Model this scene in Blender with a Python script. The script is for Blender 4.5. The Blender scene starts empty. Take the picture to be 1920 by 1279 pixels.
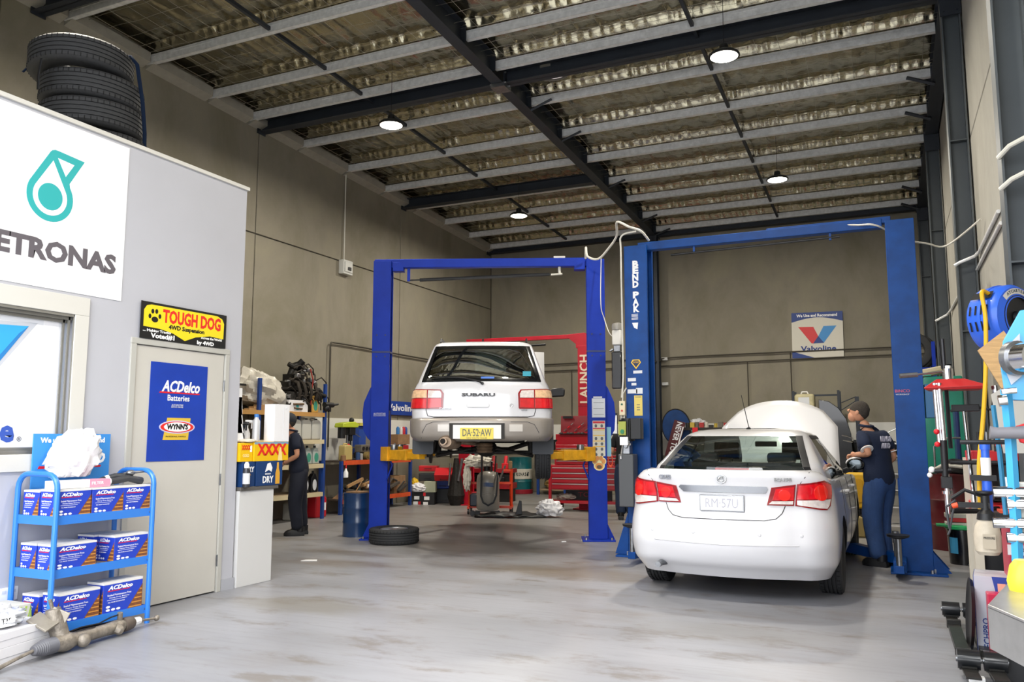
import bpy, bmesh, math, random
from math import sin, cos, pi, radians, sqrt, atan2
from mathutils import Vector, Matrix, noise
rnd = random.Random(7)
S = bpy.context.scene
COL = S.collection

# ---------------------------------------------------------------- camera, sky, lights, exposure
cam = bpy.data.cameras.new('camera'); cam_o = bpy.data.objects.new('camera', cam); COL.objects.link(cam_o)
cam.sensor_fit = 'HORIZONTAL'; cam.sensor_width = 36.0; cam.lens = 36.0 * 1530 / 1920
cam_o.location = (0, 0, 1.38)
cam_o.rotation_euler = (radians(90 + 6.73), 0, radians(24.59))
cam.clip_start = 0.05; cam.clip_end = 200
S.camera = cam_o
S.view_settings.view_transform = 'Standard'; S.view_settings.look = 'None'
S.view_settings.gamma = 1.0; S.view_settings.use_curve_mapping = False
S.view_settings.exposure = 0.9
w = bpy.data.worlds.new('overcast_sky'); S.world = w; w.use_nodes = True
wn = w.node_tree.nodes; wl = w.node_tree.links; wn.clear()
wo = wn.new('ShaderNodeOutputWorld'); wb = wn.new('ShaderNodeBackground')
tc = wn.new('ShaderNodeTexCoord'); sx = wn.new('ShaderNodeSeparateXYZ'); cr = wn.new('ShaderNodeValToRGB')
cr.color_ramp.elements[0].position = 0.0; cr.color_ramp.elements[0].color = (0.96, 0.97, 1.0, 1)
cr.color_ramp.elements[1].position = 0.8; cr.color_ramp.elements[1].color = (0.86, 0.92, 1.0, 1)
wl.new(tc.outputs['Generated'], sx.inputs[0]); wl.new(sx.outputs['Z'], cr.inputs[0]); wl.new(cr.outputs[0], wb.inputs[0])
wb.inputs[1].default_value = 2.9; wl.new(wb.outputs[0], wo.inputs[0])
S.cycles.max_bounces = 8; S.cycles.diffuse_bounces = 5; S.cycles.glossy_bounces = 4
S.cycles.transmission_bounces = 6; S.cycles.transparent_max_bounces = 8
S.cycles.caustics_reflective = False; S.cycles.caustics_refractive = False
S.cycles.sample_clamp_indirect = 6.0
def lamp(name, kind, loc, energy, color=(1, 1, 1), rot=(0, 0, 0), **kw):
    l = bpy.data.lights.new(name, kind); l.energy = energy; l.color = color
    for k, v in kw.items(): setattr(l, k, v)
    o = bpy.data.objects.new(name, l); COL.objects.link(o); o.location = loc; o.rotation_euler = rot; return o
sun = lamp('hazy_sun', 'SUN', (3, -6, 9), 1.2, (1.0, 0.97, 0.92), (radians(52), 0, radians(20)), angle=radians(30))

# ---------------------------------------------------------------- helpers
def lin(c):
    if isinstance(c, str): c = [int(c[i:i + 2], 16) / 255 for i in (0, 2, 4)]
    return tuple((x / 12.92 if x <= 0.04045 else ((x + 0.055) / 1.055) ** 2.4) for x in c) + (1,)
MATS = {}
def mat(name, col='808080', rough=0.5, metal=0.0, var=0.0, scale=8.0, bump=0.0, bscale=40.0, coat=0.0, trans=0.0, alpha=1.0, emit=0.0, ior=1.45, stretch=None, spec=None):
    if name in MATS: return MATS[name]
    m = bpy.data.materials.new(name); m.use_nodes = True; MATS[name] = m
    nt = m.node_tree; b = nt.nodes['Principled BSDF']; L = nt.links
    c = lin(col); b.inputs['Base Color'].default_value = c; b.inputs['Roughness'].default_value = rough
    b.inputs['Metallic'].default_value = metal; b.inputs['Coat Weight'].default_value = coat
    b.inputs['Coat Roughness'].default_value = 0.06
    b.inputs['Transmission Weight'].default_value = trans; b.inputs['Alpha'].default_value = alpha; b.inputs['IOR'].default_value = ior
    if spec is not None: b.inputs['Specular IOR Level'].default_value = spec
    if emit: b.inputs['Emission Color'].default_value = c; b.inputs['Emission Strength'].default_value = emit
    if var or bump:
        t = nt.nodes.new('ShaderNodeTexCoord'); mp = nt.nodes.new('ShaderNodeMapping'); L.new(t.outputs['Object'], mp.inputs[0])
        if stretch: mp.inputs['Scale'].default_value = stretch
    if var:
        n = nt.nodes.new('ShaderNodeTexNoise'); n.inputs['Scale'].default_value = scale; n.inputs['Detail'].default_value = 6
        n.inputs['Roughness'].default_value = 0.6; L.new(mp.outputs[0], n.inputs['Vector'])
        r = nt.nodes.new('ShaderNodeValToRGB'); L.new(n.outputs['Fac'], r.inputs[0])
        r.color_ramp.elements[0].position = 0.3; r.color_ramp.elements[1].position = 0.7
        r.color_ramp.elements[0].color = tuple(x * (1 - var) for x in c[:3]) + (1,)
        r.color_ramp.elements[1].color = tuple(min(1, x * (1 + var * 0.6)) for x in c[:3]) + (1,)
        L.new(r.outputs[0], b.inputs['Base Color'])
    if bump:
        n2 = nt.nodes.new('ShaderNodeTexNoise'); n2.inputs['Scale'].default_value = bscale; n2.inputs['Detail'].default_value = 4
        L.new(mp.outputs[0], n2.inputs['Vector'])
        bp = nt.nodes.new('ShaderNodeBump'); bp.inputs['Strength'].default_value = bump; bp.inputs['Distance'].default_value = 0.02
        L.new(n2.outputs['Fac'], bp.inputs['Height']); L.new(bp.outputs[0], b.inputs['Normal'])
    return m
def xf(loc=(0, 0, 0), rx=0, ry=0, rz=0, s=(1, 1, 1)):
    return Matrix.Translation(loc) @ Matrix.Rotation(radians(rz), 4, 'Z') @ Matrix.Rotation(radians(ry), 4, 'Y') @ Matrix.Rotation(radians(rx), 4, 'X') @ Matrix.Diagonal((*s, 1))
class B:
    'mesh builder: primitives are appended, build() links them as one object'
    def __init__(s): s.v = []; s.f = []; s.mi = []; s.cur = 0; s.X = None; s.pair = 0
    def add(s, vs, fs, M=None):
        o = len(s.v); X = s.X
        for p in vs:
            p = Vector(p)
            if M is not None: p = M @ p
            if X is not None: p = X @ p
            s.v.append(p)
        for f in fs: s.f.append([i + o for i in f]); s.mi.append(s.cur)
        return s
    def box(s, x0, x1, y0, y1, z0, z1, M=None):
        vs = [(x, y, z) for z in (z0, z1) for y in (y0, y1) for x in (x0, x1)]
        return s.add(vs, [(0, 2, 3, 1), (4, 5, 7, 6), (0, 1, 5, 4), (1, 3, 7, 5), (3, 2, 6, 7), (2, 0, 4, 6)], M)
    def cbox(s, c, d, M=None):
        return s.box(c[0] - d[0] / 2, c[0] + d[0] / 2, c[1] - d[1] / 2, c[1] + d[1] / 2, c[2] - d[2] / 2, c[2] + d[2] / 2, M)
    def loft(s, rings, closed=True, cap=True, M=None):
        n = len(rings[0]); vs = [p for r in rings for p in r]; fs = []
        for i in range(len(rings) - 1):
            for j in range(n if closed else n - 1):
                k = (j + 1) % n; fs.append((i * n + j, i * n + k, (i + 1) * n + k, (i + 1) * n + j))
        if cap and closed:
            fs.append(tuple(range(n - 1, -1, -1))); fs.append(tuple((len(rings) - 1) * n + j for j in range(n)))
        return s.add(vs, fs, M)
    def lathe(s, prof, n=20, M=None, cap=True):
        'profile of (r, z) about z'
        return s.loft([[(r * cos(2 * pi * j / n), r * sin(2 * pi * j / n), z) for j in range(n)] for r, z in prof], True, cap, M)
    def cyl(s, p0, p1, r, r2=None, n=12, M=None):
        return s.tube([p0, p1], [r, r if r2 is None else r2], n, M)
    def tube(s, pts, r, n=8, M=None, cap=True, flat=1.0):
        P = [Vector(p) for p in pts]; R = r if isinstance(r, (list, tuple)) else [r] * len(P)
        rings = []; u = None
        for i, p in enumerate(P):
            t = (P[min(i + 1, len(P) - 1)] - P[max(i - 1, 0)]).normalized()
            if u is None:
                u = t.cross(Vector((0, 0, 1)));
                if u.length < 1e-3: u = Vector((1, 0, 0))
            u = (u - t * u.dot(t)).normalized(); v = t.cross(u)
            rings.append([p + (u * cos(2 * pi * j / n) + v * sin(2 * pi * j / n) * flat) * R[i] for j in range(n)])
        return s.loft(rings, True, cap, M)
    def prism(s, poly, z0, z1, M=None):
        'polygon in xy extruded in z'
        return s.loft([[(x, y, z0) for x, y in poly], [(x, y, z1) for x, y in poly]], True, True, M)
    def sph(s, c, r, sx=1, sy=1, sz=1, n=12, m=8, M=None):
        rings = []
        for i in range(m + 1):
            a = pi * i / m; rr = max(sin(a), 0.001)
            rings.append([(c[0] + r * sx * rr * cos(2 * pi * j / n), c[1] + r * sy * rr * sin(2 * pi * j / n), c[2] - r * sz * cos(a)) for j in range(n)])
        return s.loft(rings, True, False, M)
    def torus(s, R, r, n=24, m=8, M=None, sz=1.0):
        vs = []; fs = []
        for i in range(n):
            a = 2 * pi * i / n
            for j in range(m):
                b = 2 * pi * j / m; vs.append(((R + r * cos(b)) * cos(a), (R + r * cos(b)) * sin(a), r * sz * sin(b)))
        for i in range(n):
            for j in range(m):
                fs.append((i * m + j, ((i + 1) % n) * m + j, ((i + 1) % n) * m + (j + 1) % m, i * m + (j + 1) % m))
        return s.add(vs, fs, M)
    def build(s, name, m, parent=None, smooth=35, bevel=0.0, M=None, seg=2, sub=0, fix=True):
        if s.pair:
            h = len(s.v) // 2; hf = len(s.f) // 2
            for k in (0, 1):
                q = B(); q.v = s.v[k * h:(k + 1) * h]; q.f = [[i - k * h for i in f] for f in s.f[k * hf:(k + 1) * hf]]; q.mi = [0] * hf
                o = q.build(name, m, parent, smooth, bevel, M, seg, sub, fix)
            return o
        me = bpy.data.meshes.new(name)
        me.from_pydata([tuple(M @ p if M is not None else p) for p in s.v], [], s.f)
        ms = m if isinstance(m, (list, tuple)) else [m]
        for k in ms: me.materials.append(k)
        if len(ms) > 1: me.polygons.foreach_set('material_index', s.mi)
        if fix:
            bm = bmesh.new(); bm.from_mesh(me); bmesh.ops.recalc_face_normals(bm, faces=bm.faces); bm.to_mesh(me); bm.free()
        if smooth:
            me.polygons.foreach_set('use_smooth', [True] * len(me.polygons)); me.set_sharp_from_angle(angle=radians(smooth))
        o = bpy.data.objects.new(name, me); COL.objects.link(o); o.parent = parent
        if bevel:
            b = o.modifiers.new('bevel', 'BEVEL'); b.width = bevel; b.segments = seg; b.limit_method = 'ANGLE'; b.angle_limit = radians(40); b.harden_normals = False
        if sub:
            b = o.modifiers.new('sub', 'SUBSURF'); b.levels = sub; b.render_levels = sub
        return o
def tag(o, label=None, cat=None, group=None, kind=None):
    if label: o['label'] = label
    if cat: o['category'] = cat
    if group: o['group'] = group
    if kind: o['kind'] = kind
    return o
def thing(name, label, cat, loc=(0, 0, 0), rz=0, group=None, rx=0, ry=0):
    o = bpy.data.objects.new(name, None); COL.objects.link(o); o.empty_display_size = 0.1
    o.location = loc; o.rotation_euler = (radians(rx), radians(ry), radians(rz)); return tag(o, label, cat, group)
def dup(root, loc=None, rz=None, label=None, group=None, scale=None, parent=None, rx=None, ry=None):
    r = root.copy(); COL.objects.link(r)
    if parent is not None: r.parent = parent
    if loc is not None: r.location = loc
    e = list(r.rotation_euler)
    for i, a in enumerate((rx, ry, rz)):
        if a is not None: e[i] = radians(a)
    r.rotation_euler = e
    if scale is not None: r.scale = scale if isinstance(scale, (tuple, list)) else (scale,) * 3
    if label: r['label'] = label
    if group: r['group'] = group
    for c in list(root.children): 
        d = dup(c, parent=r)
    return r
FACE = {'-y': (90, 0, 0), '+x': (90, 0, 90), '+y': (90, 0, 180), '-x': (90, 0, -90), '+z': (0, 0, 0)}
def text(s, size, m, parent, loc, face='-y', width=None, depth=0.001, shear=0.0, bold=0.0, align='CENTER', roll=0, name='lettering', M=None, label=None, spacing=1.0, rz=0):
    cu = bpy.data.curves.new(name, 'FONT'); cu.body = s; cu.size = size; cu.extrude = depth; cu.shear = shear; cu.offset = bold
    cu.align_x = align; cu.align_y = 'CENTER'; cu.space_character = spacing; cu.resolution_u = 2
    t = bpy.data.objects.new(name, cu); COL.objects.link(t)
    bpy.context.view_layer.update()
    me = bpy.data.meshes.new_from_object(t.evaluated_get(bpy.context.evaluated_depsgraph_get()))
    bpy.data.objects.remove(t); bpy.data.curves.remove(cu)
    xs = [v.co.x for v in me.vertices] or [0]; sc = 1.0
    if width: sc = width / max(1e-6, max(xs) - min(xs))
    a = FACE[face]
    T = xf(loc, 0, 0, rz) @ xf((0, 0, 0), a[0], a[1], a[2]) @ Matrix.Rotation(radians(roll), 4, 'Z') @ Matrix.Diagonal((sc, 1, 1, 1))
    if M is not None: T = M @ T
    me.transform(T); me.materials.clear(); me.materials.append(m)
    o = bpy.data.objects.new(name, me); COL.objects.link(o); o.parent = parent
    if label: o['label'] = label
    return o
def flat(poly, m, parent, loc, face='-y', name='print', depth=0.001, M=None, label=None, rz=0, roll=0):
    'thin raised shape: polygon (or list of polygons) in the plane of a face'
    b = B(); polys = poly if isinstance(poly[0][0], (tuple, list)) else [poly]
    for p in polys: b.prism(p, 0, depth)
    a = FACE[face]; T = xf(loc, 0, 0, rz) @ xf((0, 0, 0), *a) @ Matrix.Rotation(radians(roll), 4, 'Z')
    if M is not None: T = M @ T
    o = b.build(name, m, parent, smooth=0, M=T)
    if label: o['label'] = label
    return o
def rect(x0, x1, y0, y1): return [(x0, y0), (x1, y0), (x1, y1), (x0, y1)]
def rrect(x0, x1, y0, y1, r, n=4):
    out = []
    for cx, cy, a in ((x1 - r, y1 - r, 0), (x0 + r, y1 - r, 90), (x0 + r, y0 + r, 180), (x1 - r, y0 + r, 270)):
        for i in range(n + 1):
            t = radians(a + 90 * i / n); out.append((cx + r * cos(t), cy + r * sin(t)))
    return out
def ell(cx, cy, rx, ry=None, n=24):
    ry = rx if ry is None else ry
    return [(cx + rx * cos(2 * pi * i / n), cy + ry * sin(2 * pi * i / n)) for i in range(n)]
# common materials
WHITE = mat('white_print', 'f2f2f2', .5); BLACK = mat('black_plastic', '17181b', .45); RED = mat('red_print', 'd2202c', .45)
CHROME = mat('chrome', 'd8d8da', .12, 1.0); STEEL = mat('steel', '8d8f92', .35, .9, var=.25, scale=20); RUBBER = mat('rubber', '1b1c1e', .8, bump=.15, bscale=120)
DIRTY = mat('dirty_dark_metal', '2c2a28', .6, .5, var=.5, scale=25, bump=.3); YEL = mat('yellow_plastic', 'f0c020', .45)
CARD = mat('cardboard', '8f6f50', .85, var=.2, scale=12); WOOD = mat('raw_timber', 'b08a5e', .7, var=.25, scale=6, stretch=(1, 12, 12))
GALV = mat('galvanised_steel', 'dfe0e0', .42, .1, var=.2, scale=14)
DKSTEEL = mat('dark_painted_steel', '2b3038', .5, .1, var=.2, scale=3)
# survey helper: the point on the plane Y = y0 (or X = x0) seen at a pixel of the 1920 x 1279 photograph
def at(px, py, y0=None, x0=None, z0=None):
    pt, yw = radians(6.728), radians(24.59)
    f = Vector((-sin(yw) * cos(pt), cos(yw) * cos(pt), sin(pt))); r = Vector((cos(yw), sin(yw), 0)); u = r.cross(f)
    d = f + r * ((px - 960) / 1530) - u * ((py - 639.5) / 1530); o = Vector((0, 0, 1.38))
    k = (y0 / d.y) if y0 is not None else (x0 / d.x if x0 is not None else (z0 - 1.38) / d.z)
    return o + d * k
# ================================================================ SETTING
XL, XR, YB = -9.5, 1.02, 19.4
def zp(y): return 6.72 - 0.034 * (y - 8)          # underside of the purlins, roof falls to the back
PUR = [2.9, 4.2, 5.5, 6.7, 8.0, 9.2, 10.1, 11.4, 12.75, 14.05, 15.35, 16.6, 17.85, 19.05]
def floor_mat():
    m = bpy.data.materials.new('sealed_concrete_floor'); m.use_nodes = True; nt = m.node_tree; L = nt.links; N = nt.nodes
    b = N['Principled BSDF']; t = N.new('ShaderNodeTexCoord')
    def nz(scale, det=5, st=(1, 1, 1), rough=.55, off=0):
        mp = N.new('ShaderNodeMapping'); L.new(t.outputs['Object'], mp.inputs[0]); mp.inputs['Scale'].default_value = st; mp.inputs['Location'].default_value = (off, off * 1.7, 0)
        n = N.new('ShaderNodeTexNoise'); n.inputs['Scale'].default_value = scale; n.inputs['Detail'].default_value = det
        n.inputs['Roughness'].default_value = rough; L.new(mp.outputs[0], n.inputs['Vector']); return n.outputs['Fac']
    def mr(src, a, c, lo=0.0, hi=1.0):
        q = N.new('ShaderNodeMapRange'); q.interpolation_type = 'SMOOTHSTEP'; q.inputs[1].default_value = a; q.inputs[2].default_value = c; q.inputs[3].default_value = lo; q.inputs[4].default_value = hi; L.new(src, q.inputs[0]); return q.outputs[0]
    def mul(a, c):
        k = N.new('ShaderNodeMath'); k.operation = 'MULTIPLY'; L.new(a, k.inputs[0])
        if isinstance(c, float): k.inputs[1].default_value = c
        else: L.new(c, k.inputs[1])
        return k.outputs[0]
    def mix(f, a, c):
        x = N.new('ShaderNodeMix'); x.data_type = 'RGBA'; L.new(f, x.inputs[0]); x.inputs[7].default_value = lin(c)
        if isinstance(a, str): x.inputs[6].default_value = lin(a)
        else: L.new(a, x.inputs[6])
        return x.outputs[2]
    c = mix(mr(nz(.8, 8, (.6, 1.6, 1)), .3, .7), '87888d', '95969c')
    c = mix(mul(mr(nz(9, 5, (.25, 2.2, 1), .6, 3), .45, .75), .35), c, '77757a')
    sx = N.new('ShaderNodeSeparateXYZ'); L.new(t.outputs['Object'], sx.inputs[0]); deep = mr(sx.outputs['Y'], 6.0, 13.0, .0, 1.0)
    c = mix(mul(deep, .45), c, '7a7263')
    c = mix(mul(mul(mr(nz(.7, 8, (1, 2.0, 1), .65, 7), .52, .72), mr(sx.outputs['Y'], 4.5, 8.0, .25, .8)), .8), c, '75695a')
    c = mix(mul(mr(nz(1.3, 7, (1, 2.2, 1), .7, 12), .52, .66), .6), c, '6b6257')
    def blob(cx, cy, rx, ry, k, col, c):
        mp = N.new('ShaderNodeMapping'); L.new(t.outputs['Object'], mp.inputs[0]); mp.inputs['Location'].default_value = (-cx / rx, -cy / ry, 0); mp.inputs['Scale'].default_value = (1 / rx, 1 / ry, 0)
        ln = N.new('ShaderNodeVectorMath'); ln.operation = 'LENGTH'; L.new(mp.outputs[0], ln.inputs[0])
        ad = N.new('ShaderNodeMath'); ad.operation = 'MULTIPLY_ADD'; L.new(nz(2.5, 6, (1, 2, 1), .65, cx), ad.inputs[0]); ad.inputs[1].default_value = 1.1; L.new(ln.outputs['Value'], ad.inputs[2])
        return mix(mul(mr(ad.outputs[0], .85, 1.55, 1.0, 0.0), k), c, col)
    c = blob(-4.9, 9.4, 1.7, 1.3, .62, '4b463f', c); c = blob(-3.0, 8.1, 1.3, .55, .6, '6b5e4c', c); c = blob(-5.6, 7.6, 1.0, .35, .5, '6b5e50', c)
    c = blob(-4.5, 5.6, .9, .4, .45, '77705f', c); c = blob(-6.0, 8.3, 1.1, .25, .55, '5e5347', c); c = blob(-1.0, 6.1, 1.0, .4, .2, '77705f', c)
    L.new(c, b.inputs['Base Color']); b.inputs['Roughness'].default_value = .38; b.inputs['Specular IOR Level'].default_value = .4
    return m
def concrete_mat(name, a, bcol, c):
    m = bpy.data.materials.new(name); m.use_nodes = True; nt = m.node_tree; L = nt.links; N = nt.nodes; b = N['Principled BSDF']
    t = N.new('ShaderNodeTexCoord')
    n1 = N.new('ShaderNodeTexNoise'); n1.inputs['Scale'].default_value = .8; n1.inputs['Detail'].default_value = 10; n1.inputs['Roughness'].default_value = .65; n1.inputs['Distortion'].default_value = .4
    mp = N.new('ShaderNodeMapping'); mp.inputs['Scale'].default_value = (1, 1, .6); L.new(t.outputs['Object'], mp.inputs[0]); L.new(mp.outputs[0], n1.inputs['Vector'])
    r = N.new('ShaderNodeValToRGB'); r.color_ramp.elements.new(.5)
    for e, (p, k) in zip(r.color_ramp.elements, ((.3, a), (.5, bcol), (.72, c))): e.position = p; e.color = lin(k)
    L.new(n1.outputs['Fac'], r.inputs[0]); L.new(r.outputs[0], b.inputs['Base Color']); b.inputs['Roughness'].default_value = .8
    n2 = N.new('ShaderNodeTexNoise'); n2.inputs['Scale'].default_value = 25; n2.inputs['Detail'].default_value = 5; L.new(t.outputs['Object'], n2.inputs['Vector'])
    bp = N.new('ShaderNodeBump'); bp.inputs['Strength'].default_value = .15; bp.inputs['Distance'].default_value = .01; L.new(n2.outputs['Fac'], bp.inputs['Height']); L.new(bp.outputs[0], b.inputs['Normal'])
    return m
CONC = concrete_mat('precast_concrete', '77725f', '868072', '938d78')
CONCR = concrete_mat('pale_precast_concrete', '8f8c83', '9d9a91', 'aaa79e')
GAP = mat('joint_sealant', '55524a', .9)
def st(o): o['kind'] = 'structure'; return o
# floor, slab and forecourt
b = B(); b.box(XL - .3, XR + .3, 1.0, YB + .3, -.2, 0); st(b.build('floor', floor_mat(), smooth=0))
b = B(); b.box(-25, 20, -30, 1.0, -.25, -.01); st(b.build('trim_forecourt', mat('forecourt_concrete', 'a9a8a4', .8, var=.15, scale=1), smooth=0))
# walls: precast panels on a recessed backing
def wall(name, backing, panels, m, label=None):
    w = st(backing.build(name, GAP, smooth=0))
    for i, pb in enumerate(panels):
        o = pb.build('panel', m, w, smooth=0, bevel=.006, seg=1)
    return w
g = .011
b = B(); b.box(XL - .25, XL - .03, 1.0, YB + .25, -.1, 7.3)
ps = []
for y0, y1 in ((1.0, 5.9), (5.9, 10.4), (10.4, 14.9), (14.9, YB)):
    for z0, z1 in ((0, 4.78), (4.78, 7.2)):
        q = B(); q.box(XL - .2, XL, y0 + g, y1 - g, z0 + (g if z0 else 0), z1 - g); ps.append(q)
wall('wall_left', b, ps, CONC)
b = B(); b.box(XL - .2, XR + .2, YB + .03, YB + .25, -.1, 7.3); ps = []
for x0, x1 in ((XL, -4.95), (-4.95, XR)):
    q = B(); q.box(x0 + g, x1 - g, YB, YB + .2, 0, 7.2); ps.append(q)
wall('wall_back', b, ps, CONC)
b = B(); b.box(XR + .03, XR + .25, 1.0, YB + .2, -.1, 7.3); ps = []
for y0, y1 in ((1.0, 6.45), (6.45, 10.4), (10.4, 14.9), (14.9, YB)):
    for z0, z1 in ((0, 4.78), (4.78, 7.2)):
        q = B(); q.box(XR, XR + .2, y0 + g, y1 - g, z0 + (g if z0 else 0), z1 - g); ps.append(q)
wall('wall_right', b, ps, CONCR)
# front wall with the big roller door opening, behind the photographer's frame
b = B(); b.box(XL, XR + .2, 1.0, 1.2, 5.6, 7.3); b.box(XL - .2, -5.6, 1.0, 1.2, 0, 5.6)
st(b.build('wall_front', CONC, smooth=0))
# white dado boards along the left and back walls
WB = mat('white_wall_board', 'd9d8d2', .5)
b = B(); b.box(XL + .001, XL + .02, 12.1, 19.3, .95, 1.74); st(b.build('trim_1', WB, smooth=0))
b = B(); b.box(XL + .03, XR - .02, YB - .02, YB - .001, .95, 1.70); st(b.build('trim_2', WB, smooth=0))
# flashing strips at the top of the left wall
FL = mat('pale_flashing', '9b978c', .7, var=.1)
b = B()
ys = [1.2] + PUR + [YB]
for a, c in zip(ys[:-1], ys[1:]):
    b.add([(XL, a + .03, zp(a) - .06), (XL + .16, a + .03, zp(a) - .0), (XL + .16, a + .03, zp(a) + .14), (XL, a + .03, zp(a) + .14),
           (XL, c - .03, zp(c) - .06), (XL + .16, c - .03, zp(c) - .0), (XL + .16, c - .03, zp(c) + .14), (XL, c - .03, zp(c) + .14)],
          [(0, 1, 5, 4), (1, 2, 6, 5), (2, 3, 7, 6), (0, 3, 2, 1), (4, 5, 6, 7)])
st(b.build('trim_3', FL, smooth=0))
# ---- ceiling: foil faced insulation lying on the purlins, sagging and creased
def foil():
    nx = 300; x0, x1 = XL + .01, XR; vs = []; rows = []
    P_ = [1.2] + PUR + [YB + .3]
    for k in range(len(P_) - 1):
        a, c = P_[k], P_[k + 1]; L_ = c - a
        rows += [(a + L_ * .004, a, c), (a + .03, a, c), (a + .08, a, c)] + [(a + .13 + (L_ - .13 - .10) * i / 20, a, c) for i in range(21)] + [(c - .10 + .095 * i / 8, a, c) for i in range(1, 9)]
    rows = [r_ for r_ in rows if r_[0] < YB]
    for y, a, c in rows:
        w0 = min(1, (y - a) / .12); w1 = min(1, (c - y) / .075); arch = min(sin(w0 * pi / 2), sin(w1 * pi / 2) ** .8)
        for i in range(nx + 1):
            x = x0 + (x1 - x0) * i / nx
            pil = -.014 * abs(sin(pi * x / .3)); cre = .020 * noise.noise(Vector((x * 3.5, y * 1.3, 3))) + .012 * noise.noise(Vector((x * 13, y * 5, 9))) + .010 * abs(noise.noise(Vector((x * 9, y * 11, 5))))
            if x < -4.9: cre += .018 * noise.noise(Vector((x * 8, y * .9, 1))); pil *= .5
            crimp = .022 * noise.noise(Vector((x * 16, y * 3, 4))) - .012 * abs(sin(pi * x / .15))
            vs.append((x, y + (crimp * 1.2 if w1 < 1 else 0) * (w1 > .15), zp(y) + .128 + .135 * arch + (pil + cre) * min(1, w0, w1) + .5 * crimp * (w1 < 1) * (w1 > .1)))
    ny = len(rows) - 1
    fs = [(j * (nx + 1) + i, (j + 1) * (nx + 1) + i, (j + 1) * (nx + 1) + i + 1, j * (nx + 1) + i + 1) for j in range(ny) for i in range(nx)]
    me = bpy.data.meshes.new('ceiling'); me.from_pydata(vs, [], fs); me.materials.append(mat('crinkled_foil', 'aca58f', .21, .95, var=.10, scale=3, bump=.35, bscale=9))
    me.polygons.foreach_set('use_smooth', [True] * len(me.polygons))
    o = bpy.data.objects.new('ceiling', me); COL.objects.link(o); return st(o)
ceil = foil()
b = B(); b.add([(XL - .2, 1.0, zp(1) + .6), (XR + .2, 1.0, zp(1) + .6), (XR + .2, YB + .2, zp(YB) + .6), (XL - .2, YB + .2, zp(YB) + .6)], [(0, 1, 2, 3)])
b.build('roof_sheet', mat('roof_sheet', '888888', .6), ceil, smooth=0)
# safety mesh under the foil
b = B()
for k in range(2, len(PUR) - 1):
    a, c = PUR[k], PUR[k + 1]
    for q in (.2, .4, .6, .8, .95):
        y = a + (c - a) * q; z = zp(y) + .128 - .02 * sin(pi * q)
        b.tube([(XL + .1 + (XR - XL - .15) * i / 30, y, z + .012 * sin(i * 2.1 + k + q * 9)) for i in range(31)], .0026, 3)
for i in range(1, 35):
    x = XL + i * .3
    pts = []
    for k in range(2, len(PUR) - 1):
        a, c = PUR[k], PUR[k + 1]
        for q in (.04, .3, .6, .9): y = a + (c - a) * q; pts.append((x, y, zp(y) + .128 - .02 * sin(pi * q)))
    b.tube(pts, .0026, 3)
b.build('roof_mesh', mat('roof_mesh_wire', 'a5a196', .4, .6), ceil, smooth=0, fix=False)['kind'] = 'stuff'
# purlins: galvanised C sections, left bay and right bay, each its own piece of the ceiling
for k, y in enumerate(PUR):
    for x0, x1 in ((XL + .02, -5.0), (-4.9, XR - .2)):
        z = zp(y); q = B(); t_ = .006
        q.box(x0, x1, y - .003, y + .003, z, z + .125); q.box(x0, x1, y, y + .075, z, z + t_); q.box(x0, x1, y, y + .075, z + .125 - t_, z + .125); q.box(x0, x1, y - .008, y - .003, z + .085, z + .092)
        q.box(x0, x1, y + .07, y + .075, z, z + .02)
        for e in (x0 + .08, x1 - .08):
            for dz in (.04, .10): q.cyl((e, y - .012, z + dz), (e, y, z + dz), .011, n=6)
        o = q.build('purlin', GALV, ceil, smooth=30)
# bridging straps between purlins at the middle of each bay
for bx in (-7.2, -2.05):
    for a, c in zip(PUR[2:-1], PUR[3:]):
        q = B(); za, zc = zp(a), zp(c)
        q.add([(bx - .022, a + .08, za + .02), (bx + .022, a + .08, za + .02), (bx + .022, a + .08, za + .07), (bx - .022, a + .08, za + .07),
               (bx - .022, c - .005, zc + .02), (bx + .022, c - .005, zc + .02), (bx + .022, c - .005, zc + .07), (bx - .022, c - .005, zc + .07)],
              [(0, 1, 5, 4), (1, 2, 6, 5), (2, 3, 7, 6), (3, 0, 4, 7), (0, 3, 2, 1), (4, 5, 6, 7)])
        q.build('bridging', DKSTEEL, ceil, smooth=0)
# ---- dark steel frame
def ibeam(q, L, d, w_, t=.012, M=None):
    'I section along local y from 0 to L, depth d in z, width w_ in x'
    q.box(-w_ / 2, w_ / 2, 0, L, 0, t, M); q.box(-w_ / 2, w_ / 2, 0, L, d - t, d, M); q.box(-t / 2, t / 2, 0, L, t, d - t, M)
def rafter(x, wd, name='rafter'):
    L = YB - 1.2; ang = -math.degrees(math.atan(.034))
    q = B(); ibeam(q, L, .31, wd, M=xf((x, 1.2, zp(1.2) - .11), ang))
    for y in PUR:                                   # cleats
        q.box(x - .09 if name else x, x + .09, y - .06, y - .05, zp(y) - .05, zp(y) + .17)
    return q
frame = st(rafter(-4.95, .17).build('trim_rafter_middle', DKSTEEL, smooth=0))
for y in (8.0, 11.4, 12.75, 15.35, 17.85, 19.05):          # fly braces to the right-hand purlins
    q = B(); q.tube([(-4.88, y - .04, zp(y) - .10), (-4.52, y - .04, zp(y) + .02)], .022, 4); q.build('fly_brace', DKSTEEL, frame, smooth=0)
fr = st(rafter(.90, .19).build('trim_rafter_right', DKSTEEL, smooth=0))
for y in (8.0, 12.75, 14.05, 17.85, 19.05):
    q = B(); q.tube([(.86, y - .04, zp(y) - .14), (.50, y - .04, zp(y) + .02)], .028, 4); q.build('fly_brace', DKSTEEL, fr, smooth=0)
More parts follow.
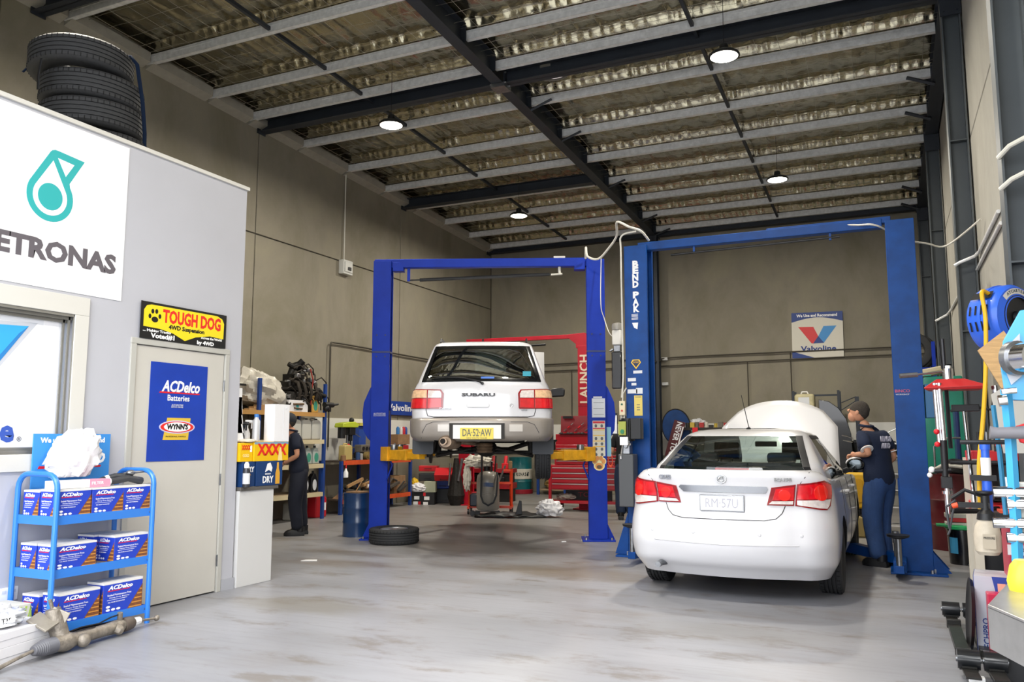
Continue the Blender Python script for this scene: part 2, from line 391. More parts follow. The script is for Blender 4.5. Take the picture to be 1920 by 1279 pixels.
BR = [(6.36, XL + .02, -5.04, 1), (10.42, XL + .02, -5.04, 2), (14.96, XL + .02, -5.04, 3), (10.42, -4.86, .80, 4), (6.36, -4.86, .80, 5), (19.2, XL + .02, .8, 6)]
for y, xa, xb, n_ in BR:
    q = B(); z = zp(y) - .10; q.box(xa, xb, y - .09, y + .09, z, z + .012); q.box(xa, xb, y - .09, y + .09, z + .19, z + .2); q.box(xa, xb, y - .005, y + .005, z, z + .2)
    q.box(xa, xa + .014, y - .1, y + .1, z - .03, z + .22); q.box(xb - .014, xb, y - .1, y + .1, z - .03, z + .22)
    st(q.build('trim_beam_%d' % n_, DKSTEEL, smooth=0))
q = B()                                              # bolted splice where the beams meet the middle rafter
for sx_ in (-.10, .10):
    for dz in (-.1, 0.05, .12):
        for dy in (-.07, .07): q.cyl((-4.95 + sx_, 10.42 + dy - .02, zp(10.42) + dz), (-4.95 + sx_ * 1.3, 10.42 + dy - .02, zp(10.42) + dz), .014, n=6)
q.box(-5.06, -4.84, 10.30, 10.54, zp(10.42) - .16, zp(10.42) - .10)
q.build('splice_plate', STEEL, frame, smooth=0)
# right-hand columns (flanges face the bay, web seen from the door) and the back middle column
for n_, y in enumerate((6.42, 10.4, 14.9, 19.15), 1):
    q = B(); h = zp(y) - .1
    q.box(.80, .815, y - .1, y + .1, 0, h); q.box(.985, 1.0, y - .1, y + .1, 0, h); q.box(.815, .985, y - .006, y + .006, 0, h)
    for zz in (2.55, 4.75): q.box(.815, .985, y - .1, y + .1, zz, zz + .012)
    q.box(.72, 1.0, y - .16, y + .16, 0, .02)
    c_ = st(q.build('trim_column_%d' % n_, mat('slate_painted_steel', '4b5155', .5, .05, var=.12, scale=2), smooth=0))
    q = B(); q.box(.79, 1.01, y - .12, y - .1, h - .28, h)
    for dx in (.83, .97):
        for dz in (.05, .22): q.cyl((dx, y - .12, h - dz), (dx, y - .135, h - dz), .014, n=6)
    q.build('bolted_plate', DKSTEEL, c_, smooth=0)
q = B(); q.box(-5.04, -4.86, 19.0, 19.015, 0, zp(19.1) - .1); q.box(-5.04, -4.86, 19.185, 19.2, 0, zp(19.1) - .1); q.box(-4.957, -4.943, 19.0, 19.2, 0, zp(19.1) - .1)
c_ = st(q.build('trim_column_5', DKSTEEL, smooth=0))
for z in (2.62, 3.22):
    for s_ in (-1, 1):
        q = B(); q.box(-4.95 + s_ * .1 - .02, -4.95 + s_ * .22, 19.3, 19.39, z, z + .07); q.build('bracket', GALV, c_, smooth=0)

# ---------------------------------------------------------------- office corner
XO = -5.55
OW = mat('office_wall_paint', 'b6b7be', .6, var=.03, scale=2); TR = mat('warm_white_trim', 'cfcdc6', .45)
b = B()
Y0, Y1, ZT = 1.2, 5.94, 3.76
# wall with openings for window_1 and door_1
b.box(XO - .12, XO, Y0, 2.80, 0, ZT); b.box(XO - .12, XO, 2.80, 4.20, 0, 1.22); b.box(XO - .12, XO, 2.80, 4.20, 2.36, ZT)
b.box(XO - .12, XO, 4.20, 4.74, 0, ZT); b.box(XO - .12, XO, 4.74, 5.74, 2.15, ZT); b.box(XO - .12, XO, 5.74, Y1, 0, ZT)
st(b.build('wall_office', OW, smooth=0))
b = B(); b.box(XL, XO - .12, Y1 - .12, Y1, 0, ZT); st(b.build('wall_office_end', OW, smooth=0))
b = B(); b.box(XL, XO - .125, Y0, Y1 - .125, ZT - .10, ZT - .02); st(b.build('trim_office_roof', mat('office_roof_board', '8a8880', .8), smooth=0))
b = B(); b.box(XO - .14, XO + .02, Y0, Y1 + .02, ZT, ZT + .035); b.box(XL, XO - .14, Y1 - .14, Y1 + .02, ZT, ZT + .035)
st(b.build('trim_4', TR, smooth=0, bevel=.004))
b = B(); b.box(XO, XO + .012, 5.79, Y1 + .012, 0, .10); b.box(XO, XO + .012, Y0, 4.68, 0, .10); st(b.build('baseboard_office', mat('grey_skirting', 'a9abb2', .5), smooth=0))
# door
d = thing('door_1', None, None); d['kind'] = 'structure'
b = B(); b.box(XO - .13, XO + .015, 4.69, 4.745, 0, 2.14); b.box(XO - .13, XO + .015, 5.735, 5.785, 0, 2.14); b.box(XO - .13, XO + .015, 4.69, 5.785, 2.14, 2.19)
b.build('door_frame', mat('door_frame_paint', 'b5b4ad', .45), d, smooth=0, bevel=.004)
b = B(); b.box(XO - .045, XO - .002, 4.75, 5.73, .012, 2.135); b.build('door_leaf', mat('door_leaf_paint', 'c4c1b9', .45, var=.04, scale=2), d, smooth=0, bevel=.003)
for z in (.28, 1.0, 1.85):
    b = B(); b.cyl((XO + .006, 5.735, z - .05), (XO + .006, 5.735, z + .05), .008, n=8); b.build('hinge', STEEL, d)
b = B(); b.cyl((XO, 4.83, 1.0), (XO + .05, 4.83, 1.0), .012, n=8); b.cyl((XO + .045, 4.83, 1.0), (XO + .045, 4.95, 1.0), .009, n=8); b.build('door_handle', STEEL, d)
# window
wd = thing('window_1', None, None); wd['kind'] = 'structure'
b = B(); b.box(XO, XO + .02, 2.70, 4.29, 2.30, 2.44); b.box(XO, XO + .02, 2.70, 4.29, 1.14, 1.26); b.box(XO, XO + .02, 4.17, 4.29, 1.26, 2.30); b.box(XO, XO + .02, 2.70, 2.82, 1.26, 2.30)
b.build('window_casing', TR, wd, smooth=0, bevel=.004)
ALU = mat('anodised_window_track', '8f8d86', .4, .4)
b = B()
for i in range(3):
    t = i * .022; x = XO + .012 - i * .03
    b.box(x - .012, x, 2.81, 4.175, 2.30 - t - .02, 2.31 - t); b.box(x - .012, x, 4.165 - t, 4.18 - t, 1.25, 2.31); b.box(x - .012, x, 2.81, 4.18, 1.25, 1.265 + t)
b.build('window_frame', ALU, wd, smooth=0)
b = B(); b.box(XO - .085, XO - .075, 2.80, 4.19, 1.22, 2.35); b.build('window_pane', mat('white_filmed_glass', 'd3dae6', .12, coat=.5), wd, smooth=0)
# ---------------------------------------------------------------- hanging high-bay lamps
def highbay(x, y, z, label, show=True):
    t = thing('high_bay_lamp', label, 'lamp', (x, y, z), group='high-bay lamps hanging from the roof')
    b = B(); b.lathe([(.02, .16), (.05, .15), (.06, .07), (.15, .05), (.185, .02), (.19, 0), (.175, -.004)], 24); b.build('lamp_housing', BLACK, t)
    b = B(); b.lathe([(.001, -.012), (.12, -.012), (.17, -.003), (.17, .0)], 24); b.build('light_disc', mat('lit_lamp_disc', 'fff6e0', .5, emit=14), t)
    b = B(); b.cyl((0, 0, .16), (0, 0, zp(y) + .30 - z), .004, n=5); b.build('suspension_cable', BLACK, t)
    l = lamp('high_bay_light', 'AREA', (x, y, z - .02), 100, (1.0, .93, .80), shape='DISK', size=.32); pass
    return t
highbay(-6.48, 9.85, 5.98, 'glowing round lamp hanging left of the middle rafter, nearer the door')
highbay(-1.60, 9.75, 6.02, 'glowing round lamp over the white sedan, the nearest on the right')
highbay(-6.62, 14.8, 5.86, 'small glowing round lamp over the raised white wagon, at the back')
highbay(-1.57, 14.8, 5.94, 'small glowing round lamp at the back right, before the back wall')
for x in (-6.55, -1.58): lamp('high_bay_light', 'AREA', (x, 4.7, 6.1), 100, (1.0, .93, .80), shape='DISK', size=.32)
# half-hidden round roof ventilator
v = thing('roof_ventilator', 'white translucent round skylight dome half hidden by the dark cross beam', 'skylight', (-4.24, 10.66, zp(10.66) + .06))
b = B(); b.lathe([(.24, .0), (.26, 0), (.26, .05), (.24, .05)], 28, cap=False); b.build('ventilator_rim', mat('dull_rim', '6d6a62', .6), v)
b = B(); b.lathe([(.001, -.01), (.14, -.003), (.24, .03)], 28, cap=False); b.build('diffuser', mat('daylit_diffuser', 'e8dedd', .5, emit=.45), v)
# ================================================================ CARS
def crom(tab, z):
    'smooth (monotone-ish Catmull) interpolation of table rows by first column'
    n = len(tab)
    if z <= tab[0][0]: return tab[0][1:]
    if z >= tab[-1][0]: return tab[-1][1:]
    i = max(k for k in range(n - 1) if tab[k][0] <= z)
    a, b_ = tab[i], tab[i + 1]; t = (z - a[0]) / (b_[0] - a[0]); h = b_[0] - a[0]
    out = []
    for c in range(1, len(a)):
        def slope(k):
            if k == 0 or k == n - 1: return 0 if False else ((tab[min(k + 1, n - 1)][c] - tab[max(k - 1, 0)][c]) / (tab[min(k + 1, n - 1)][0] - tab[max(k - 1, 0)][0]))
            d0 = (tab[k][c] - tab[k - 1][c]) / (tab[k][0] - tab[k - 1][0]); d1 = (tab[k + 1][c] - tab[k][c]) / (tab[k + 1][0] - tab[k][0])
            return 0 if d0 * d1 <= 0 else 2 * d0 * d1 / (d0 + d1)
        m0, m1 = slope(i), slope(i + 1); t2, t3 = t * t, t * t * t
        out.append((2 * t3 - 3 * t2 + 1) * a[c] + (t3 - 2 * t2 + t) * h * m0 + (-2 * t3 + 3 * t2) * b_[c] + (t3 - t2) * h * m1)
    return out
class Hull:
    'stack of plan outlines; rows: z, rear y, front y, half width, corner radius, rear bulge'
    def __init__(s, tab, zclamp=None, waist=.012): s.t = tab; s.c = {}; s.zc = zclamp; s.wa = waist
    def half(s, z):
        k = round(z, 4)
        if k in s.c: return s.c[k]
        yr, yf, w, rc, bu = crom(s.t, z); pts = []
        rc = min(rc, w * .6); x1 = w - rc
        for i in range(9): u = i / 8; pts.append((x1 * u, yr + bu * u * u))
        yb = yr + bu
        for i in range(1, 9): a = pi / 2 * i / 8; pts.append((x1 + rc * sin(a), yb + rc * 1.25 * (1 - cos(a))))
        y0 = yb + rc * 1.25; rf = min(.35, w * .5); y1 = yf - .16 - rf
        for i in range(1, 17): u = i / 16; pts.append((w + s.wa * sin(pi * u), y0 + (y1 - y0) * u))
        for i in range(1, 7): a = pi / 2 * i / 6; pts.append((w - rf + rf * cos(a), y1 + rf * sin(a)))
        for i in range(1, 7): u = i / 6; pts.append(((w - rf) * (1 - u), y1 + rf + .16 * (1 - (1 - u) ** 2)))
        L = [0]
        for p, q in zip(pts, pts[1:]): L.append(L[-1] + math.hypot(q[0] - p[0], q[1] - p[1]))
        s.c[k] = (pts, L); return s.c[k]
    def P(s, a, z):
        pts, L = s.half(z); sg = 1 if a >= 0 else -1; a = min(abs(a), L[-1] - 1e-6)
        lo = 0
        while L[lo + 1] < a: lo += 1
        t = (a - L[lo]) / (L[lo + 1] - L[lo]); p, q = pts[lo], pts[lo + 1]
        x, y = p[0] + (q[0] - p[0]) * t, p[1] + (q[1] - p[1]) * t
        return Vector((sg * x, y, s.zc(y, z) if s.zc else z))
    def N(s, a, z):
        e = .004; n = (s.P(a + e, z) - s.P(a - e, z)).cross(s.P(a, z + e) - s.P(a, z - e))
        return n.normalized() if n.length > 1e-9 else Vector((0, -1, 0))
    def sx(s, x, z):                                # arc position of lateral x on the rear
        pts, L = s.half(z)
        for i in range(16):
            if pts[i + 1][0] >= x: t = (x - pts[i][0]) / (pts[i + 1][0] - pts[i][0] + 1e-9); return L[i] + t * (L[i + 1] - L[i])
        return L[16]
    def sy(s, y, z):                                # arc position of y on the side
        pts, L = s.half(z)
        for i in range(8, len(pts) - 1):
            if pts[i + 1][1] >= y: t = (y - pts[i][1]) / (pts[i + 1][1] - pts[i][1] + 1e-9); return L[i] + max(0, t) * (L[i + 1] - L[i])
        return L[-1]
    def front(s, x, z):                             # arc position of lateral x on the front
        pts, L = s.half(z)
        for i in range(len(pts) - 1, 30, -1):
            if pts[i - 1][0] >= x: t = (x - pts[i][0]) / (pts[i - 1][0] - pts[i][0] + 1e-9); return L[i] - t * (L[i] - L[i - 1])
        return L[-7]
    def full(s, z):
        pts, _ = s.half(z); r = [(x, y) for x, y in pts]; l = [(-x, y) for x, y in pts[-2:0:-1]]
        return [(x, y, s.zc(y, z) if s.zc else z) for x, y in r + l]
    def shell(s, z0, z1, n, cap=True):
        b = B(); b.loft([s.full(z0 + (z1 - z0) * i / n) for i in range(n + 1)], True, cap); return b
    def band(s, fa, fb, z0, z1, ns=8, nz=8, off=0.0, sign=1, both=False):
        'strip between two arc positions (functions of z)'
        b = B()
        for sg in ((1, -1) if both else (sign,)):
            vs = []; fs = []
            for j in range(nz + 1):
                z = z0 + (z1 - z0) * j / nz; a, c = fa(z), fb(z)
                for i in range(ns + 1):
                    u = (a + (c - a) * i / ns); p = s.P(u, z) + s.N(u, z) * off; vs.append((p.x * sg, p.y, p.z))
            for j in range(nz):
                for i in range(ns): k = j * (ns + 1) + i; fs.append((k, k + 1, k + ns + 2, k + ns + 1) if sg > 0 else (k, k + ns + 1, k + ns + 2, k + 1))
            b.add(vs, fs)
        b.pair = int(both); return b
    def patch(s, poly, off=.006, res=.04, sink=.02, mirror=False, raw=False):
        'polygon in (lateral x, z) laid on the rear/side surface with a thickness'
        P2 = [(s.sx(abs(x), z) * (1 if x >= 0 else -1) + (max(0, abs(x) - s.half(z)[0][16][0]) * (1 if x >= 0 else -1)) if not raw else x, z) for x, z in poly]
        bm = bmesh.new(); f = bm.faces.new([bm.verts.new((a, z, 0)) for a, z in P2])
        xs = [p[0] for p in P2]; zs = [p[1] for p in P2]
        for lo, hi, ax in ((min(xs), max(xs), 0), (min(zs), max(zs), 1)):
            k = math.ceil(lo / res) * res
            while k < hi:
                co = (k, 0, 0) if ax == 0 else (0, k, 0); no = (1, 0, 0) if ax == 0 else (0, 1, 0)
                bmesh.ops.bisect_plane(bm, geom=bm.verts[:] + bm.edges[:] + bm.faces[:], plane_co=co, plane_no=no, dist=1e-5); k += res
        bm.verts.index_update(); base = [(v.co.x, v.co.y) for v in bm.verts]; faces = [[v.index for v in q.verts] for q in bm.faces]
        bound = [(e.verts[0].index, e.verts[1].index) for e in bm.edges if len(e.link_faces) == 1]; bm.free()
        b = B(); n = len(base); vs = []
        for a, z in base: vs.append(s.P(a, z) + s.N(a, z) * off)
        for a, z in base: vs.append(s.P(a, z) - s.N(a, z) * sink)
        b.add(vs, faces + [(i, j, j + n, i + n) for i, j in bound]); return b
    def line(s, pts, r=.0035, off=0.0, n=4):
        'thin groove line through (arc, z) or lateral points'
        out = []
        for (x0, z0), (x1, z1) in zip(pts, pts[1:]):
            k = max(1, int(math.hypot(x1 - x0, z1 - z0) / .04))
            for i in range(k): t = i / k; out.append((x0 + (x1 - x0) * t, z0 + (z1 - z0) * t))
        out.append(pts[-1]); b = B(); q = []
        for x, z in out:
            a = s.sx(abs(x), z) * (1 if x >= 0 else -1); q.append(s.P(a, z) + s.N(a, z) * off)
        b.tube(q, r, n); return b
def bake(o, cutters, mats=None):
    'apply boolean cuts and remove the cutters'
    for c in cutters:
        m = o.modifiers.new('cut', 'BOOLEAN'); m.operation = 'DIFFERENCE'; m.solver = 'EXACT'; m.object = c
        try: m.material_mode = 'TRANSFER'
        except Exception: pass
    bpy.context.view_layer.update()
    me = bpy.data.meshes.new_from_object(o.evaluated_get(bpy.context.evaluated_depsgraph_get()))
    old = o.data; o.modifiers.clear(); o.data = me; bpy.data.meshes.remove(old)
    for c in cutters: bpy.data.objects.remove(c)
    me.polygons.foreach_set('use_smooth', [True] * len(me.polygons)); me.set_sharp_from_angle(angle=radians(32))
TYRE = mat('tyre_rubber', '2a2b2d', .75, var=.15, scale=30, bump=.1, bscale=80)
GRAVE = mat('tread_groove', '0b0b0c', .9)
def tyre_mesh(q, R, wd, ribs=5, rim=.2, lugs=0):
    'tyre about the local z axis, width wd, with circumferential tread grooves'
    h = wd / 2; prof = [(rim, -h * .72), (rim + .012, -h * .86), (R * .86, -h * 1.0), (R * .955, -h * .93), (R * .985, -h * .80)]
    wr = 2 * h * .80 / ribs; g_ = .006
    for i in range(ribs):
        a = -h * .80 + i * wr; prof += [(R, a + g_), (R, a + wr - g_)]
        if i < ribs - 1: prof += [(R - .010, a + wr - g_ * .8), (R - .010, a + wr + g_ * .8)]
    prof += [(R * .985, h * .80), (R * .955, h * .93), (R * .86, h * 1.0), (rim + .012, h * .86), (rim, h * .72), (rim - .004, h * .5), (rim - .004, -h * .5), (rim, -h * .72)]
    q.lathe(prof, 48, cap=False)
    return q
def lugs(q, R, wd, n=44, ribs=5):
    'small cross cuts on the shoulder ribs'
    h = wd / 2
    for i in range(n):
        a = 2 * pi * i / n; M = Matrix.Rotation(a, 4, 'Z')
        for sg in (-1, 1): q.box(R - .004, R + .0012, -.003, .003, sg * h * .80 - (.0 if sg < 0 else h * .26), sg * h * .80 + (h * .26 if sg < 0 else 0), M)
    return q
def wheel(parent, loc, R, wd, rim, side, alloy=True, tilt=0):
    o = bpy.data.objects.new('wheel', None); COL.objects.link(o); o.parent = parent; o.location = loc; o.rotation_euler = (0, radians(90 * side + tilt), 0)
    tyre_mesh(B(), R, wd, 5, rim).build('tyre', TYRE, o, smooth=40)
    lugs(B(), R, wd).build('tread_cuts', GRAVE, o, smooth=0)['kind'] = 'stuff'
    b = B(); b.lathe([(rim, wd * .33), (rim - .012, wd * .36), (rim - .02, wd * .30), (rim - .022, -wd * .30), (rim - .01, -wd * .36), (rim, -wd * .33)], 32, cap=False)
    b.lathe([(.001, wd * .18), (.05, wd * .2), (.07, wd * .12), (rim - .02, wd * .05), (rim - .02, wd * .02), (.001, wd * .02)], 32)
    for k in range(7):
        b.box(.03, rim - .015, -.02, .02, wd * .1, wd * .24, Matrix.Rotation(2 * pi * k / 7, 4, 'Z'))
    b.build('rim', mat('alloy_rim', 'a8aaad', .3, .8), o, smooth=35)
    return o
PAINT = mat('white_car_paint', 'd0d0d3', .28, coat=.8)
DGLASS = mat('tinted_car_glass', '6f7f7a', .02, trans=1.0, ior=1.1, alpha=1)
def tint_glass(name, col, refl=.12):
    if name in MATS: return MATS[name]
    m = bpy.data.materials.new(name); m.use_nodes = True; nt = m.node_tree; N = nt.nodes; L = nt.links
    for n in list(N): N.remove(n)
    out = N.new('ShaderNodeOutputMaterial'); mx = N.new('ShaderNodeMixShader'); tr = N.new('ShaderNodeBsdfTransparent'); gl = N.new('ShaderNodeBsdfGlossy'); fr = N.new('ShaderNodeLayerWeight'); pw = N.new('ShaderNodeMath'); pw.operation = 'POWER'; pw.inputs[1].default_value = 4.0
    fr.inputs[0].default_value = .5; L.new(fr.outputs['Facing'], pw.inputs[0]); gl.inputs['Roughness'].default_value = .01; tr.inputs[0].default_value = lin(col)
    ad = N.new('ShaderNodeMath'); ad.operation = 'ADD'; ad.use_clamp = True; ad.inputs[1].default_value = refl + .04; L.new(pw.outputs[0], ad.inputs[0])
    L.new(ad.outputs[0], mx.inputs[0]); L.new(tr.outputs[0], mx.inputs[1]); L.new(gl.outputs[0], mx.inputs[2]); L.new(mx.outputs[0], out.inputs[0]); MATS[name] = m
    return m
LENS = mat('red_lamp_lens', 'd5101c', .12, coat=1.0, var=.25, scale=14); CLR = mat('clear_lamp_lens', 'd9cfca', .1, coat=1.0, var=.2, scale=30)
AMB = mat('amber_lamp_lens', 'e3bb93', .15, coat=1.0, var=.25, scale=25); LRIM = mat('dark_red_lens', '8a0a14', .15, coat=1.0)
SEAM = mat('panel_gap', '3a3a3c', .8); CABIN = mat('car_interior', '26282c', .85); ARCH = mat('wheel_arch_liner', '141416', .9)
def seat(parent, x, y, z, w_=.5, h=.62, tilt=14):
    o = bpy.data.objects.new('car_seat', None); COL.objects.link(o); o.parent = parent; o.location = (x, y, z); o.rotation_euler = (radians(-tilt), 0, 0)
    b = B(); b.box(-w_ / 2, w_ / 2, -.06, .06, 0, h); b.build('backrest', CABIN, o, bevel=.05, seg=3)
    b = B(); b.box(-.13, .13, -.05, .05, h + .05, h + .22); b.cyl((-.06, 0, h - .02), (-.06, 0, h + .08), .008); b.cyl((.06, 0, h - .02), (.06, 0, h + .08), .008); b.build('headrest', CABIN, o, bevel=.03, seg=3)
# ---------------------------------------------------------------- white sedan, bonnet open
sd = thing('sedan', 'white sedan with its bonnet raised, parked on the floor between the right-hand lift posts', 'car', (-1.30, 7.03, 0), -0.6)
def sclamp(y, z):
    pts = [(0, 1.105), (.40, 1.105), (.62, 1.03), (1.0, .995), (2.4, .97), (3.5, .95), (4.2, .88), (4.62, .72)]
    k = max(i for i in range(len(pts) - 1) if pts[i][0] <= max(0, y)); a, c = pts[k], pts[k + 1]; t = min(1, (y - a[0]) / (c[0] - a[0]))
    return min(z, a[1] + (c[1] - a[1]) * t)
lower = Hull([(.20, .20, 4.30, .80, .22, .10), (.28, .12, 4.48, .845, .24, .10), (.33, .06, 4.55, .868, .26, .10), (.42, .015, 4.58, .884, .28, .11), (.50, .0, 4.6, .89, .28, .11),
              (.56, .008, 4.6, .892, .28, .11), (.66, .025, 4.58, .888, .28, .11), (.72, .045, 4.56, .882, .28, .11), (.80, .065, 4.53, .876, .28, .11), (.90, .07, 4.5, .864, .27, .11), (.97, .068, 4.47, .847, .25, .10),
              (1.02, .062, 4.45, .825, .22, .10), (1.06, .055, 4.43, .785, .20, .10), (1.09, .055, 4.4, .745, .2, .10), (1.105, .075, 4.4, .69, .2, .09)], sclamp)
body = lower.shell(.20, 1.105, 40).build('body', PAINT, sd, smooth=32)
cuts = []
for y in (1.0, 3.685):
    for sg in (-1, 1):
        b = B(); b.cyl((sg * .58, y, .33), (sg * 1.0, y, .33), .352, n=40); cuts.append(b.build('cut', ARCH, sd, smooth=0))
b = B(); b.box(-.55, .55, .45, 4.3, .0, .27); cuts.append(b.build('cut', ARCH, sd, smooth=0))
b = B(); b.box(-.66, .66, 3.62, 4.42, .45, 1.2); cuts.append(b.build('cut', ARCH, sd, smooth=0))
bake(body, cuts)
b = B(); b.box(-.5, .5, 3.7, 4.25, .3, .78); b.box(-.3, .25, 3.8, 4.2, .78, .86); b.build('engine', DIRTY, sd, bevel=.02)
for x, y in ((-.775, 1.0), (.775, 1.0), (-.775, 3.685), (.775, 3.685)): wheel(sd, (x, y, .325), .325, .205, .21, 1 if x > 0 else -1)
gh = Hull([(.94, .50, 3.62, .80, .22, .10), (1.0, .50, 3.55, .785, .22, .10), (1.10, .42, 3.42, .745, .22, .10), (1.17, .57, 3.24, .71, .2, .10), (1.26, .76, 3.02, .66, .18, .09), (1.35, .98, 2.82, .61, .16, .08), (1.395, 1.10, 2.68, .585, .15, .08),
           (1.42, 1.20, 2.55, .56, .15, .07), (1.445, 1.34, 2.35, .50, .14, .06), (1.462, 1.52, 2.15, .40, .12, .05), (1.472, 1.75, 1.95, .22, .08, .02)], waist=.01)
ZT_ = 1.392
q = gh.shell(ZT_, 1.472, 12).build('roof', PAINT, sd, smooth=40)
sgl = lambda z: gh.sx(.615 - (z - 1.10) * .42, z)
sc_ = lambda z: gh.sy(1.22 + (z - 1.0) * .55, z)
spill = lambda z: gh.sy(2.05, z); spill2 = lambda z: gh.sy(2.13, z)
sa_ = lambda z: gh.sy(gh.half(z)[0][32][1] - .02, z); sf_ = lambda z: gh.front(gh.half(z)[0][-7][0] * .93, z)
pl = gh.band(sgl, sc_, 1.0, ZT_ + .004, 8, 10, both=True); pl.build('rear_pillar', PAINT, sd, smooth=40)
gh.band(sgl, lambda z: gh.sx(.67 - (z - 1.10) * .42, z), 1.08, ZT_, 2, 8, off=.003, both=True).build('glass_edge_trim', BLACK, sd)
gh.band(spill, spill2, .98, ZT_ + .004, 2, 8, both=True).build('door_pillar', BLACK, sd)
gh.band(sa_, sf_, .94, ZT_ + .004, 4, 8, both=True).build('front_pillar', PAINT, sd)
gh.band(lambda z: -sgl(z), sgl, 1.085, ZT_ + .002, 16, 10).build('rear_window', tint_glass('sedan_glass', 'd2ded9', .02), sd, fix=False)
gh.band(sc_, spill, .985, ZT_ + .002, 5, 8, both=True).build('side_window', tint_glass('side_glass', '8f9a96', .04), sd, fix=False)
gh.band(spill2, sa_, .985, ZT_ + .002, 6, 8, both=True).build('side_window', tint_glass('side_glass', '8f9a96', .04), sd, fix=False)
gh.band(sf_, lambda z: gh.half(z)[1][-1], .96, ZT_ + .002, 6, 8, both=True).build('windscreen', tint_glass('windscreen_glass', 'e6f1ec', .02), sd, fix=False)
gh.band(lambda z: sc_(z) - .02, sa_, ZT_ - .03, ZT_ + .005, 8, 2, off=.003, both=True).build('window_trim', BLACK, sd)
b = B(); b.box(-.68, .68, .48, 1.0, 1.035, 1.075); b.build('parcel_shelf', CABIN, sd)
b = B(); b.box(-.66, .66, 1.06, 1.2, .99, 1.14); b.build('rear_seat', CABIN, sd, bevel=.03)
for x in (-.36, .36): b = B(); b.box(x - .13, x + .13, 1.1, 1.19, 1.13, 1.235); b.build('headrest', CABIN, sd, bevel=.03)
seat(sd, -.36, 2.1, .50); seat(sd, .36, 2.1, .50)
b = B(); b.box(-.72, .72, 3.05, 3.45, .94, 1.03); b.build('dashboard', CABIN, sd, bevel=.03)
b = B(); b.torus(.18, .014, 24, 6, xf((.36, 2.85, 1.03), 65)); b.build('steering_wheel', BLACK, sd)
b = B(); b.box(-.12, .12, 2.70, 2.73, 1.275, 1.335); b.build('rear_view_mirror', BLACK, sd, bevel=.01)
b = B(); b.box(-.15, .15, .56, .60, 1.085, 1.105); b.build('high_brake_light', LENS, sd, bevel=.004)
b = B(); b.tube([(.0, 1.55, 1.455), (.0, 1.60, 1.475)], [.028, .012], 8); b.tube([(0, 1.58, 1.47), (-.03, 1.36, 1.80)], [.0045, .003], 6); b.build('antenna', BLACK, sd)
# bonnet, hinged at the windscreen
b = B(); vs = []; fs = []; nx, ny = 14, 10
for j in range(ny + 1):
    v = j / ny
    for i in range(nx + 1):
        u = -1 + 2 * i / nx; wd_ = .73 - .05 * v - .16 * max(0, v - .7) / .3; yy = v * 1.08 - .13 * abs(u) ** 2.4 * v
        vs.append((u * wd_, yy, .05 * (1 - u * u) + .10 * v * (1 - v) - .02 * abs(u) ** 4))
for j in range(ny):
    for i in range(nx): k = j * (nx + 1) + i; fs.append((k, k + 1, k + nx + 2, k + nx + 1))
b.add(vs, fs, xf((0, 3.44, .985), 49)); o = b.build('bonnet', PAINT, sd); mo = o.modifiers.new('sol', 'SOLIDIFY'); mo.thickness = .03; mo.offset = -1
b = B(); b.cyl((.60, 4.2, .86), (.50, 3.98, 1.55), .006); b.build('bonnet_prop', BLACK, sd)
# rear lamps: inner half on the lid, outer half on the wing
def lamp_set(sg):
    out = [(.40, .965), (.60, .995), (.85, 1.022), (.97, .99), (.945, .90), (.905, .815), (.86, .782), (.79, .785), (.60, .815), (.36, .82)]
    inn = [(.40, .965), (.595, .993), (.575, .818), (.36, .82)]; ou = [(.605, .996), (.85, 1.022), (.97, .99), (.945, .90), (.905, .815), (.86, .782), (.79, .785), (.585, .817)]
    sh = lambda P_, f: [(sum(p[0] for p in P_) / len(P_) + (p[0] - sum(p[0] for p in P_) / len(P_)) * f, sum(p[1] for p in P_) / len(P_) + (p[1] - sum(p[1] for p in P_) / len(P_)) * f) for p in P_]
    m = lambda P_: [(sg * a, z) for a, z in (P_ if sg > 0 else P_[::-1])]
    t = bpy.data.objects.new('tail_light', None); COL.objects.link(t); t.parent = sd
    for k, P_ in (('housing', inn), ('housing', ou)): lower.patch(m(P_), .010, raw=True).build(k, LRIM, t, smooth=50)
    lower.patch(m([(.435, .955), (.58, .975), (.572, .865), (.405, .862)]), .015, raw=True).build('lens', LENS, t, smooth=50)
    lower.patch(m([(.40, .852), (.570, .855), (.566, .828), (.375, .83)]), .015, raw=True).build('reverse_lens', CLR, t, smooth=50, )
    lower.patch(m([(.62, .985), (.84, 1.008), (.95, .98), (.93, .90), (.91, .875), (.60, .87)]), .015, raw=True).build('lens', LENS, t, smooth=50)
    lower.patch(m([(.60, .862), (.905, .868), (.885, .82), (.855, .792), (.79, .797), (.60, .825)]), .015, raw=True).build('indicator_lens', CLR, t, smooth=50)
    for cx, cz, r in ((.50, .905, .048), (.80, .925, .066)):
        lower.patch(m(ell(cx, cz, r)), .022, raw=True, res=.02).build('lamp_ring', mat('bright_red_lens', 'ee2a22', .1, coat=1.0), t, smooth=60)
lamp_set(1); lamp_set(-1)
lower.patch([(-.37, .955), (-.33, .918), (.35, .918), (.37, .955), (.36, .972), (-.36, .972)], .012).build('chrome_strip', mat('grey_chrome', '9b9da1', .15, 1.0), sd, smooth=50)
lower.line([(-.50, .815), (-.475, .755), (-.43, .712), (-.34, .695), (.34, .695), (.43, .712), (.475, .755), (.50, .815)], .004).build('boot_gap', SEAM, sd)
for sg in (-1, 1): lower.line([(sg * .62, 1.0), (sg * .66, 1.05), (sg * .69, 1.09)], .0035).build('boot_gap', SEAM, sd)
lower.line([(-.60, .50), (0, .492), (.60, .50)], .005).build('bumper_crease', mat('soft_crease', 'c9c9cc', .5), sd)
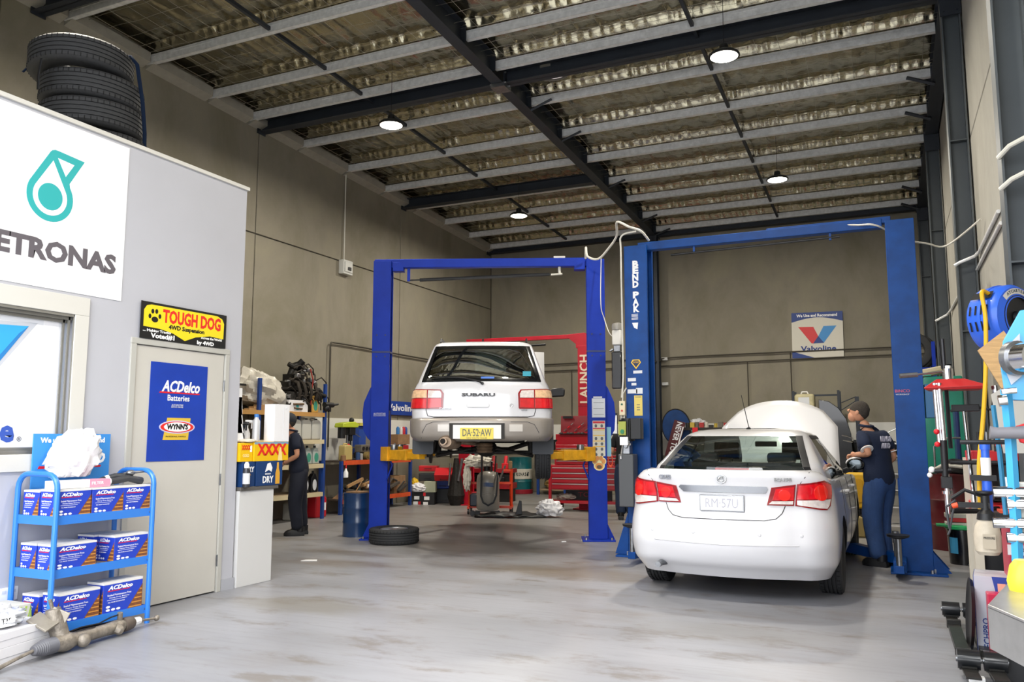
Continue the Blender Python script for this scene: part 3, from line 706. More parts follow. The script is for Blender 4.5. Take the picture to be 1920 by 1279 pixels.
for x in (-.62, -.24, .30, .62): 
    b = B(); a = lower.sx(abs(x), .58) * (1 if x > 0 else -1); p = lower.P(a, .58); b.sph((p.x, p.y, p.z), .016, 1, .35, 1); b.build('parking_sensor', mat('soft_crease', 'c9c9cc', .5), sd)
pf = lower.P(0, .83); 
b = B(); b.box(-.185, .185, pf.y - .022, pf.y + .01, .762, .896); b.build('plate_frame', mat('grey_chrome', '9b9da1', .15, 1.0), sd, bevel=.003)
b = B(); b.box(-.175, .175, pf.y - .026, pf.y - .02, .772, .886); np_ = b.build('number_plate', mat('pale_plate', 'e6e6ea', .4), sd)
text('RM·57U', .11, mat('pale_grey_ink', 'a9a9b3', .5), np_, (0, pf.y - .027, .826), width=.27)
FADE = mat('worn_chrome_badge', 'b9bbbd', .25, .8)
def badge(h, s_, size, x, z, wd_, m, parent, **k):
    p = h.P(h.sx(abs(x), z) * (1 if x >= 0 else -1), z); ang = math.degrees(math.atan2(h.P(h.sx(abs(x) + .05, z), z).y - h.P(h.sx(abs(x), z), z).y, .05)) * (1 if x >= 0 else -1)
    return text(s_, size, m, parent, (p.x, p.y - .010, z), width=wd_, rz=ang, depth=.004, **k)
badge(lower, 'CRUZE', .045, -.50, 1.035, .115, FADE, sd, bold=.002); badge(lower, 'EQUIPE', .035, .49, 1.03, .14, FADE, sd, bold=.001)
b = B(); p = lower.P(0, 1.03); b.torus(.036, .0045, 24, 6, xf((0, p.y - .006, 1.03), 90, s=(1.1, .95, 1))); b.torus(.014, .004, 14, 5, xf((.004, p.y - .006, 1.026), 90)); b.tube([(-.03, p.y - .006, 1.02), (-.01, p.y - .006, 1.045), (.018, p.y - .006, 1.048)], .004, 5); b.build('round_badge', FADE, sd)
b = B(); b.tube([(-.56, .20, .295), (-.56, .05, .29)], .026, 14); b.tube([(-.56, .10, .295), (-.4, .6, .29)], .024, 8); b.build('exhaust_tip', STEEL, sd)
b = B(); b.box(-.55, .55, .45, 1.3, .265, .30); b.build('underbody', ARCH, sd)
for sg in (-1, 1):
    t = bpy.data.objects.new('door_mirror', None); COL.objects.link(t); t.parent = sd
    b = B(); b.sph((sg * .935, 2.86, 1.085), .1, 1.05, .7, .72, 16, 10); b.build('mirror_shell', PAINT if False else BLACK, t)
    b = B(); b.sph((sg * .935, 2.875, 1.095), .1, 1.08, .7, .70, 16, 10); b.build('mirror_cap', PAINT, t)
    b = B(); b.tube([(sg * .80, 2.95, 1.0), (sg * .90, 2.90, 1.05)], .03, 8); b.build('mirror_arm', BLACK, t)
    b = B(); b.sph((sg * .935, 2.80, 1.085), .085, 1.05, .12, .72, 16, 10); b.build('mirror_glass', mat('mirror_glass', '4a4f52', .04, 1.0), t)
    for y in (1.62, 2.62):
        a = lower.sy(y, .86); p = lower.P(a, .86); b = B(); b.tube([(sg * (p.x + .0), y - .09, .865), (sg * (p.x + .03), y - .07, .87), (sg * (p.x + .03), y + .07, .87), (sg * p.x, y + .09, .865)], .012, 8); b.build('door_handle', PAINT, sd)
for y in (1.28, 2.09, 3.1):
    q = [(lower.P(lower.sy(y + (.18 * max(0, .5 - z) if y < 1.5 else 0), z), z)) for z in [.32 + .02 * i for i in range(34)]]
    for sg in (-1, 1): b = B(); b.tube([(sg * v.x, v.y, v.z) for v in q], .004, 4); b.build('door_gap', SEAM, sd)
# ---------------------------------------------------------------- white wagon raised on the left-hand lift
wg = thing('estate_car', 'white estate car with taupe bumper raised high on the bright blue lift', 'car', (-4.35, 8.60, 1.0), 23)
TAUPE = mat('taupe_bumper_paint', '8f8880', .38, .35, coat=.4); CLAD = mat('dark_cladding', '5a5856', .5, .1)
def wclamp(y, z):
    pts = [(0, 1.06), (3.0, 1.03), (3.4, .99), (4.1, .90), (4.5, .72)]
    k = max(i for i in range(len(pts) - 1) if pts[i][0] <= max(0, y)); a, c = pts[k], pts[k + 1]; t = min(1, (y - a[0]) / (c[0] - a[0]))
    return min(z, a[1] + (c[1] - a[1]) * t)
wbmp = Hull([(.33, .06, 4.38, .80, .18, .09), (.355, .02, 4.40, .83, .2, .09), (.40, .0, 4.44, .862, .2, .09), (.50, -.005, 4.45, .872, .2, .09), (.58, .003, 4.45, .872, .2, .09), (.612, .03, 4.42, .865, .2, .09), (.616, .07, 4.4, .85, .2, .09)])
low = wbmp.shell(.33, .616, 16).build('lower_body', TAUPE, wg, smooth=32)
wlow = Hull([(.60, .085, 4.38, .850, .16, .07), (.72, .085, 4.38, .853, .16, .07), (.86, .095, 4.36, .845, .16, .07), (.95, .11, 4.34, .83, .16, .07), (1.02, .125, 4.3, .80, .15, .07), (1.06, .14, 4.3, .775, .15, .07)], wclamp)
wb_ = wlow.shell(.60, 1.06, 22).build('body', PAINT, wg, smooth=32)
for tgt in (low, wb_):
    cuts = []
    for y in (.92, 3.445):
        for sg in (-1, 1):
            b = B(); b.cyl((sg * .50, y, .30), (sg * 1.0, y, .30), .37, n=40); cuts.append(b.build('cut', ARCH, wg, smooth=0))
    if tgt is low: b = B(); b.box(-.55, .55, .10, 4.2, .2, .56); cuts.append(b.build('cut', ARCH, wg, smooth=0))
    bake(tgt, cuts)
for x, y in ((.745, .92), (.735, 3.445)): wheel(wg, (x, y, .165), .315, .195, .195, 1 if x > 0 else -1)
wgh = Hull([(1.0, .13, 3.45, .80, .13, .06), (1.06, .14, 3.36, .775, .13, .06), (1.15, .17, 3.2, .745, .13, .06), (1.30, .235, 2.95, .69, .13, .06), (1.42, .295, 2.75, .648, .13, .06), (1.50, .345, 2.6, .618, .12, .06),
            (1.53, .375, 2.55, .60, .12, .06), (1.555, .43, 2.45, .555, .1, .06), (1.572, .55, 2.3, .47, .1, .05), (1.58, .8, 2.1, .3, .1, .02)], waist=.008)
ZW = 1.50
wgh.shell(ZW, 1.58, 10).build('roof', PAINT, wg, smooth=40)
wa = lambda z: wgh.sx(.715 - (z - 1.05) * .31, z)
wq = lambda z: wgh.sy(.52 + (z - 1.05) * .2, z); w1 = lambda z: wgh.sy(1.28, z); w2 = lambda z: wgh.sy(1.38, z); w3 = lambda z: wgh.sy(2.15, z); w4 = lambda z: wgh.sy(2.25, z)
wA = lambda z: wgh.sy(wgh.half(z)[0][32][1] - .02, z); wF = lambda z: wgh.front(wgh.half(z)[0][-7][0] * .93, z)
wgh.band(wa, wq, 1.0, ZW + .004, 8, 10, both=True).build('rear_pillar', PAINT, wg, smooth=40)
for a, c in ((w1, w2), (w3, w4), (wA, wF)): wgh.band(a, c, 1.0, ZW + .004, 3, 8, both=True).build('pillar', PAINT if a is wA else BLACK, wg)
TG = tint_glass('wagon_glass', '3f4a49', .34)
wgh.band(lambda z: -wa(z), wa, 1.045, ZW + .002, 16, 10).build('rear_window', TG, wg, fix=False)
for a, c in ((wq, w1), (w2, w3), (w4, wA)): wgh.band(a, c, 1.03, ZW + .002, 5, 8, both=True).build('side_window', TG, wg, fix=False)
wgh.band(wF, lambda z: wgh.half(z)[1][-1], .99, ZW + .002, 6, 8, both=True).build('windscreen', tint_glass('windscreen_glass', 'e6f1ec', .02), wg, fix=False)
# black surround printed on the rear glass
b = wgh.band(lambda z: 0, wa, 1.045, 1.085, 8, 2, off=.003, both=True); c_ = wgh.band(lambda z: 0, wa, 1.455, 1.497, 8, 2, off=.003, both=True); b.add(c_.v, c_.f)
c_ = wgh.band(lambda z: wa(z) - .05, lambda z: wa(z) + .006, 1.045, 1.497, 2, 10, off=.004, both=True); b.add(c_.v, c_.f); b.pair = 0; b.build('glass_surround', mat('glass_frit', '101214', .15, coat=.6), wg, fix=False)
b = B(); b.box(-.62, .62, 1.15, 1.27, .98, 1.25); b.build('rear_seat', CABIN, wg, bevel=.04)
for x in (-.38, .38): b = B(); b.box(x - .12, x + .12, 1.17, 1.25, 1.27, 1.38); b.build('headrest', CABIN, wg, bevel=.03)
seat(wg, -.36, 2.1, .65); seat(wg, .36, 2.1, .65)
b = B(); b.box(-.7, .7, .2, 3.3, .95, .97); b.build('load_floor', CABIN, wg)
# wiper
p0 = wgh.P(-.0, 1.06); p1 = wgh.P(-.42, 1.10)
b = B(); b.tube([(.02, .115, 1.02), (-.02, .11, 1.045), (-.20, .13, 1.085), (-.42, .145, 1.10)], [.013, .012, .008, .007], 6); b.tube([(-.62, .165, 1.105), (-.22, .15, 1.095)], .006, 5); b.cyl((.02, .15, 1.02), (.02, .105, 1.02), .018); b.build('rear_wiper', BLACK, wg)
b = wgh.band(lambda z: wgh.sx(.0, z), lambda z: wgh.sx(.16, z), 1.078, 1.102, 3, 1, off=.006); b.build('blue_sticker', mat('blue_sticker', '3f6fc4', .4), wg, fix=False)
b = wgh.band(lambda z: wgh.sx(.50, z), lambda z: wgh.sx(.60, z), 1.11, 1.17, 3, 1, off=.006); b.build('teal_sticker', mat('teal_sticker', '2f8fa5', .4), wg, fix=False)
# rear lamps
for sg in (-1, 1):
    m = lambda P_: [(sg * a, z) for a, z in (P_ if sg > 0 else P_[::-1])]
    t = bpy.data.objects.new('tail_light', None); COL.objects.link(t); t.parent = wg
    wlow.patch(m([(.452, .73), (.445, .90), (.475, .945), (.80, .955), (.905, .945), (.93, .72), (.462, .716)]), .014, raw=True).build('housing', LRIM, t, smooth=50)
    wlow.patch(m([(.47, .735), (.47, .838), (.635, .838), (.635, .728)]), .020, raw=True).build('brake_lens', LENS, t, smooth=50)
    wlow.patch(m([(.65, .728), (.65, .838), (.915, .838), (.92, .728)]), .020, raw=True).build('brake_lens', LENS, t, smooth=50)
    wlow.patch(m([(.47, .848), (.468, .895), (.487, .93), (.635, .937), (.635, .848)]), .020, raw=True).build('reverse_lens', CLR, t, smooth=50)
    wlow.patch(m([(.65, .848), (.65, .938), (.80, .942), (.895, .93), (.91, .848)]), .020, raw=True).build('indicator_lens', AMB, t, smooth=50)
    wlow.line([(sg * .662, .95), (sg * .655, .70), (sg * .635, .635), (sg * .56, .62)], .005).build('tailgate_gap', SEAM, wg)
    wbmp.patch(m([(.345, .448), (.345, .53), (.50, .53), (.50, .448)]), .006).build('reflector', mat('pale_reflector', 'c9c4bd', .2, coat=.6), wg, smooth=40)
    wbmp.line([(sg * .70, .37), (sg * .69, .44), (sg * .64, .53), (sg * .56, .56), (sg * .36, .56)], .004).build('bumper_crease', SEAM, wg)
    b = B(); b.prism(rrect(-.13, .13, -.20, .16, .03), -.006, .006, xf((sg * .745, .56, .37), 90)); b.build('mud_flap', mat('mud_flap', '3a3d42', .6), wg)
wlow.line([(-.56, .62), (.56, .62)], .005).build('tailgate_gap', SEAM, wg)
b = B(); b.box(-.36, .29, -.012, .05, .36, .545); b.build('plate_recess', mat('recess_dark', '2a2826', .7), wg)
b = B(); b.box(-.315, .25, -.022, .0, .362, .525); b.build('plate_backing', mat('white_backing', 'e3e1de', .5), wg)
b = B(); b.box(-.23, .16, -.030, -.021, .356, .49); np_ = b.build('number_plate', mat('yellow_plate', 'e2cd55', .45), wg, bevel=.003)
text('DA·52·AW', .12, mat('plate_ink', '6b6a58', .5), np_, (-.035, -.0315, .430), width=.34, bold=.002); text('NEW SOUTH WALES', .022, mat('plate_ink', '6b6a58', .5), np_, (-.035, -.0315, .370), width=.24)
b = B(); b.prism(rrect(-.135, .135, -.026, .026, .02), 0, .016, xf((-.03, .088, .758), 90)); b.build('tailgate_handle', PAINT, wg, bevel=.004)
badge(wlow, 'SUBARU', .05, -.025, .882, .40, mat('black_badge', '202226', .3), wg, bold=.002)
badge(wlow, 'FORESTER', .03, -.42, .72, .14, FADE, wg); badge(wlow, '2.0GX', .025, .52, .70, .07, FADE, wg)
b = B(); b.torus(.018, .003, 16, 5, xf((.37, .09, .755), 90)); b.build('fuel_badge', FADE, wg)
for sg in (-1, 1):
    b = B(); b.tube([(sg * .54, .62, 1.57), (sg * .54, .66, 1.615), (sg * .54, 2.2, 1.615), (sg * .54, 2.25, 1.57)], .013, 6); b.build('roof_rail', BLACK, wg)
b = B(); b.cyl((0, .5, 1.57), (0, .5, 1.60), .012, n=8); b.build('washer_jet', BLACK, wg)
b = B(); b.prism([(-.11, -.07), (.11, -.06), (.12, .05), (.07, .075), (-.09, .06)], -.04, .04, xf((.99, 2.92, 1.06), 90)); b.build('door_mirror', BLACK, wg, bevel=.02)
b = B(); b.prism([(-.11, -.07), (.11, -.06), (.12, .05), (.07, .075), (-.09, .06)], -.04, .04, xf((-.99, 2.92, 1.06), 90)); b.build('door_mirror', BLACK, wg, bevel=.02)
b = B(); b.add([(u * .80, v * .98, .04 * (1 - u * u)) for v in (0, .33, .66, 1) for u in (-1, -.6, -.2, .2, .6, 1)], [(j * 6 + i, j * 6 + i + 1, j * 6 + i + 7, j * 6 + i + 6) for j in range(3) for i in range(5)], xf((0, 3.38, 1.0), 52)); o = b.build('bonnet', PAINT, wg); mo = o.modifiers.new('sol', 'SOLIDIFY'); mo.thickness = .03
# exhaust, diff, arms
HOT = mat('exhaust_steel', '9a8672', .45, .6, var=.35, scale=14)
b = B(); b.tube([(-.40, -.02, .325), (-.39, .06, .325), (-.37, .62, .32)], [.07, .105, .105], 18, flat=.85); b.tube([(-.42, -.10, .335), (-.41, .06, .33)], .042, 14); b.build('muffler', HOT, wg)
b = B(); b.tube([(-.425, -.103, .335), (-.42, .0, .333)], .032, 14); b.build('tailpipe_mouth', mat('soot', '1a1512', .9), wg)
b = B(); b.tube([(-.37, .55, .33), (-.10, .72, .30), (-.02, 1.3, .29), (-.02, 2.6, .27)], .028, 10); b.build('exhaust_pipe', HOT, wg)
for y in (.92, 3.445):
    b = B(); b.cyl((-.70, y, .19), (-.68, y, .19), .14, n=28); b.cyl((-.74, y, .19), (-.70, y, .19), .06, n=16); b.cyl((-.66, y, .2), (-.58, y - .1, .62), .03); b.build('bare_hub', DIRTY, wg)
b = B(); b.sph((.02, .95, .24), .14, 1, 1.1, .8); b.cyl((-.66, .92, .19), (.66, .92, .19), .022)
for sg in (-1, 1): b.tube([(sg * .12, 1.15, .25), (sg * .62, .95, .14)], .022, 6); b.tube([(sg * .15, .70, .24), (sg * .62, .88, .15)], .018, 6); b.cyl((sg * .60, .92, .18), (sg * .56, 1.0, .60), .04)
b.tube([(-.55, 1.25, .30), (-.3, 1.32, .22), (.3, 1.32, .22), (.55, 1.25, .30)], .035, 6); b.build('rear_axle', DIRTY, wg)
b = B(); b.box(-.62, .62, .25, 3.9, .42, .46)
for x in (-.35, .35): b.box(x - .04, x + .04, .2, 3.9, .34, .43)
b.box(.05, .50, 1.5, 2.1, .30, .42); b.build('floorpan', DIRTY, wg)
b = B(); b.lathe([(.095, 0), (.105, .02), (.095, .04), (.105, .06), (.095, .08), (.105, .10), (.095, .12)], 18, xf((.02, .62, .19))); b.build('finned_canister', mat('rusty_fins', '6f5a45', .6, .4, var=.4, scale=20), wg)
# ================================================================ TWO-POST LIFTS
BLUE1 = mat('bright_blue_lift_paint', '10309a', .45, var=.15, scale=4, spec=.2); BLUE2 = mat('mid_blue_lift_paint', '0a4288', .42, var=.3, scale=3, spec=.25)
BLUED = mat('dark_blue_channel', '12245c', .4)
YARM = mat('yellow_lift_arm', 'dfa21e', .45, var=.25, scale=9)
CABLE = mat('pale_cable', 'cfccc2', .5)
def post(parent, x, h, w_, d, side, m, inner, M=None, name='post'):
    'C section post, open towards the car; side +1: opening to +x'
    b = B(); t = .012
    b.box(x - w_ / 2, x + w_ / 2, -d / 2, -d / 2 + t, 0.02, h); b.box(x - w_ / 2, x + w_ / 2, d / 2 - t, d / 2, 0.02, h)
    bx = x - side * w_ / 2; b.box(min(bx, bx + side * t), max(bx, bx + side * t), -d / 2 + t, d / 2 - t, .02, h)
    lx = x + side * w_ / 2
    for yy in (-d / 2 + t, d / 2 - t - .03): b.box(min(lx, lx - side * t), max(lx, lx - side * t), yy, yy + .03, .02, h)
    return b.build(name, m, parent, smooth=0, bevel=.004)
# ---- bright blue lift, the wagon stands on it; axis turned 22 degrees
L1 = thing('two_post_lift', 'bright blue two-post car lift with yellow arms holding up the estate car', 'lift', (-5.03, 10.20, 0), 22.2)
HL = 3.86
for sg in (-1, 1):
    x = sg * 1.50
    post(L1, x, HL, .25, .20, -sg, BLUE1, BLUED)
    b = B(); b.box(x - .22, x + .22, -.24, .24, 0, .02); b.prism([(x + sg * .125, .02), (x + sg * .22, .02), (x + sg * .125, .22)] if sg > 0 else [(x - .22, .02), (x - .125, .02), (x - .125, .22)], -.006, .006, xf((0, -.05, 0), 90)); b.build('base_plate', BLUE1, L1, smooth=0, bevel=.004)
    b = B(); 
    for dx, dy in ((-.17, -.2), (.17, -.2), (-.17, .2), (.17, .2)): b.cyl((x + dx, dy, .02), (x + dx, dy, .05), .015, n=6)
    b.build('anchor_bolts', STEEL, L1)['kind'] = 'stuff'
    b = B(); b.box(x - sg * .05 - .07, x - sg * .05 + .07, -.085, .085, .75, 1.75); b.build('carriage', BLUED, L1, smooth=0, bevel=.005)
    b = B(); b.prism([(0, .88), (.055, .93), (.115, 1.04), (.13, 1.25), (.115, 1.42), (.03, 1.62), (0, 1.66)], -.03, .03, xf((x + sg * .125, 0, .44), 90, 0, 0, (sg, 1, 1))); b.build('rounded_cover', BLUE1, L1, smooth=30, bevel=.004)
    b = B(); b.box(x - .128, x + .128, -.104, .104, 2.55, 2.575)
    for zz in (2.50, 2.8):
        for dx in (-.06, .06): b.cyl((x + dx, -.108, zz), (x + dx, -.1, zz), .012, n=8)
    b.build('splice_bolts', BLUED, L1)['kind'] = 'stuff'
    for s2, an in ((-1, 38), (1, 30)):
        a = bpy.data.objects.new('lift_arm', None); COL.objects.link(a); a.parent = L1; a.location = (x - sg * .13, s2 * .12, 1.08); a.rotation_euler = (0, 0, radians((90 - s2 * an) if sg < 0 else (90 + s2 * an)) if s2 > 0 else radians((-90 + an) if sg < 0 else (-90 - an)))
        b = B(); b.box(0, .62, -.06, .06, 0, .13); b.box(-.06, .14, -.085, .085, -.02, .17); b.build('outer_arm', YARM, a, smooth=0, bevel=.006)
        b = B(); b.box(.45, .95, -.045, .045, .02, .11); b.build('inner_arm', YARM, a, smooth=0, bevel=.005)
        b = B(); b.lathe([(.03, .08), (.03, .23), (.055, .24), (.055, .265), (.0, .265)], 16, xf((.92, 0, 0))); b.build('lifting_pad', BLACK, a)
        b = B(); b.lathe([(.045, .10), (.05, .11), (.05, .19), (.045, .2), (.0, .2)], 16, xf((.18, 0, 0))); b.build('pad_adapter', STEEL, a)
    b = B(); b.tube([(x - sg * .12, -.13, .80), (x - sg * .20, -.16, 1.0), (x - sg * .12, -.13, 1.18)], .012, 6); b.build('arm_release', BLUE1, L1)
b = B(); b.box(-1.62, 1.40, -.06, .06, HL - .09, HL + .03); b.build('crossbeam', BLUE1, L1, smooth=0, bevel=.006)
for sg in (-1, 1):
    b = B(); b.prism([(0, 0), (.22, 0), (.22, .05), (.14, .12), (.0, .12)], -.07, .07, xf((sg * 1.36, 0, HL - .14), 90, 0, 0, (-sg * .7, 1, 1))); b.build('corner_bracket', BLUE1, L1, smooth=0, bevel=.004)
b = B(); b.box(-1.16, -1.12, -.015, .015, HL - .28, HL - .08); b.build('hanger', BLUE1, L1, smooth=0)
b = B(); b.cyl((-1.13, 0, HL - .265), (1.0, 0, HL - .19), .010); b.cyl((-.98, 0, HL - .262), (.86, 0, HL - .195), .024, n=10); b.build('cut_off_bar', BLACK, L1)
b = B(); b.cyl((1.0, 0, HL - .2), (1.0, 0, HL - .08), .02); b.cyl((.88, 0, HL - .2), (1.04, 0, HL - .19), .014); b.build('limit_switch', CABLE, L1)
b = B(); b.box(.92, 1.08, -.04, .04, HL + .03, HL + .06); b.build('cable_clip', CABLE, L1)
PD = mat('pale_decal', 'd5d8dd', .5); DI = mat('decal_ink', '5a6066', .5)
def decal(parent, x, y, z, w_, h, m=PD, name='decal'):
    b = B(); b.box(x - w_ / 2, x + w_ / 2, y - .002, y, z - h / 2, z + h / 2); return b.build(name, m, parent, smooth=0)
text('AUTOSTAR', .04, PD, L1, (-1.5, -.102, 1.70), width=.17); text('AUTOMOTIVE', .02, PD, L1, (-1.5, -.102, 1.675), width=.17)
dc = decal(L1, 1.50, -.101, 1.47, .18, .26); 
b = B()
for k in range(3): b.box(1.43, 1.57, -.1045, -.103, 1.38 + k * .08, 1.385 + k * .08)
b.build('print', DI, dc); dc.location.z = .31; dc.location.x = .02
b = B(); b.box(1.45, 1.57, -.1035, -.1015, 1.915, 1.935); b.build('print', PD, L1)
dc = decal(L1, 1.50, -.101, 1.03, .17, .48, mat('safety_decal', 'dcd8c6', .5), 'safety_decal')
b = B(); b.box(1.42, 1.58, -.105, -.1035, 1.235, 1.262); b.box(1.42, 1.58, -.105, -.1035, 1.16, 1.172); b.build('red_header', RED, dc)
b = B()
for k in range(4): b.box(1.42, 1.58, -.105, -.1035, 1.14 - k * .075, 1.15 - k * .075)
b.build('yellow_header', YEL, dc)
b = B()
for k in range(5):
    for i in range(2): b.prism(ell(1.46 + i * .08, 1.10 - k * .072 + (.1 if k == 0 else .0), .018, .022, 10) if True else [], .1037, .105, xf((0, 0, 0), 90))
b.build('pictogram', DI, dc)['kind'] = 'stuff'; dc.location.z = .335; dc.location.x = .02
paw = bpy.data.objects.new('paw_sticker', None); COL.objects.link(paw); paw.parent = L1; paw.location = (1.52, -.101, 1.025)
flat([ell(0, -.03, .075, .065), ell(-.06, .03, .035, .045), ell(-.025, .07, .035, .045), ell(.025, .07, .035, .045), ell(.06, .03, .035, .045)], mat('cream_sticker', 'e8dca0', .5), paw, (0, 0, 0))
flat([ell(0, -.035, .055, .045), ell(-.06, .03, .024, .032), ell(-.025, .07, .024, .032), ell(.025, .07, .024, .032), ell(.06, .03, .024, .032)], mat('orange_sticker', 'd08a45', .5), paw, (0, -.0012, 0))
flat([ell(0, -.045, .035, .025)], mat('brown_sticker', '5a4a30', .5), paw, (0, -.0026, 0))
# ---- mid blue lift over the sedan
L2 = thing('two_post_lift', 'mid-blue two-post lift with white lettering down its left post, standing over the white sedan', 'lift', (-1.28, 9.62, 0), 0)
H2 = 3.70
for sg in (-1, 1):
    x = -1.41 if sg < 0 else 1.50
    post(L2, x, H2, .28, .30, -sg, BLUE2, BLUED)
    b = B(); b.box(x - .26, x + .26, -.28, .28, 0, .022); b.build('base_plate', BLUE2, L2, smooth=0, bevel=.004)
    for yy in (-.15, .15):
        b = B(); b.prism([(x - .30, .02), (x - .14, .02), (x - .14, .50)] if sg < 0 else [(x + .14, .02), (x + .30, .02), (x + .14, .22)], -.006, .006, xf((0, yy, 0), 90)); b.build('gusset', BLUE2, L2, smooth=0)
    b = B()
    for i in range(6): b.cyl((x + sg * (.12 + .03 * (i % 2)), -.24 + i * .095, .022), (x + sg * (.12 + .03 * (i % 2)), -.24 + i * .095, .055), .016, n=6)
    b.build('anchor_bolts', STEEL, L2)['kind'] = 'stuff'
    b = B(); b.box(x - sg * .08 - .07, x - sg * .08 + .07, -.11, .11, .06, .95); b.build('carriage', BLUE2, L2, smooth=0, bevel=.005)
for sx_, sy_, tx, ty in ((-1, -1, -.06, -.75), (-1, 1, .75, 1.2), (1, -1, -.02, -.62), (1, 1, -.80, 1.15)):
    x = -1.41 if sx_ < 0 else 1.50; x0 = x - sx_ * .16; y0 = sy_ * .10
    a = bpy.data.objects.new('lift_arm', None); COL.objects.link(a); a.parent = L2; a.location = (x0, y0, .055); L_ = math.hypot(tx, ty); a.rotation_euler = (0, 0, atan2(ty, tx))
    b = B(); b.box(-.05, L_ * .72, -.06, .06, 0, .11); b.build('outer_arm', BLUE2, a, smooth=0, bevel=.006)
    b = B(); b.box(L_ * .5, L_, -.042, .042, .015, .09); b.build('inner_arm', BLUE2, a, smooth=0, bevel=.005)
    b = B(); b.lathe([(.028, .05), (.028, .36), (.0, .36)], 14, xf((L_ - .03, 0, 0))); b.build('pad_screw', STEEL, a)
    if sy_ < 0: b = B(); b.lathe([(.0, .34), (.05, .345), (.1, .365), (.105, .385), (.0, .385)], 20, xf((L_ - .03, 0, 0))); b.build('lifting_pad', BLACK, a)
b = B(); b.cyl((1.30, -.17, .15), (1.30, -.17, .42), .022); b.cyl((1.30, -.17, .3), (1.30, -.17, .42), .03); b.build('arm_release_pin', STEEL, L2)
b = B(); b.box(-1.4, 1.33, -.06, .06, H2 - .05, H2 + .05); b.build('crossbeam', BLUE2, L2, smooth=0, bevel=.006)
b = B(); b.box(.12, 1.42, -.045, .045, H2 - .0, H2 + .07); b.build('crossbeam_sleeve', BLUE2, L2, smooth=0, bevel=.006)
b = B(); b.cyl((-1.0, -.02, H2 - .13), (.9, -.02, H2 - .10), .014); b.build('cut_off_bar', BLACK, L2)
for x in (-.72, .80): b = B(); b.box(x - .012, x + .012, -.03, .0, H2 - .13, H2 - .04); b.build('hanger', BLUE2, L2, smooth=0)
b = B(); b.box(1.65, 1.77, -.13, .10, 1.58, 1.93); b.build('side_box', mat('petrol_blue_box', '275f8c', .4), L2, smooth=0, bevel=.005)
for ch, z in zip('BENDPAK', (3.465, 3.385, 3.30, 3.215, 3.085, 3.0, 2.915)): text(ch, .105, WHITE, L2, (-1.41, -.153, z), bold=.006, width=.075)
b = B()
for k in range(5): b.box(-1.465, -1.385, -.1535, -.1525, 2.79 + k * .015, 2.796 + k * .015)
b.build('small_print', WHITE, L2)['kind'] = 'stuff'
flat([(-.035, 0), (.04, 0), (.03, -.08), (-.01, -.06)], WHITE, L2, (-1.425, -.153, 2.75))
flat([(-.062, 0), (-.04, .035), (.04, .035), (.062, 0), (0, -.08)], YEL, L2, (-1.42, -.153, 2.27)); flat([(-.048, 0), (-.03, .024), (.03, .024), (.048, 0), (0, -.06)], mat('navy_print', '15264f', .5), L2, (-1.42, -.1545, 2.27)); text('GOLD', .03, YEL, L2, (-1.42, -.157, 2.272), width=.07)
for x, z, w_, h in ((-1.40, 2.155, .11, .035), (-1.475, 2.065, .10, .04), (-1.45, 2.01, .06, .03), (-1.47, 1.925, .12, .05), (-1.385, 1.93, .08, .07)): decal(L2, x, -.152, z, w_, h)
decal(L2, -1.40, -.152, 1.755, .10, .24, mat('yellow_note', 'dcc66a', .6), 'yellow_label')
text('DANGER', .02, DI, L2, (-1.4, -.156, 1.855), width=.07); b = B()
for k in range(3): b.box(-1.42, -1.38, -.1565, -.1545, 1.70 + k * .03, 1.708 + k * .03)
b.build('print', DI, L2)['kind'] = 'stuff'
text('BINCO', .045, mat('pinkish_red_print', 'd65a68', .5), L2, (1.44, -.153, 1.86), width=.14); text('WORKSHOP', .02, PD, L2, (1.44, -.153, 1.825), width=.13)
# white power cable looping between the two lifts
def wire(name, label, pts, r, m, cat='cable', n=8, smooth_=True, group=None):
    P = [Vector(p) for p in pts]; out = []
    for i in range(len(P) - 1):
        a, b_, c, d = P[max(i - 1, 0)], P[i], P[i + 1], P[min(i + 2, len(P) - 1)]
        for k in range(6):
            t = k / 6; out.append(.5 * ((2 * b_) + (c - a) * t + (2 * a - 5 * b_ + 4 * c - d) * t * t + (3 * b_ - a - 3 * c + d) * t ** 3))
    out.append(P[-1]); q = B(); q.tube(out, r, n); o = q.build(name, m)
    if label: tag(o, label, cat, group)
    return o
wire('power_cable', 'thick white cable looping from the bright blue lift over to the lettered blue post', [(-3.72, 10.6, 3.86), (-3.66, 10.45, 3.98), (-3.62, 10.40, 3.84), (-3.45, 10.35, 3.78), (-3.25, 10.2, 3.88), (-3.08, 10.0, 3.98), (-2.95, 9.6, 4.05), (-2.75, 9.43, 3.93), (-2.60, 9.43, 3.86), (-2.55, 9.6, 3.78)], .015, CABLE)
wire('power_cable', 'white cable running down the left edge of the lettered blue post', [(-2.66, 9.42, 3.86), (-2.84, 9.42, 3.82), (-2.855, 9.43, 3.6), (-2.85, 9.43, 2.6), (-2.85, 9.43, 2.1), (-2.87, 9.42, 1.85)], .011, CABLE)
wire('power_cable', 'thin grey cable hanging beside the bright blue right post', [(-3.50, 10.62, 3.84), (-3.49, 10.55, 3.2), (-3.46, 10.6, 3.0), (-3.38, 10.55, 2.8), (-3.30, 10.5, 2.72)], .006, CABLE)
wire('power_cable', 'white cable sagging from the right lift post across to the right wall', [(-.55, 9.62, 3.76), (-.2, 9.55, 3.70), (.0, 9.5, 3.66), (.25, 9.9, 3.58), (.5, 10.0, 3.52), (.7, 10.1, 3.50), (.98, 9.5, 3.62)], .010, CABLE)
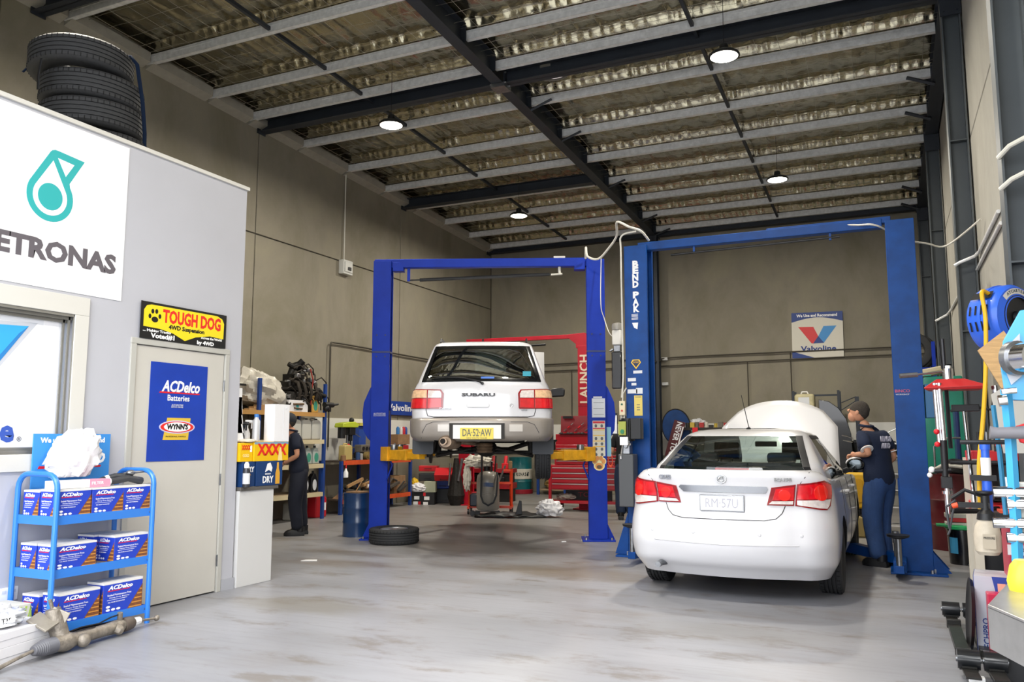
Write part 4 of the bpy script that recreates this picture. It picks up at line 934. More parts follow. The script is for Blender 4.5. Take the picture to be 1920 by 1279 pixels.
# power unit on the lettered post
pu = thing('hydraulic_power_unit', 'black hydraulic power unit with grey tank on the side of the lettered blue post', 'pump', (-2.75, 9.31, .19))
pu.scale = (.8, .8, .94)
b = B(); b.box(-.13, .09, -.14, .10, .42, 1.06); b.build('oil_tank', mat('dark_grey_tank', '4b4d50', .4), pu, bevel=.012)
b = B(); b.box(-.09, .03, -.10, .06, 1.06, 1.22); b.cyl((-.02, -.1, 1.16), (-.02, -.14, 1.16), .03); b.build('valve_block', STEEL, pu, bevel=.006)
b = B(); b.cyl((-.07, -.12, 1.18), (-.09, -.15, 1.04), .010, n=6); b.cyl((-.09, -.15, 1.04), (-.09, -.15, 1.00), .016, n=8); b.tube([(.0, -.12, 1.18), (.05, -.14, 1.18)], .014, 8); b.build('release_lever', CHROME, pu)
b = B(); b.cyl((-.02, 0, 1.22), (-.02, 0, 1.50), .10, n=24)
for k in range(10): b.box(-.12 + k * .022, -.112 + k * .022, -.115, .1, 1.25, 1.48)
b.build('motor', BLACK, pu, smooth=30)
b = B(); b.box(.06, .22, -.16, -.02, 1.24, 1.50); b.build('motor_fins', BLACK, pu, bevel=.01)
b = B(); b.box(-.12, -.01, -.15, -.118, 1.29, 1.46); b.build('switch_plate', mat('yellow_green_plate', '9fa548', .5), pu, bevel=.003)
b = B(); b.cyl((-.06, -.15, 1.335), (-.06, -.165, 1.335), .028, n=16); b.build('green_button', mat('green_button', '167a4e', .35), pu)
b = B(); b.box(-.10, .02, -.152, -.118, 1.17, 1.27); b.build('white_label', WHITE, pu, smooth=0)
sb = thing('switch_box', 'cream control box with red and green buttons hanging on cables by the lettered post', 'switch', (-2.86, 9.42, .47))
sb.scale = (.65, .65, .68)
b = B(); b.box(-.055, .055, -.04, .03, 1.72, 1.97); b.build('box', mat('cream_plastic', 'ddcfae', .5), sb, bevel=.008)
for z, c, n_ in ((1.91, '1c5c40', 'green_button'), (1.80, 'c02a1c', 'red_button')): b = B(); b.cyl((0, -.04, z), (0, -.055, z), .018, n=12); b.build(n_, mat('btn_' + n_, c, .4), sb)
b = B(); b.tube([(-.03, 0, 1.72), (-.03, 0, 1.60), (.0, 0, 1.55), (.1, -.02, 1.58), (.13, -.02, 1.50)], .014, 8); b.tube([(.03, 0, 1.72), (.03, 0, 1.62), (.06, 0, 1.56)], .012, 8); b.tube([(.0, 0, 1.97), (.01, 0, 2.1), (.08, 0, 2.2)], .012, 8); b.build('cable', CABLE, sb)
# motor and black tank high on the bright blue right post
ht = thing('pump_unit', 'white pump motor above a long black tank on the bright blue right post', 'pump', (-3.255, 10.55, .70))
ht.scale = (.85, .9, .796)
b = B(); b.box(-.075, .075, -.08, .06, 2.40, 2.66); b.build('motor_body', mat('white_motor', 'd4d2cc', .45), ht, bevel=.02)
b = B(); b.lathe([(.085, 0), (.09, .06), (.08, .11), (.02, .13), (.0, .13)], 20, xf((0, -.01, 2.66))); b.build('motor_cap', mat('clear_grey_cap', '8d8a84', .3), ht)
b = B(); b.box(-.055, .055, -.06, .05, 2.29, 2.40); b.cyl((-.06, -.04, 2.34), (-.12, -.05, 2.30), .02); b.build('valve_block', STEEL, ht, bevel=.008)
b = B(); b.box(-.085, .085, -.09, .07, 1.66, 2.29); b.build('oil_tank', mat('gloss_black_tank', '121315', .2, coat=.6), ht, bevel=.02)
# ---- red lift at the back
L3 = thing('two_post_lift', 'red two-post lift with cream sideways lettering, standing behind the raised estate car', 'lift', (-6.55, 15.2, 0), 2)
REDL = mat('red_lift_paint', 'b8152c', .4, var=.15, scale=4)
for x, sd_ in ((-1.42, 1), (1.18, -1)):
    post(L3, x, 3.18, .26, .22, sd_, REDL, REDL); b = B(); b.box(x - .22, x + .22, -.22, .22, 0, .02); b.build('base_plate', REDL, L3, smooth=0)
b = B(); b.box(-1.42, .95, -.05, .05, 3.34, 3.42); b.build('crossbeam', REDL, L3, smooth=0, bevel=.004)
b = B(); b.prism([(.85, 3.34), (1.0, 3.22), (1.0, 3.14), (1.24, 3.14), (1.24, 3.36), (1.18, 3.44), (.85, 3.42)], -.07, .07, xf((0, 0, 0), 90)); b.build('corner_bracket', REDL, L3, smooth=0, bevel=.004)
b = B(); b.cyl((-.8, -.04, 3.22), (.35, -.04, 3.24), .022); b.build('cut_off_bar', BLACK, L3)
text('LAUNCH', .24, mat('cream_print', 'e8d9c0', .5), L3, (1.19, -.113, 2.52), roll=90, width=.95, bold=.006)
b = B(); b.box(1.05, 1.31, -.112, -.109, 1.98, 1.99); b.box(1.1, 1.12, -.113, -.109, 2.0, 2.02); b.build('splice', mat('dark_red', '7a0c1c', .5), L3)

cb = thing('clipboard', 'white paper clipboard hanging on the far side of the bright blue right post', 'clipboard', (-3.50, 10.80, 1.55), 22); b = B(); b.box(-.02, .14, 0, .012, -.14, .16); b.build('board', BLACK, cb, smooth=0); b = B(); b.box(.0, .13, -.003, 0, -.12, .13); b.build('paper_sheet', WHITE, cb, smooth=0)
oc = thing('orange_cable', 'small orange cable coil hanging beside the paw sticker post', 'cable', (-3.49, 10.78, 1.06), 22); b = B(); b.torus(.05, .012, 18, 6, xf((.03, 0, 0), 90, s=(.6, 1.6, 1))); b.build('coil', mat('orange_cable', 'd84a22', .5), oc)
lp = thing('light_panel', 'pale blue plastic strip hanging behind the bright blue right post', 'panel', (-3.51, 10.76, 1.32), 22); b = B(); b.box(.0, .07, 0, .02, -.2, .2); b.build('strip', mat('pale_blue_strip', '7fb2c4', .5), lp, smooth=0)
# ================================================================ OFFICE SIDE, LEFT
PX = XO + .004
def onx(x, poly): return [(y, z) for y, z in poly]
def sheet(name, label, cat, y0, y1, z0, z1, m, x=XO, t=.006, parent=None):
    o = thing(name, label, cat, (x, (y0 + y1) / 2, (z0 + z1) / 2)) if parent is None else parent
    b = B(); b.box(0, t, -(y1 - y0) / 2, (y1 - y0) / 2, -(z1 - z0) / 2, (z1 - z0) / 2); b.build('panel', m, o, smooth=0); o['cy'] = (y0 + y1) / 2; o['cz'] = (z0 + z1) / 2; return o
def art(o, polys, m, lvl=1, name='print', t=.006):
    'flat artwork given in wall coordinates (y, z) on a +x facing sheet'
    cy, cz = o['cy'], o['cz']; ps = polys if isinstance(polys[0][0], (tuple, list)) else [polys]
    return flat([[(a - cy, c - cz) for a, c in p] for p in ps], m, o, (t + .0012 * (lvl - 1), 0, 0), '+x', name, .0012)
def arttext(o, s_, size, m, y, z, width=None, lvl=1, t=.006, **k):
    return text(s_, size, m, o, (t + .0012 * lvl + .0006, y - o['cy'], z - o['cz']), '+x', width, .0006, **k)
TEAL = mat('teal_print', '2ba9aa', .5); GREYT = mat('dark_grey_print', '5f5a60', .5); SIGNW = mat('white_sign', 'ededf0', .45)
s1 = sheet('wall_sign', 'big white sign with teal drop logo and grey lettering on the office wall', 'sign', 3.325, 4.575, 2.465, 3.735, SIGNW)
def drop(r, cx, cz, apex, a0, a1, n=28): return [apex] + [(cx + r * cos(radians(a0 + (a1 - a0) * i / n)), cz + r * 1.03 * sin(radians(a0 + (a1 - a0) * i / n))) for i in range(n + 1)]
lg = [(3.893, 3.487), (3.905, 3.500), (3.930, 3.510), (3.971, 3.508), (4.175, 3.490), (4.060, 3.285)]
art(s1, lg + [(3.913 + .185 * cos(radians(t_)), 3.148 + .188 * sin(radians(t_))) for t_ in range(34, -216, -8)], TEAL, 1, 'logo')
art(s1, [drop(.136, 3.912, 3.146, (3.918, 3.425), 28, -208), [(3.952, 3.455), (4.090, 3.440), (4.025, 3.330)]], SIGNW, 2, 'logo_gap')
art(s1, ell(3.912, 3.146, .098, .101, 40), TEAL, 3, 'logo_dot')
arttext(s1, 'PETRONAS', .2, GREYT, 3.957, 2.735, 1.09, bold=.009)
RY = mat('sign_yellow', 'ecd51e', .5); RB = mat('sign_black', '101010', .5); RR = mat('sign_red', 'dc2a20', .5)
s2 = sheet('wall_sign', 'small black and yellow sign with red lettering and paw print above the office door', 'sign', 4.76, 5.715, 2.192, 2.50, RB, x=XO + .016)
art(s2, [(4.788, 2.292), (4.788, 2.43), (4.815, 2.468), (4.86, 2.480), (5.60, 2.480), (5.66, 2.458), (5.685, 2.417), (5.682, 2.275), (5.518, 2.285), (5.351, 2.257), (5.231, 2.212), (5.10, 2.262), (4.956, 2.286)], RY, 1)
art(s2, [ell(4.900, 2.358, .034, .024), ell(4.848, 2.382, .014, .02), ell(4.875, 2.425, .015, .02), ell(4.915, 2.428, .015, .02), ell(4.950, 2.39, .014, .02)], RB, 2, 'paw_print')
arttext(s2, 'TOUGH DOG', .15, RR, 5.315, 2.395, .66, lvl=1, bold=.006); arttext(s2, '4WD Suspension', .05, RB, 5.25, 2.312, .40, bold=.002)
arttext(s2, '... Making Tracks', .03, WHITE, 4.93, 2.262, .29, lvl=0, bold=.001); arttext(s2, 'Across the World', .03, WHITE, 5.54, 2.262, .25, lvl=0, bold=.001)
arttext(s2, 'Voted#1', .055, WHITE, 5.0, 2.222, .25, lvl=0, bold=.002); arttext(s2, 'by 4WD', .045, WHITE, 5.47, 2.215, .20, lvl=0, bold=.002)
PB = mat('poster_blue', '1d3fa8', .3, var=.1, scale=4)
s3 = sheet('door_poster', 'tall blue battery poster on the office door with white and yellow logos', 'poster', 4.905, 5.53, 1.18, 2.01, PB, x=XO - .001, t=.004)
arttext(s3, 'ACDelco', .13, WHITE, 5.235, 1.808, .42, shear=.25, bold=.004, t=.004); art(s3, [(5.0, 1.752), (5.44, 1.752), (5.45, 1.762), (5.01, 1.767)], RED, 1, 'red_line', t=.004)
arttext(s3, 'Batteries', .07, WHITE, 5.21, 1.712, .24, bold=.001, t=.004); arttext(s3, 'AUTOMOTIVE', .025, PD, 5.20, 1.652, .13, shear=.2, t=.004); arttext(s3, 'SERVICE CENTRE', .014, PD, 5.20, 1.636, .13, t=.004)
art(s3, [(5.10, 1.545), (5.355, 1.545), (5.335, 1.358), (5.06, 1.358)], mat('poster_yellow', 'd8b53c', .5), 1, t=.004); art(s3, ell(5.21, 1.467, .195, .057), mat('pale_oval', 'c9c6e2', .5), 2, t=.004); art(s3, ell(5.21, 1.467, .18, .047), RR, 3, t=.004); art(s3, ell(5.21, 1.467, .145, .040), WHITE, 4, t=.004)
arttext(s3, "WYNN'S", .06, RB, 5.21, 1.467, .23, lvl=4, bold=.003, shear=.1, t=.004); arttext(s3, 'PROFESSIONAL FORMULA', .018, RB, 5.20, 1.385, .22, t=.004)
# film print inside window_1: a large V and the end of a word
s4 = sheet('window_decal', 'white window film with blue V logo behind the office window', 'decal', 2.83, 4.15, 1.28, 2.29, mat('window_film', 'e9ebf0', .3), x=XO - .074, t=.003)
art(s4, [(3.30, 2.178), (3.936, 2.208), (3.655, 1.84), (3.36, 1.84)], mat('silver_film', 'c2c6cf', .4), 1, t=.003); art(s4, [(3.36, 2.15), (3.869, 2.179), (3.64, 1.86), (3.42, 1.86)], mat('sky_print', '3aa7df', .4), 2, t=.003); art(s4, [(3.80, 2.12), (3.869, 2.179), (3.64, 1.86), (3.60, 1.86)], mat('blue_print', '2f7ec2', .4), 3, t=.003)
art(s4, ell(4.045, 2.215, .062), mat('pale_disc', 'f7f7fa', .4), 1, t=.003)
arttext(s4, 'Valvoline', .22, mat('royal_print', '3a58b0', .4), 3.42, 1.42, .80, bold=.008, t=.003); arttext(s4, '®', .05, GREYT, 3.855, 1.365, .035, t=.003)
# light blue board behind the trolley
s5 = sheet('sign_board', 'light blue "We use and recommend" board leaning on the office wall behind the trolley', 'sign', 3.89, 4.52, .86, 1.405, mat('light_blue_board', '3d8ed8', .4), x=XO + .03, t=.012)
arttext(s5, 'We use and recommend', .05, WHITE, 4.205, 1.357, .53, t=.012, bold=.002); arttext(s5, 'ACDelco', .15, WHITE, 4.22, 1.235, .52, shear=.25, bold=.005, t=.012); art(s5, [(3.93, 1.155), (4.44, 1.155), (4.45, 1.17), (3.94, 1.175)], RED, 1, 'red_line', t=.012)
# power point
o = thing('power_outlet', 'white double power outlet low on the office wall left of the trolley', 'outlet', (XO, 3.80, .31)); b = B(); b.box(0, .012, -.07, .07, -.045, .045); b.build('plate', WHITE, o, bevel=.003); b = B(); b.box(.012, .016, -.05, -.02, .01, .03); b.box(.012, .016, .02, .05, .01, .03); b.build('rocker_switch', PD, o, smooth=0)['kind'] = 'stuff'
# ---- blue trolley
TB = mat('trolley_blue', '2f78cf', .35, coat=.3)
t = thing('shelf_trolley', 'light blue three-tier steel trolley full of battery cartons by the office door', 'trolley', (-5.31, 4.20, 0))
for sg in (-1, 1):
    y = sg * .40; pts = []
    pts += [(.20, y, .05 if False else 0.0), (.20, y, 1.03)]
    for a in range(0, 91, 18): pts.append((.20 - .10 + .10 * cos(radians(a)), y, 1.03 + .10 * sin(radians(a))))
    for a in range(90, 181, 18): pts.append((-.20 + .10 + .10 * cos(radians(a)), y, 1.03 + .10 * sin(radians(a))))
    pts += [(-.20, y, 0.0)]
    b = B(); b.tube(pts, .019, 10); b.build('end_frame', TB, t)
for z in (.80, .445, .085):
    b = B(); b.box(-.185, .185, -.395, .395, z + .01, z + .018); b.box(.183, .192, -.40, .40, z - .01, z + .05); b.box(-.192, -.183, -.40, .40, z - .01, z + .05); b.box(-.183, .183, -.40, -.391, z - .01, z + .05); b.box(-.183, .183, .391, .40, z - .01, z + .05)
    sh = b.build('shelf', TB, t, smooth=0)
    b = B(); b.cyl((.192, -.385, z + .02), (.197, -.385, z + .02), .009, n=8); b.cyl((.192, .385, z + .02), (.197, .385, z + .02), .009, n=8); b.build('shelf_bolts', STEEL, sh)['kind'] = 'stuff'
# ---- battery cartons
CB = mat('carton_blue', '2440b4', .45); CBR = mat('carton_brown', '7a4a2a', .6, var=.3, scale=90); CO = mat('carton_orange', 'c98a3c', .5)
def battery_box(L=.26, D=.17, H=.20):
    r = thing('battery_carton', 'x', 'box', (0, 0, 0), group='battery cartons on the blue trolley')
    b = B(); b.box(0, D, 0, L, 0, H * .93); b.build('carton', CB, r, smooth=0, bevel=.002, seg=1)
    b = B(); b.box(-.001, D + .001, -.001, L + .001, 0, H * .085); b.build('tray', mat('carton_white', 'd8d6d2', .6), r, smooth=0); b = B(); b.box(.0, D, .0, L, H * .93, H); b.build('lid', mat('carton_white', 'd8d6d2', .6), r, smooth=0)
    b = B(); b.box(-.0015, D + .0015, -.0015, L + .0015, H * .085, H * .105); b.build('yellow_band', mat('carton_ochre', 'd6a62f', .6), r, smooth=0)
    def face(f, W, fx):
        e = bpy.data.objects.new('printed_face', None); COL.objects.link(e); e.parent = r; e.location = (D, 0, 0) if f == '+x' else (0, 0, 0)
        def P(poly, m, z=0.0008, nm='print'):
            if f == '+x': flat(poly, m, e, (z, 0, 0), '+x', nm, .0006)
            else: flat(poly, m, e, (0, -z, 0), '-y', nm, .0006)
        P([(W * .60, H * .11), (W * .995, H * .11), (W * .995, H * .80)], CBR)
        for k in range(5):
            z0 = H * (.15 + .12 * k); x0 = W * (.60 + .395 * (z0 / H - .11) / .69) + W * .03
            if x0 < W * .95: P(rect(x0, W * .98, z0, z0 + H * .035), CO, .0016)
        T_ = lambda s_, sz, x, z, wd_, m=WHITE, **k: text(s_, sz, m, e, (.0022, x, z) if f == '+x' else (x, -.0022, z), f, wd_, .0004, **k)
        T_('ACDelco', H * .16, W * .42, H * .82, W * .62, shear=.25, bold=.0012)
        P([(W * .10, H * .725), (W * .66, H * .725), (W * .67, H * .745), (W * .11, H * .75)], RED, nm='red_line')
        T_('Sealed Maintenance Free', H * .08, W * .40, H * .615, W * .60); T_('Heavy Duty Battery', H * .05, W * .40, H * .54, W * .5)
        P(rect(W * .1, W * .6, H * .475, H * .485), WHITE); T_('FULL FRAME TECHNOLOGY', H * .045, W * .33, H * .41, W * .42)
        P([ell(W * (.13 + .13 * k), H * .20, W * .052, H * .035, 14) for k in range(3)] + [ell(W * .13, H * .29, W * .052, H * .035, 14)], WHITE, nm='ovals')
    face('+x', L, True); face('-y', D, False)
    return r
box0 = battery_box()
spots = []   # x, y, z, scale xyz, label
tz, mz, bz = .818, .463, .103
for k, (y, lab) in enumerate(((3.815, 'blue battery carton at the near end of the top shelf, front row'), (4.085, 'blue battery carton in the middle of the top trolley shelf'), (4.345, 'blue battery carton at the far end of the top trolley shelf'))):
    spots.append((-5.295, y, tz, (1, 1 if k < 2 else .92, 1.04), lab))
spots.append((-5.47, 3.815, tz, (.96, 1, 1.0), 'blue battery carton at the near end of the top shelf, back row by the wall'))
spots += [(-5.295, 3.82, mz, (1, 1.24, .98), 'wide blue battery carton at the near end of the middle shelf, front row'), (-5.47, 3.82, mz, (.95, 1.1, .98), 'blue battery carton at the near end of the middle shelf, back row'),
          (-5.295, 4.29, mz, (1.0, 1.13, 1.04), 'blue battery carton at the far end of the middle shelf, front row'), (-5.475, 4.26, mz, (1.0, 1.1, 1.04), 'blue battery carton at the far end of the middle shelf, back row')]
spots += [(-5.295, 3.88, bz, (1.0, 1.2, 1.13), 'large blue battery carton at the near end of the bottom shelf, front row'), (-5.295, 4.22, bz, (1.0, 1.3, 1.22), 'largest blue battery carton, at the far end of the bottom shelf'),
          (-5.475, 3.86, bz, (1.0, 1.2, 1.05), 'blue battery carton at the near end of the bottom shelf, back row')]
for i, (x, y, z, sc, lab) in enumerate(spots):
    o = box0 if i == 0 else dup(box0, scale=sc)
    o.location = (x, y, z); o.scale = sc; o['label'] = lab
# white bag, long carton, hoses on top
def crumple(name, m, c, r, s_, seed, parent=None, amp=.28, f=3.2, n=26, pts=None, flatb=True):
    'crumpled plastic: noisy closed blob with creases'
    b = B(); vs = []; rings = []
    for i in range(n + 1):
        th = pi * i / n; ring = []
        for j in range(n * 2):
            ph = 2 * pi * j / (n * 2); d = Vector((sin(th) * cos(ph), sin(th) * sin(ph), -cos(th)))
            k = 1 + amp * noise.noise(d * f + Vector((seed, 0, 0))) + amp * .55 * abs(noise.noise(d * f * 2.7 + Vector((0, seed, 0)))) + amp * .2 * abs(noise.noise(d * f * 7 + Vector((0, seed, 3))))
            p = Vector((d.x * s_[0], d.y * s_[1], d.z * s_[2])) * (r * k)
            if flatb and p.z < -r * s_[2] * .72: p.z = -r * s_[2] * .72
            if pts: p = pts(p)
            ring.append(p + Vector(c))
        rings.append(ring)
    b.loft(rings, True, False); return b.build(name, m, parent, smooth=25)
PLAS = mat('white_plastic_film', 'e6e6ea', .35, bump=.2, bscale=30)
def bagshape(p): return Vector((p.x * .55, p.y * (1.0 + .0 * p.z) + .25 * max(0, p.z) , p.z))
o = crumple('plastic_bag', PLAS, (-5.36, 4.10, 1.235), .19, (.55, 1.0, 1.0), 4.0, pts=lambda p: Vector((p.x, p.y * (.95 + .6 * p.z) + .28 * p.z, p.z)))
tag(o, 'bunched white plastic bag standing on the top of the blue trolley', 'bag')
t = thing('long_carton', 'long flat white carton with pink end lying on the top battery boxes', 'box', (-5.20, 4.0, 1.028), -4)
b = B(); b.box(-.045, .045, -.19, .24, 0, .055); b.build('carton', WHITE, t, smooth=0, bevel=.002); b = B(); b.box(-.0455, .0465, .08, .2405, -.0005, .0555); b.build('pink_label', mat('pink_label', 'cf93aa', .5), t, smooth=0); text('FILTER', .03, WHITE, t, (.0475, .14, .028), '+x', .09)
HOSE = mat('black_hose', '35373b', .45)
for i, (pts, lab) in enumerate(((([(-5.22, 4.22, 1.055), (-5.21, 4.34, 1.06), (-5.20, 4.44, 1.075), (-5.20, 4.56, 1.05)]), 'black radiator hose with open end on the top battery cartons'), (([(-5.30, 4.28, 1.06), (-5.27, 4.38, 1.09), (-5.23, 4.50, 1.085)]), 'dark radiator hose crossing behind the open-ended one on the trolley'))):
    t = thing('radiator_hose', lab, 'hose', (0, 0, 0)); P_ = [Vector(p) for p in pts]; b = B(); b.tube(pts, [.024, .024, .024, .028][:len(pts)], 14); b.build('hose', HOSE, t); d = (P_[-1] - P_[-2]).normalized()
    b = B(); b.tube([P_[-1] - d * .01, P_[-1] + d * .002], .018, 12); b.build('bore', mat('hose_bore', '08080a', .9), t); b = B(); b.tube([P_[0] + (P_[1] - P_[0]) * .35, P_[0] + (P_[1] - P_[0]) * .6], .026, 14); b.build('paper_tag', WHITE, t)
t = thing('metal_bracket', 'small grey alloy thermostat housing on the radiator hoses', 'bracket', (-5.21, 4.47, 1.115)); b = B(); b.sph((0, 0, 0), .03, 1, 1.2, .7); b.tube([(0, .0, 0), (0, .13, .005)], [.012, .008], 8); b.build('housing', STEEL, t)
# ---- boxes and steering rack on the floor, far left
t = thing('printed_box', 'green and white patterned box on the floor against the trolley', 'box', (-5.36, 3.66, .12)); b = B(); b.box(-.12, .12, -.25, .10, 0, .165); b.build('carton', mat('dusty_white_card', 'cfccc0', .7), t, smooth=0, bevel=.003)
b = B()
for k in range(11):
    y0 = -.25 + k * .035
    b.prism([(y0, .01), (y0 + .014, .01), (y0 + .014 + .03 if y0 < .05 else .10, .15), (y0 + .03 if y0 < .05 else .095, .15)], .1202, .1212, xf((0, 0, 0), 90, 0, 90))
b.build('green_stripes', mat('lime_print', 'a9c84c', .6), t, smooth=0)['kind'] = 'stuff'
t = thing('flat_box', 'flat grey-black cardboard box lying below the patterned box', 'box', (-5.28, 3.62, 0)); b = B(); b.box(-.16, .16, -.28, .26, 0, .115); b.build('carton', mat('grey_card', 'a5a198', .7), t, smooth=0, bevel=.002); b = B(); b.prism([(.02, .08), (.26, .08), (.26, .02), (.06, .02)], .1602, .1612, xf((0, 0, .02), 90, 0, 90)); b.build('dark_panel', mat('dark_print', '2b2c2e', .5), t, smooth=0); text('TECPRO', .03, WHITE, t, (.1625, .17, .055), '+x', .12, shear=.2)
for z, h, lab, dy in ((0, .12, 'lower white carton on the floor at the far left corner', 0), (.121, .09, 'upper white carton carrying a plastic-wrapped part, far left', .012)):
    t = thing('white_carton', lab, 'box', (-5.03, 3.46 + dy, z), 12, 'white cartons at the left'); b = B(); b.box(-.17, .11, -.28, .26, 0, h * .55); b.build('carton', mat('white_card', 'dedde0', .6), t, smooth=0, bevel=.002); b = B(); b.box(-.174, .114, -.284, .264, h * .5, h); b.build('lid', mat('white_card', 'dedde0', .6), t, smooth=0, bevel=.002)
o = crumple('plastic_wrap', mat('clear_wrap', 'c9cbcf', .2, coat=.5, bump=.4, bscale=25), (-5.08, 3.42, .265), .12, (1.0, 1.3, .55), 11., amp=.35); tag(o, 'crumpled clear plastic wrapped part on the white cartons', 'packaging')
t = thing('price_tag', 'small white tag marked T35 in front of the wrapped part', 'tag', (-4.955, 3.40, .262), 0, rx=0, ry=-8); b = B(); b.box(-.002, .002, -.055, .055, -.032, .032); b.build('card', WHITE, t, smooth=0); text('T35', .045, BLACK, t, (.003, .0, 0), '+x', .06)
RK = mat('cast_alloy', '8f877c', .55, .5, var=.35, scale=22, bump=.3); 
t = thing('steering_rack', 'long used alloy steering rack with ribbed grey boot lying on the floor before the trolley', 'car part', (0, 0, 0))
A0, A1 = Vector((-4.86, 3.50, .07)), Vector((-5.02, 4.52, .06)); D_ = A1 - A0
ra = lambda u, dx=0, dz=0: A0 + D_ * u + Vector((dx, 0, dz))
b = B(); b.tube([ra(-.22, 0, -.045), ra(-.1, 0, -.02), ra(.02, 0, .0)], [.014, .011, .011], 8); b.sph(tuple(ra(-.24, 0, -.04)), .03); b.build('tie_rod', RK, t)
b = B(); prof = []; n_ = 13
b.tube([ra(.02 + .16 * i / (2 * n_)) for i in range(2 * n_ + 1)], [(.030 + .022 * min(1, i / 12)) * (1.0 if i % 2 else .86) for i in range(2 * n_ + 1)], 16); b.build('rubber_boot', mat('grey_rubber_boot', '5c5c61', .5), t)
b = B(); b.tube([ra(.18), ra(.24), ra(.27), ra(.33), ra(.45), ra(.60), ra(.70), ra(.76)], [.045, .06, .062, .045, .040, .040, .046, .038], 14); b.sph(tuple(ra(.27, -.02, -.005)), .075, 1, .8, .75); b.sph(tuple(ra(.37, .05, -.01)), .045); b.build('rack_housing', RK, t)
b = B(); b.tube([ra(.25, -.02, .02), ra(.22, -.06, .15), ra(.21, -.07, .21)], [.055, .06, .045], 12); b.cyl(ra(.21, -.07, .20), ra(.19, -.08, .27), .012); b.build('pinion_tower', RK, t)
b = B(); b.box(-.09, .06, -.06, .05, -.008, .008, xf(tuple(ra(.14, -.05, .14)), 20, 25, 20)); b.box(-.05, .06, -.008, .008, -.06, .06, xf(tuple(ra(.22, -.04, .15)), 0, 25, 35)); b.build('heat_shield', mat('dull_alloy_sheet', 'a39c90', .5, .5, var=.2), t, smooth=0, bevel=.003)
b = B(); b.tube([ra(.66, .03, -.0), ra(.68, .045, -.01), ra(.70, .05, -.02)], [.03, .035, .03], 10); b.cyl(ra(.74, -.01, .02), ra(.73, 0, .09), .018); b.build('mounting_lug', RK, t)
b = B(); b.tube([ra(.3, -.02, .05), ra(.42, -.03, .055), ra(.56, -.02, .05), ra(.66, -.02, .07), ra(.73, 0, .08)], .005, 6); b.tube([ra(.34, .01, .05), ra(.5, .01, .045)], .004, 6); b.build('fluid_pipe', DIRTY, t)
b = B(); b.tube([ra(.76), ra(.79), ra(.84), ra(.86)], [.048, .05, .045, .03], 14); b.build('end_boot', mat('brown_boot', '5a5048', .6), t)
b = B(); b.tube([ra(.84), ra(.92)], [.03, .026], 10); b.build('paper_wrap', WHITE, t); b = B(); b.tube([ra(.9), ra(1.08, 0, -.02)], .009, 8); b.sph(tuple(ra(1.10, 0, -.02)), .022); b.build('tie_rod', RK, t)
# ---- counter behind the office with its boxes
t = thing('counter', 'white counter end panel with dark edge standing behind the office corner', 'counter', (-5.55, 5.965, 0))
b = B(); b.box(-.50, .025, 0, .47, .0, .88); b.build('side_panel', mat('white_laminate', 'cfcfce', .4), t, smooth=0, bevel=.003); b = B(); b.box(-.52, .04, -.0, .52, .88, .915); b.build('worktop', mat('dark_edge', '5d5a56', .5), t, smooth=0, bevel=.004)
def carton(name, label, cat, loc, d, m, rz=0, group=None):
    t = thing(name, label, cat, loc, rz, group); b = B(); b.box(-d[0], 0, 0, d[1], 0, d[2]); b.build('carton', m, t, smooth=0, bevel=.003); return t
DRYB = mat('navy_carton', '14386a', .5); XY = mat('yellow_carton', 'e8b90c', .5); GOLD = mat('gold_print', 'd8a038', .5)
t = carton('beer_carton', 'navy blue beer carton with horse head and bottle print on the counter', 'box', (-5.505, 6.16, .915), (.26, .37, .235), DRYB)
text('DRY', .09, WHITE, t, (.002, .16, .055), '+x', .15, bold=.002); text('DRAUGHT', .02, WHITE, t, (.002, .16, .11), '+x', .08); flat([[(.12, .13), (.15, .21), (.19, .22), (.22, .17), (.21, .13), (.17, .15)]], WHITE, t, (0, 0, 0), '+x', 'horse_head', .002)
flat([[(.27, .01), (.33, .01), (.33, .12), (.315, .16), (.312, .22), (.288, .22), (.285, .16), (.27, .12)]], GOLD, t, (0, 0, 0), '+x', 'bottle_print', .002)
t = carton('beer_carton', 'second navy beer carton, nearer the office wall behind the spray can', 'box', (-5.515, 5.985, .915), (.26, .165, .235), DRYB)
text('DRY', .07, WHITE, t, (.002, .09, .16), '+x', .12, bold=.002); flat([rect(.04, .10, .02, .08)], WHITE, t, (0, 0, 0), '+x', 'label_print', .002); text('SUPER', .02, GOLD, t, (.002, .08, .11), '+x', .06)
t = carton('beer_carton', 'bright yellow carton with big red letters on top of the navy cartons', 'box', (-5.505, 6.12, 1.151), (.27, .49, .185), XY)
text('XXXX', .15, RR, t, (.002, .25, .105), '+x', .42, bold=.006); flat([rect(.0, .485, .162, .183)], mat('carton_pale_blue', '7ea2bd', .5), t, (0, 0, 0), '+x', 'top_band', .001); flat([[(.33, .0), (.40, .0), (.385, .09), (.375, .13), (.355, .13), (.345, .09)]], mat('pale_gold', 'f0d890', .5), t, (0.0035, 0, 0), '+x', 'bottle_print', .001)
t = carton('beer_carton', 'yellow carton with small red letters beside the office wall', 'box', (-5.52, 5.95, 1.151), (.27, .165, .175), XY)
text('XXXX', .06, RR, t, (.002, .075, .13), '+x', .115, bold=.002); text('GOLD', .04, mat('pale_gold', 'f0d890', .5), t, (.002, .075, .055), '+x', .08, bold=.001); flat([rect(.128, .155, .09, .15)], WHITE, t, (0, 0, 0), '+x', 'label_print', .001)
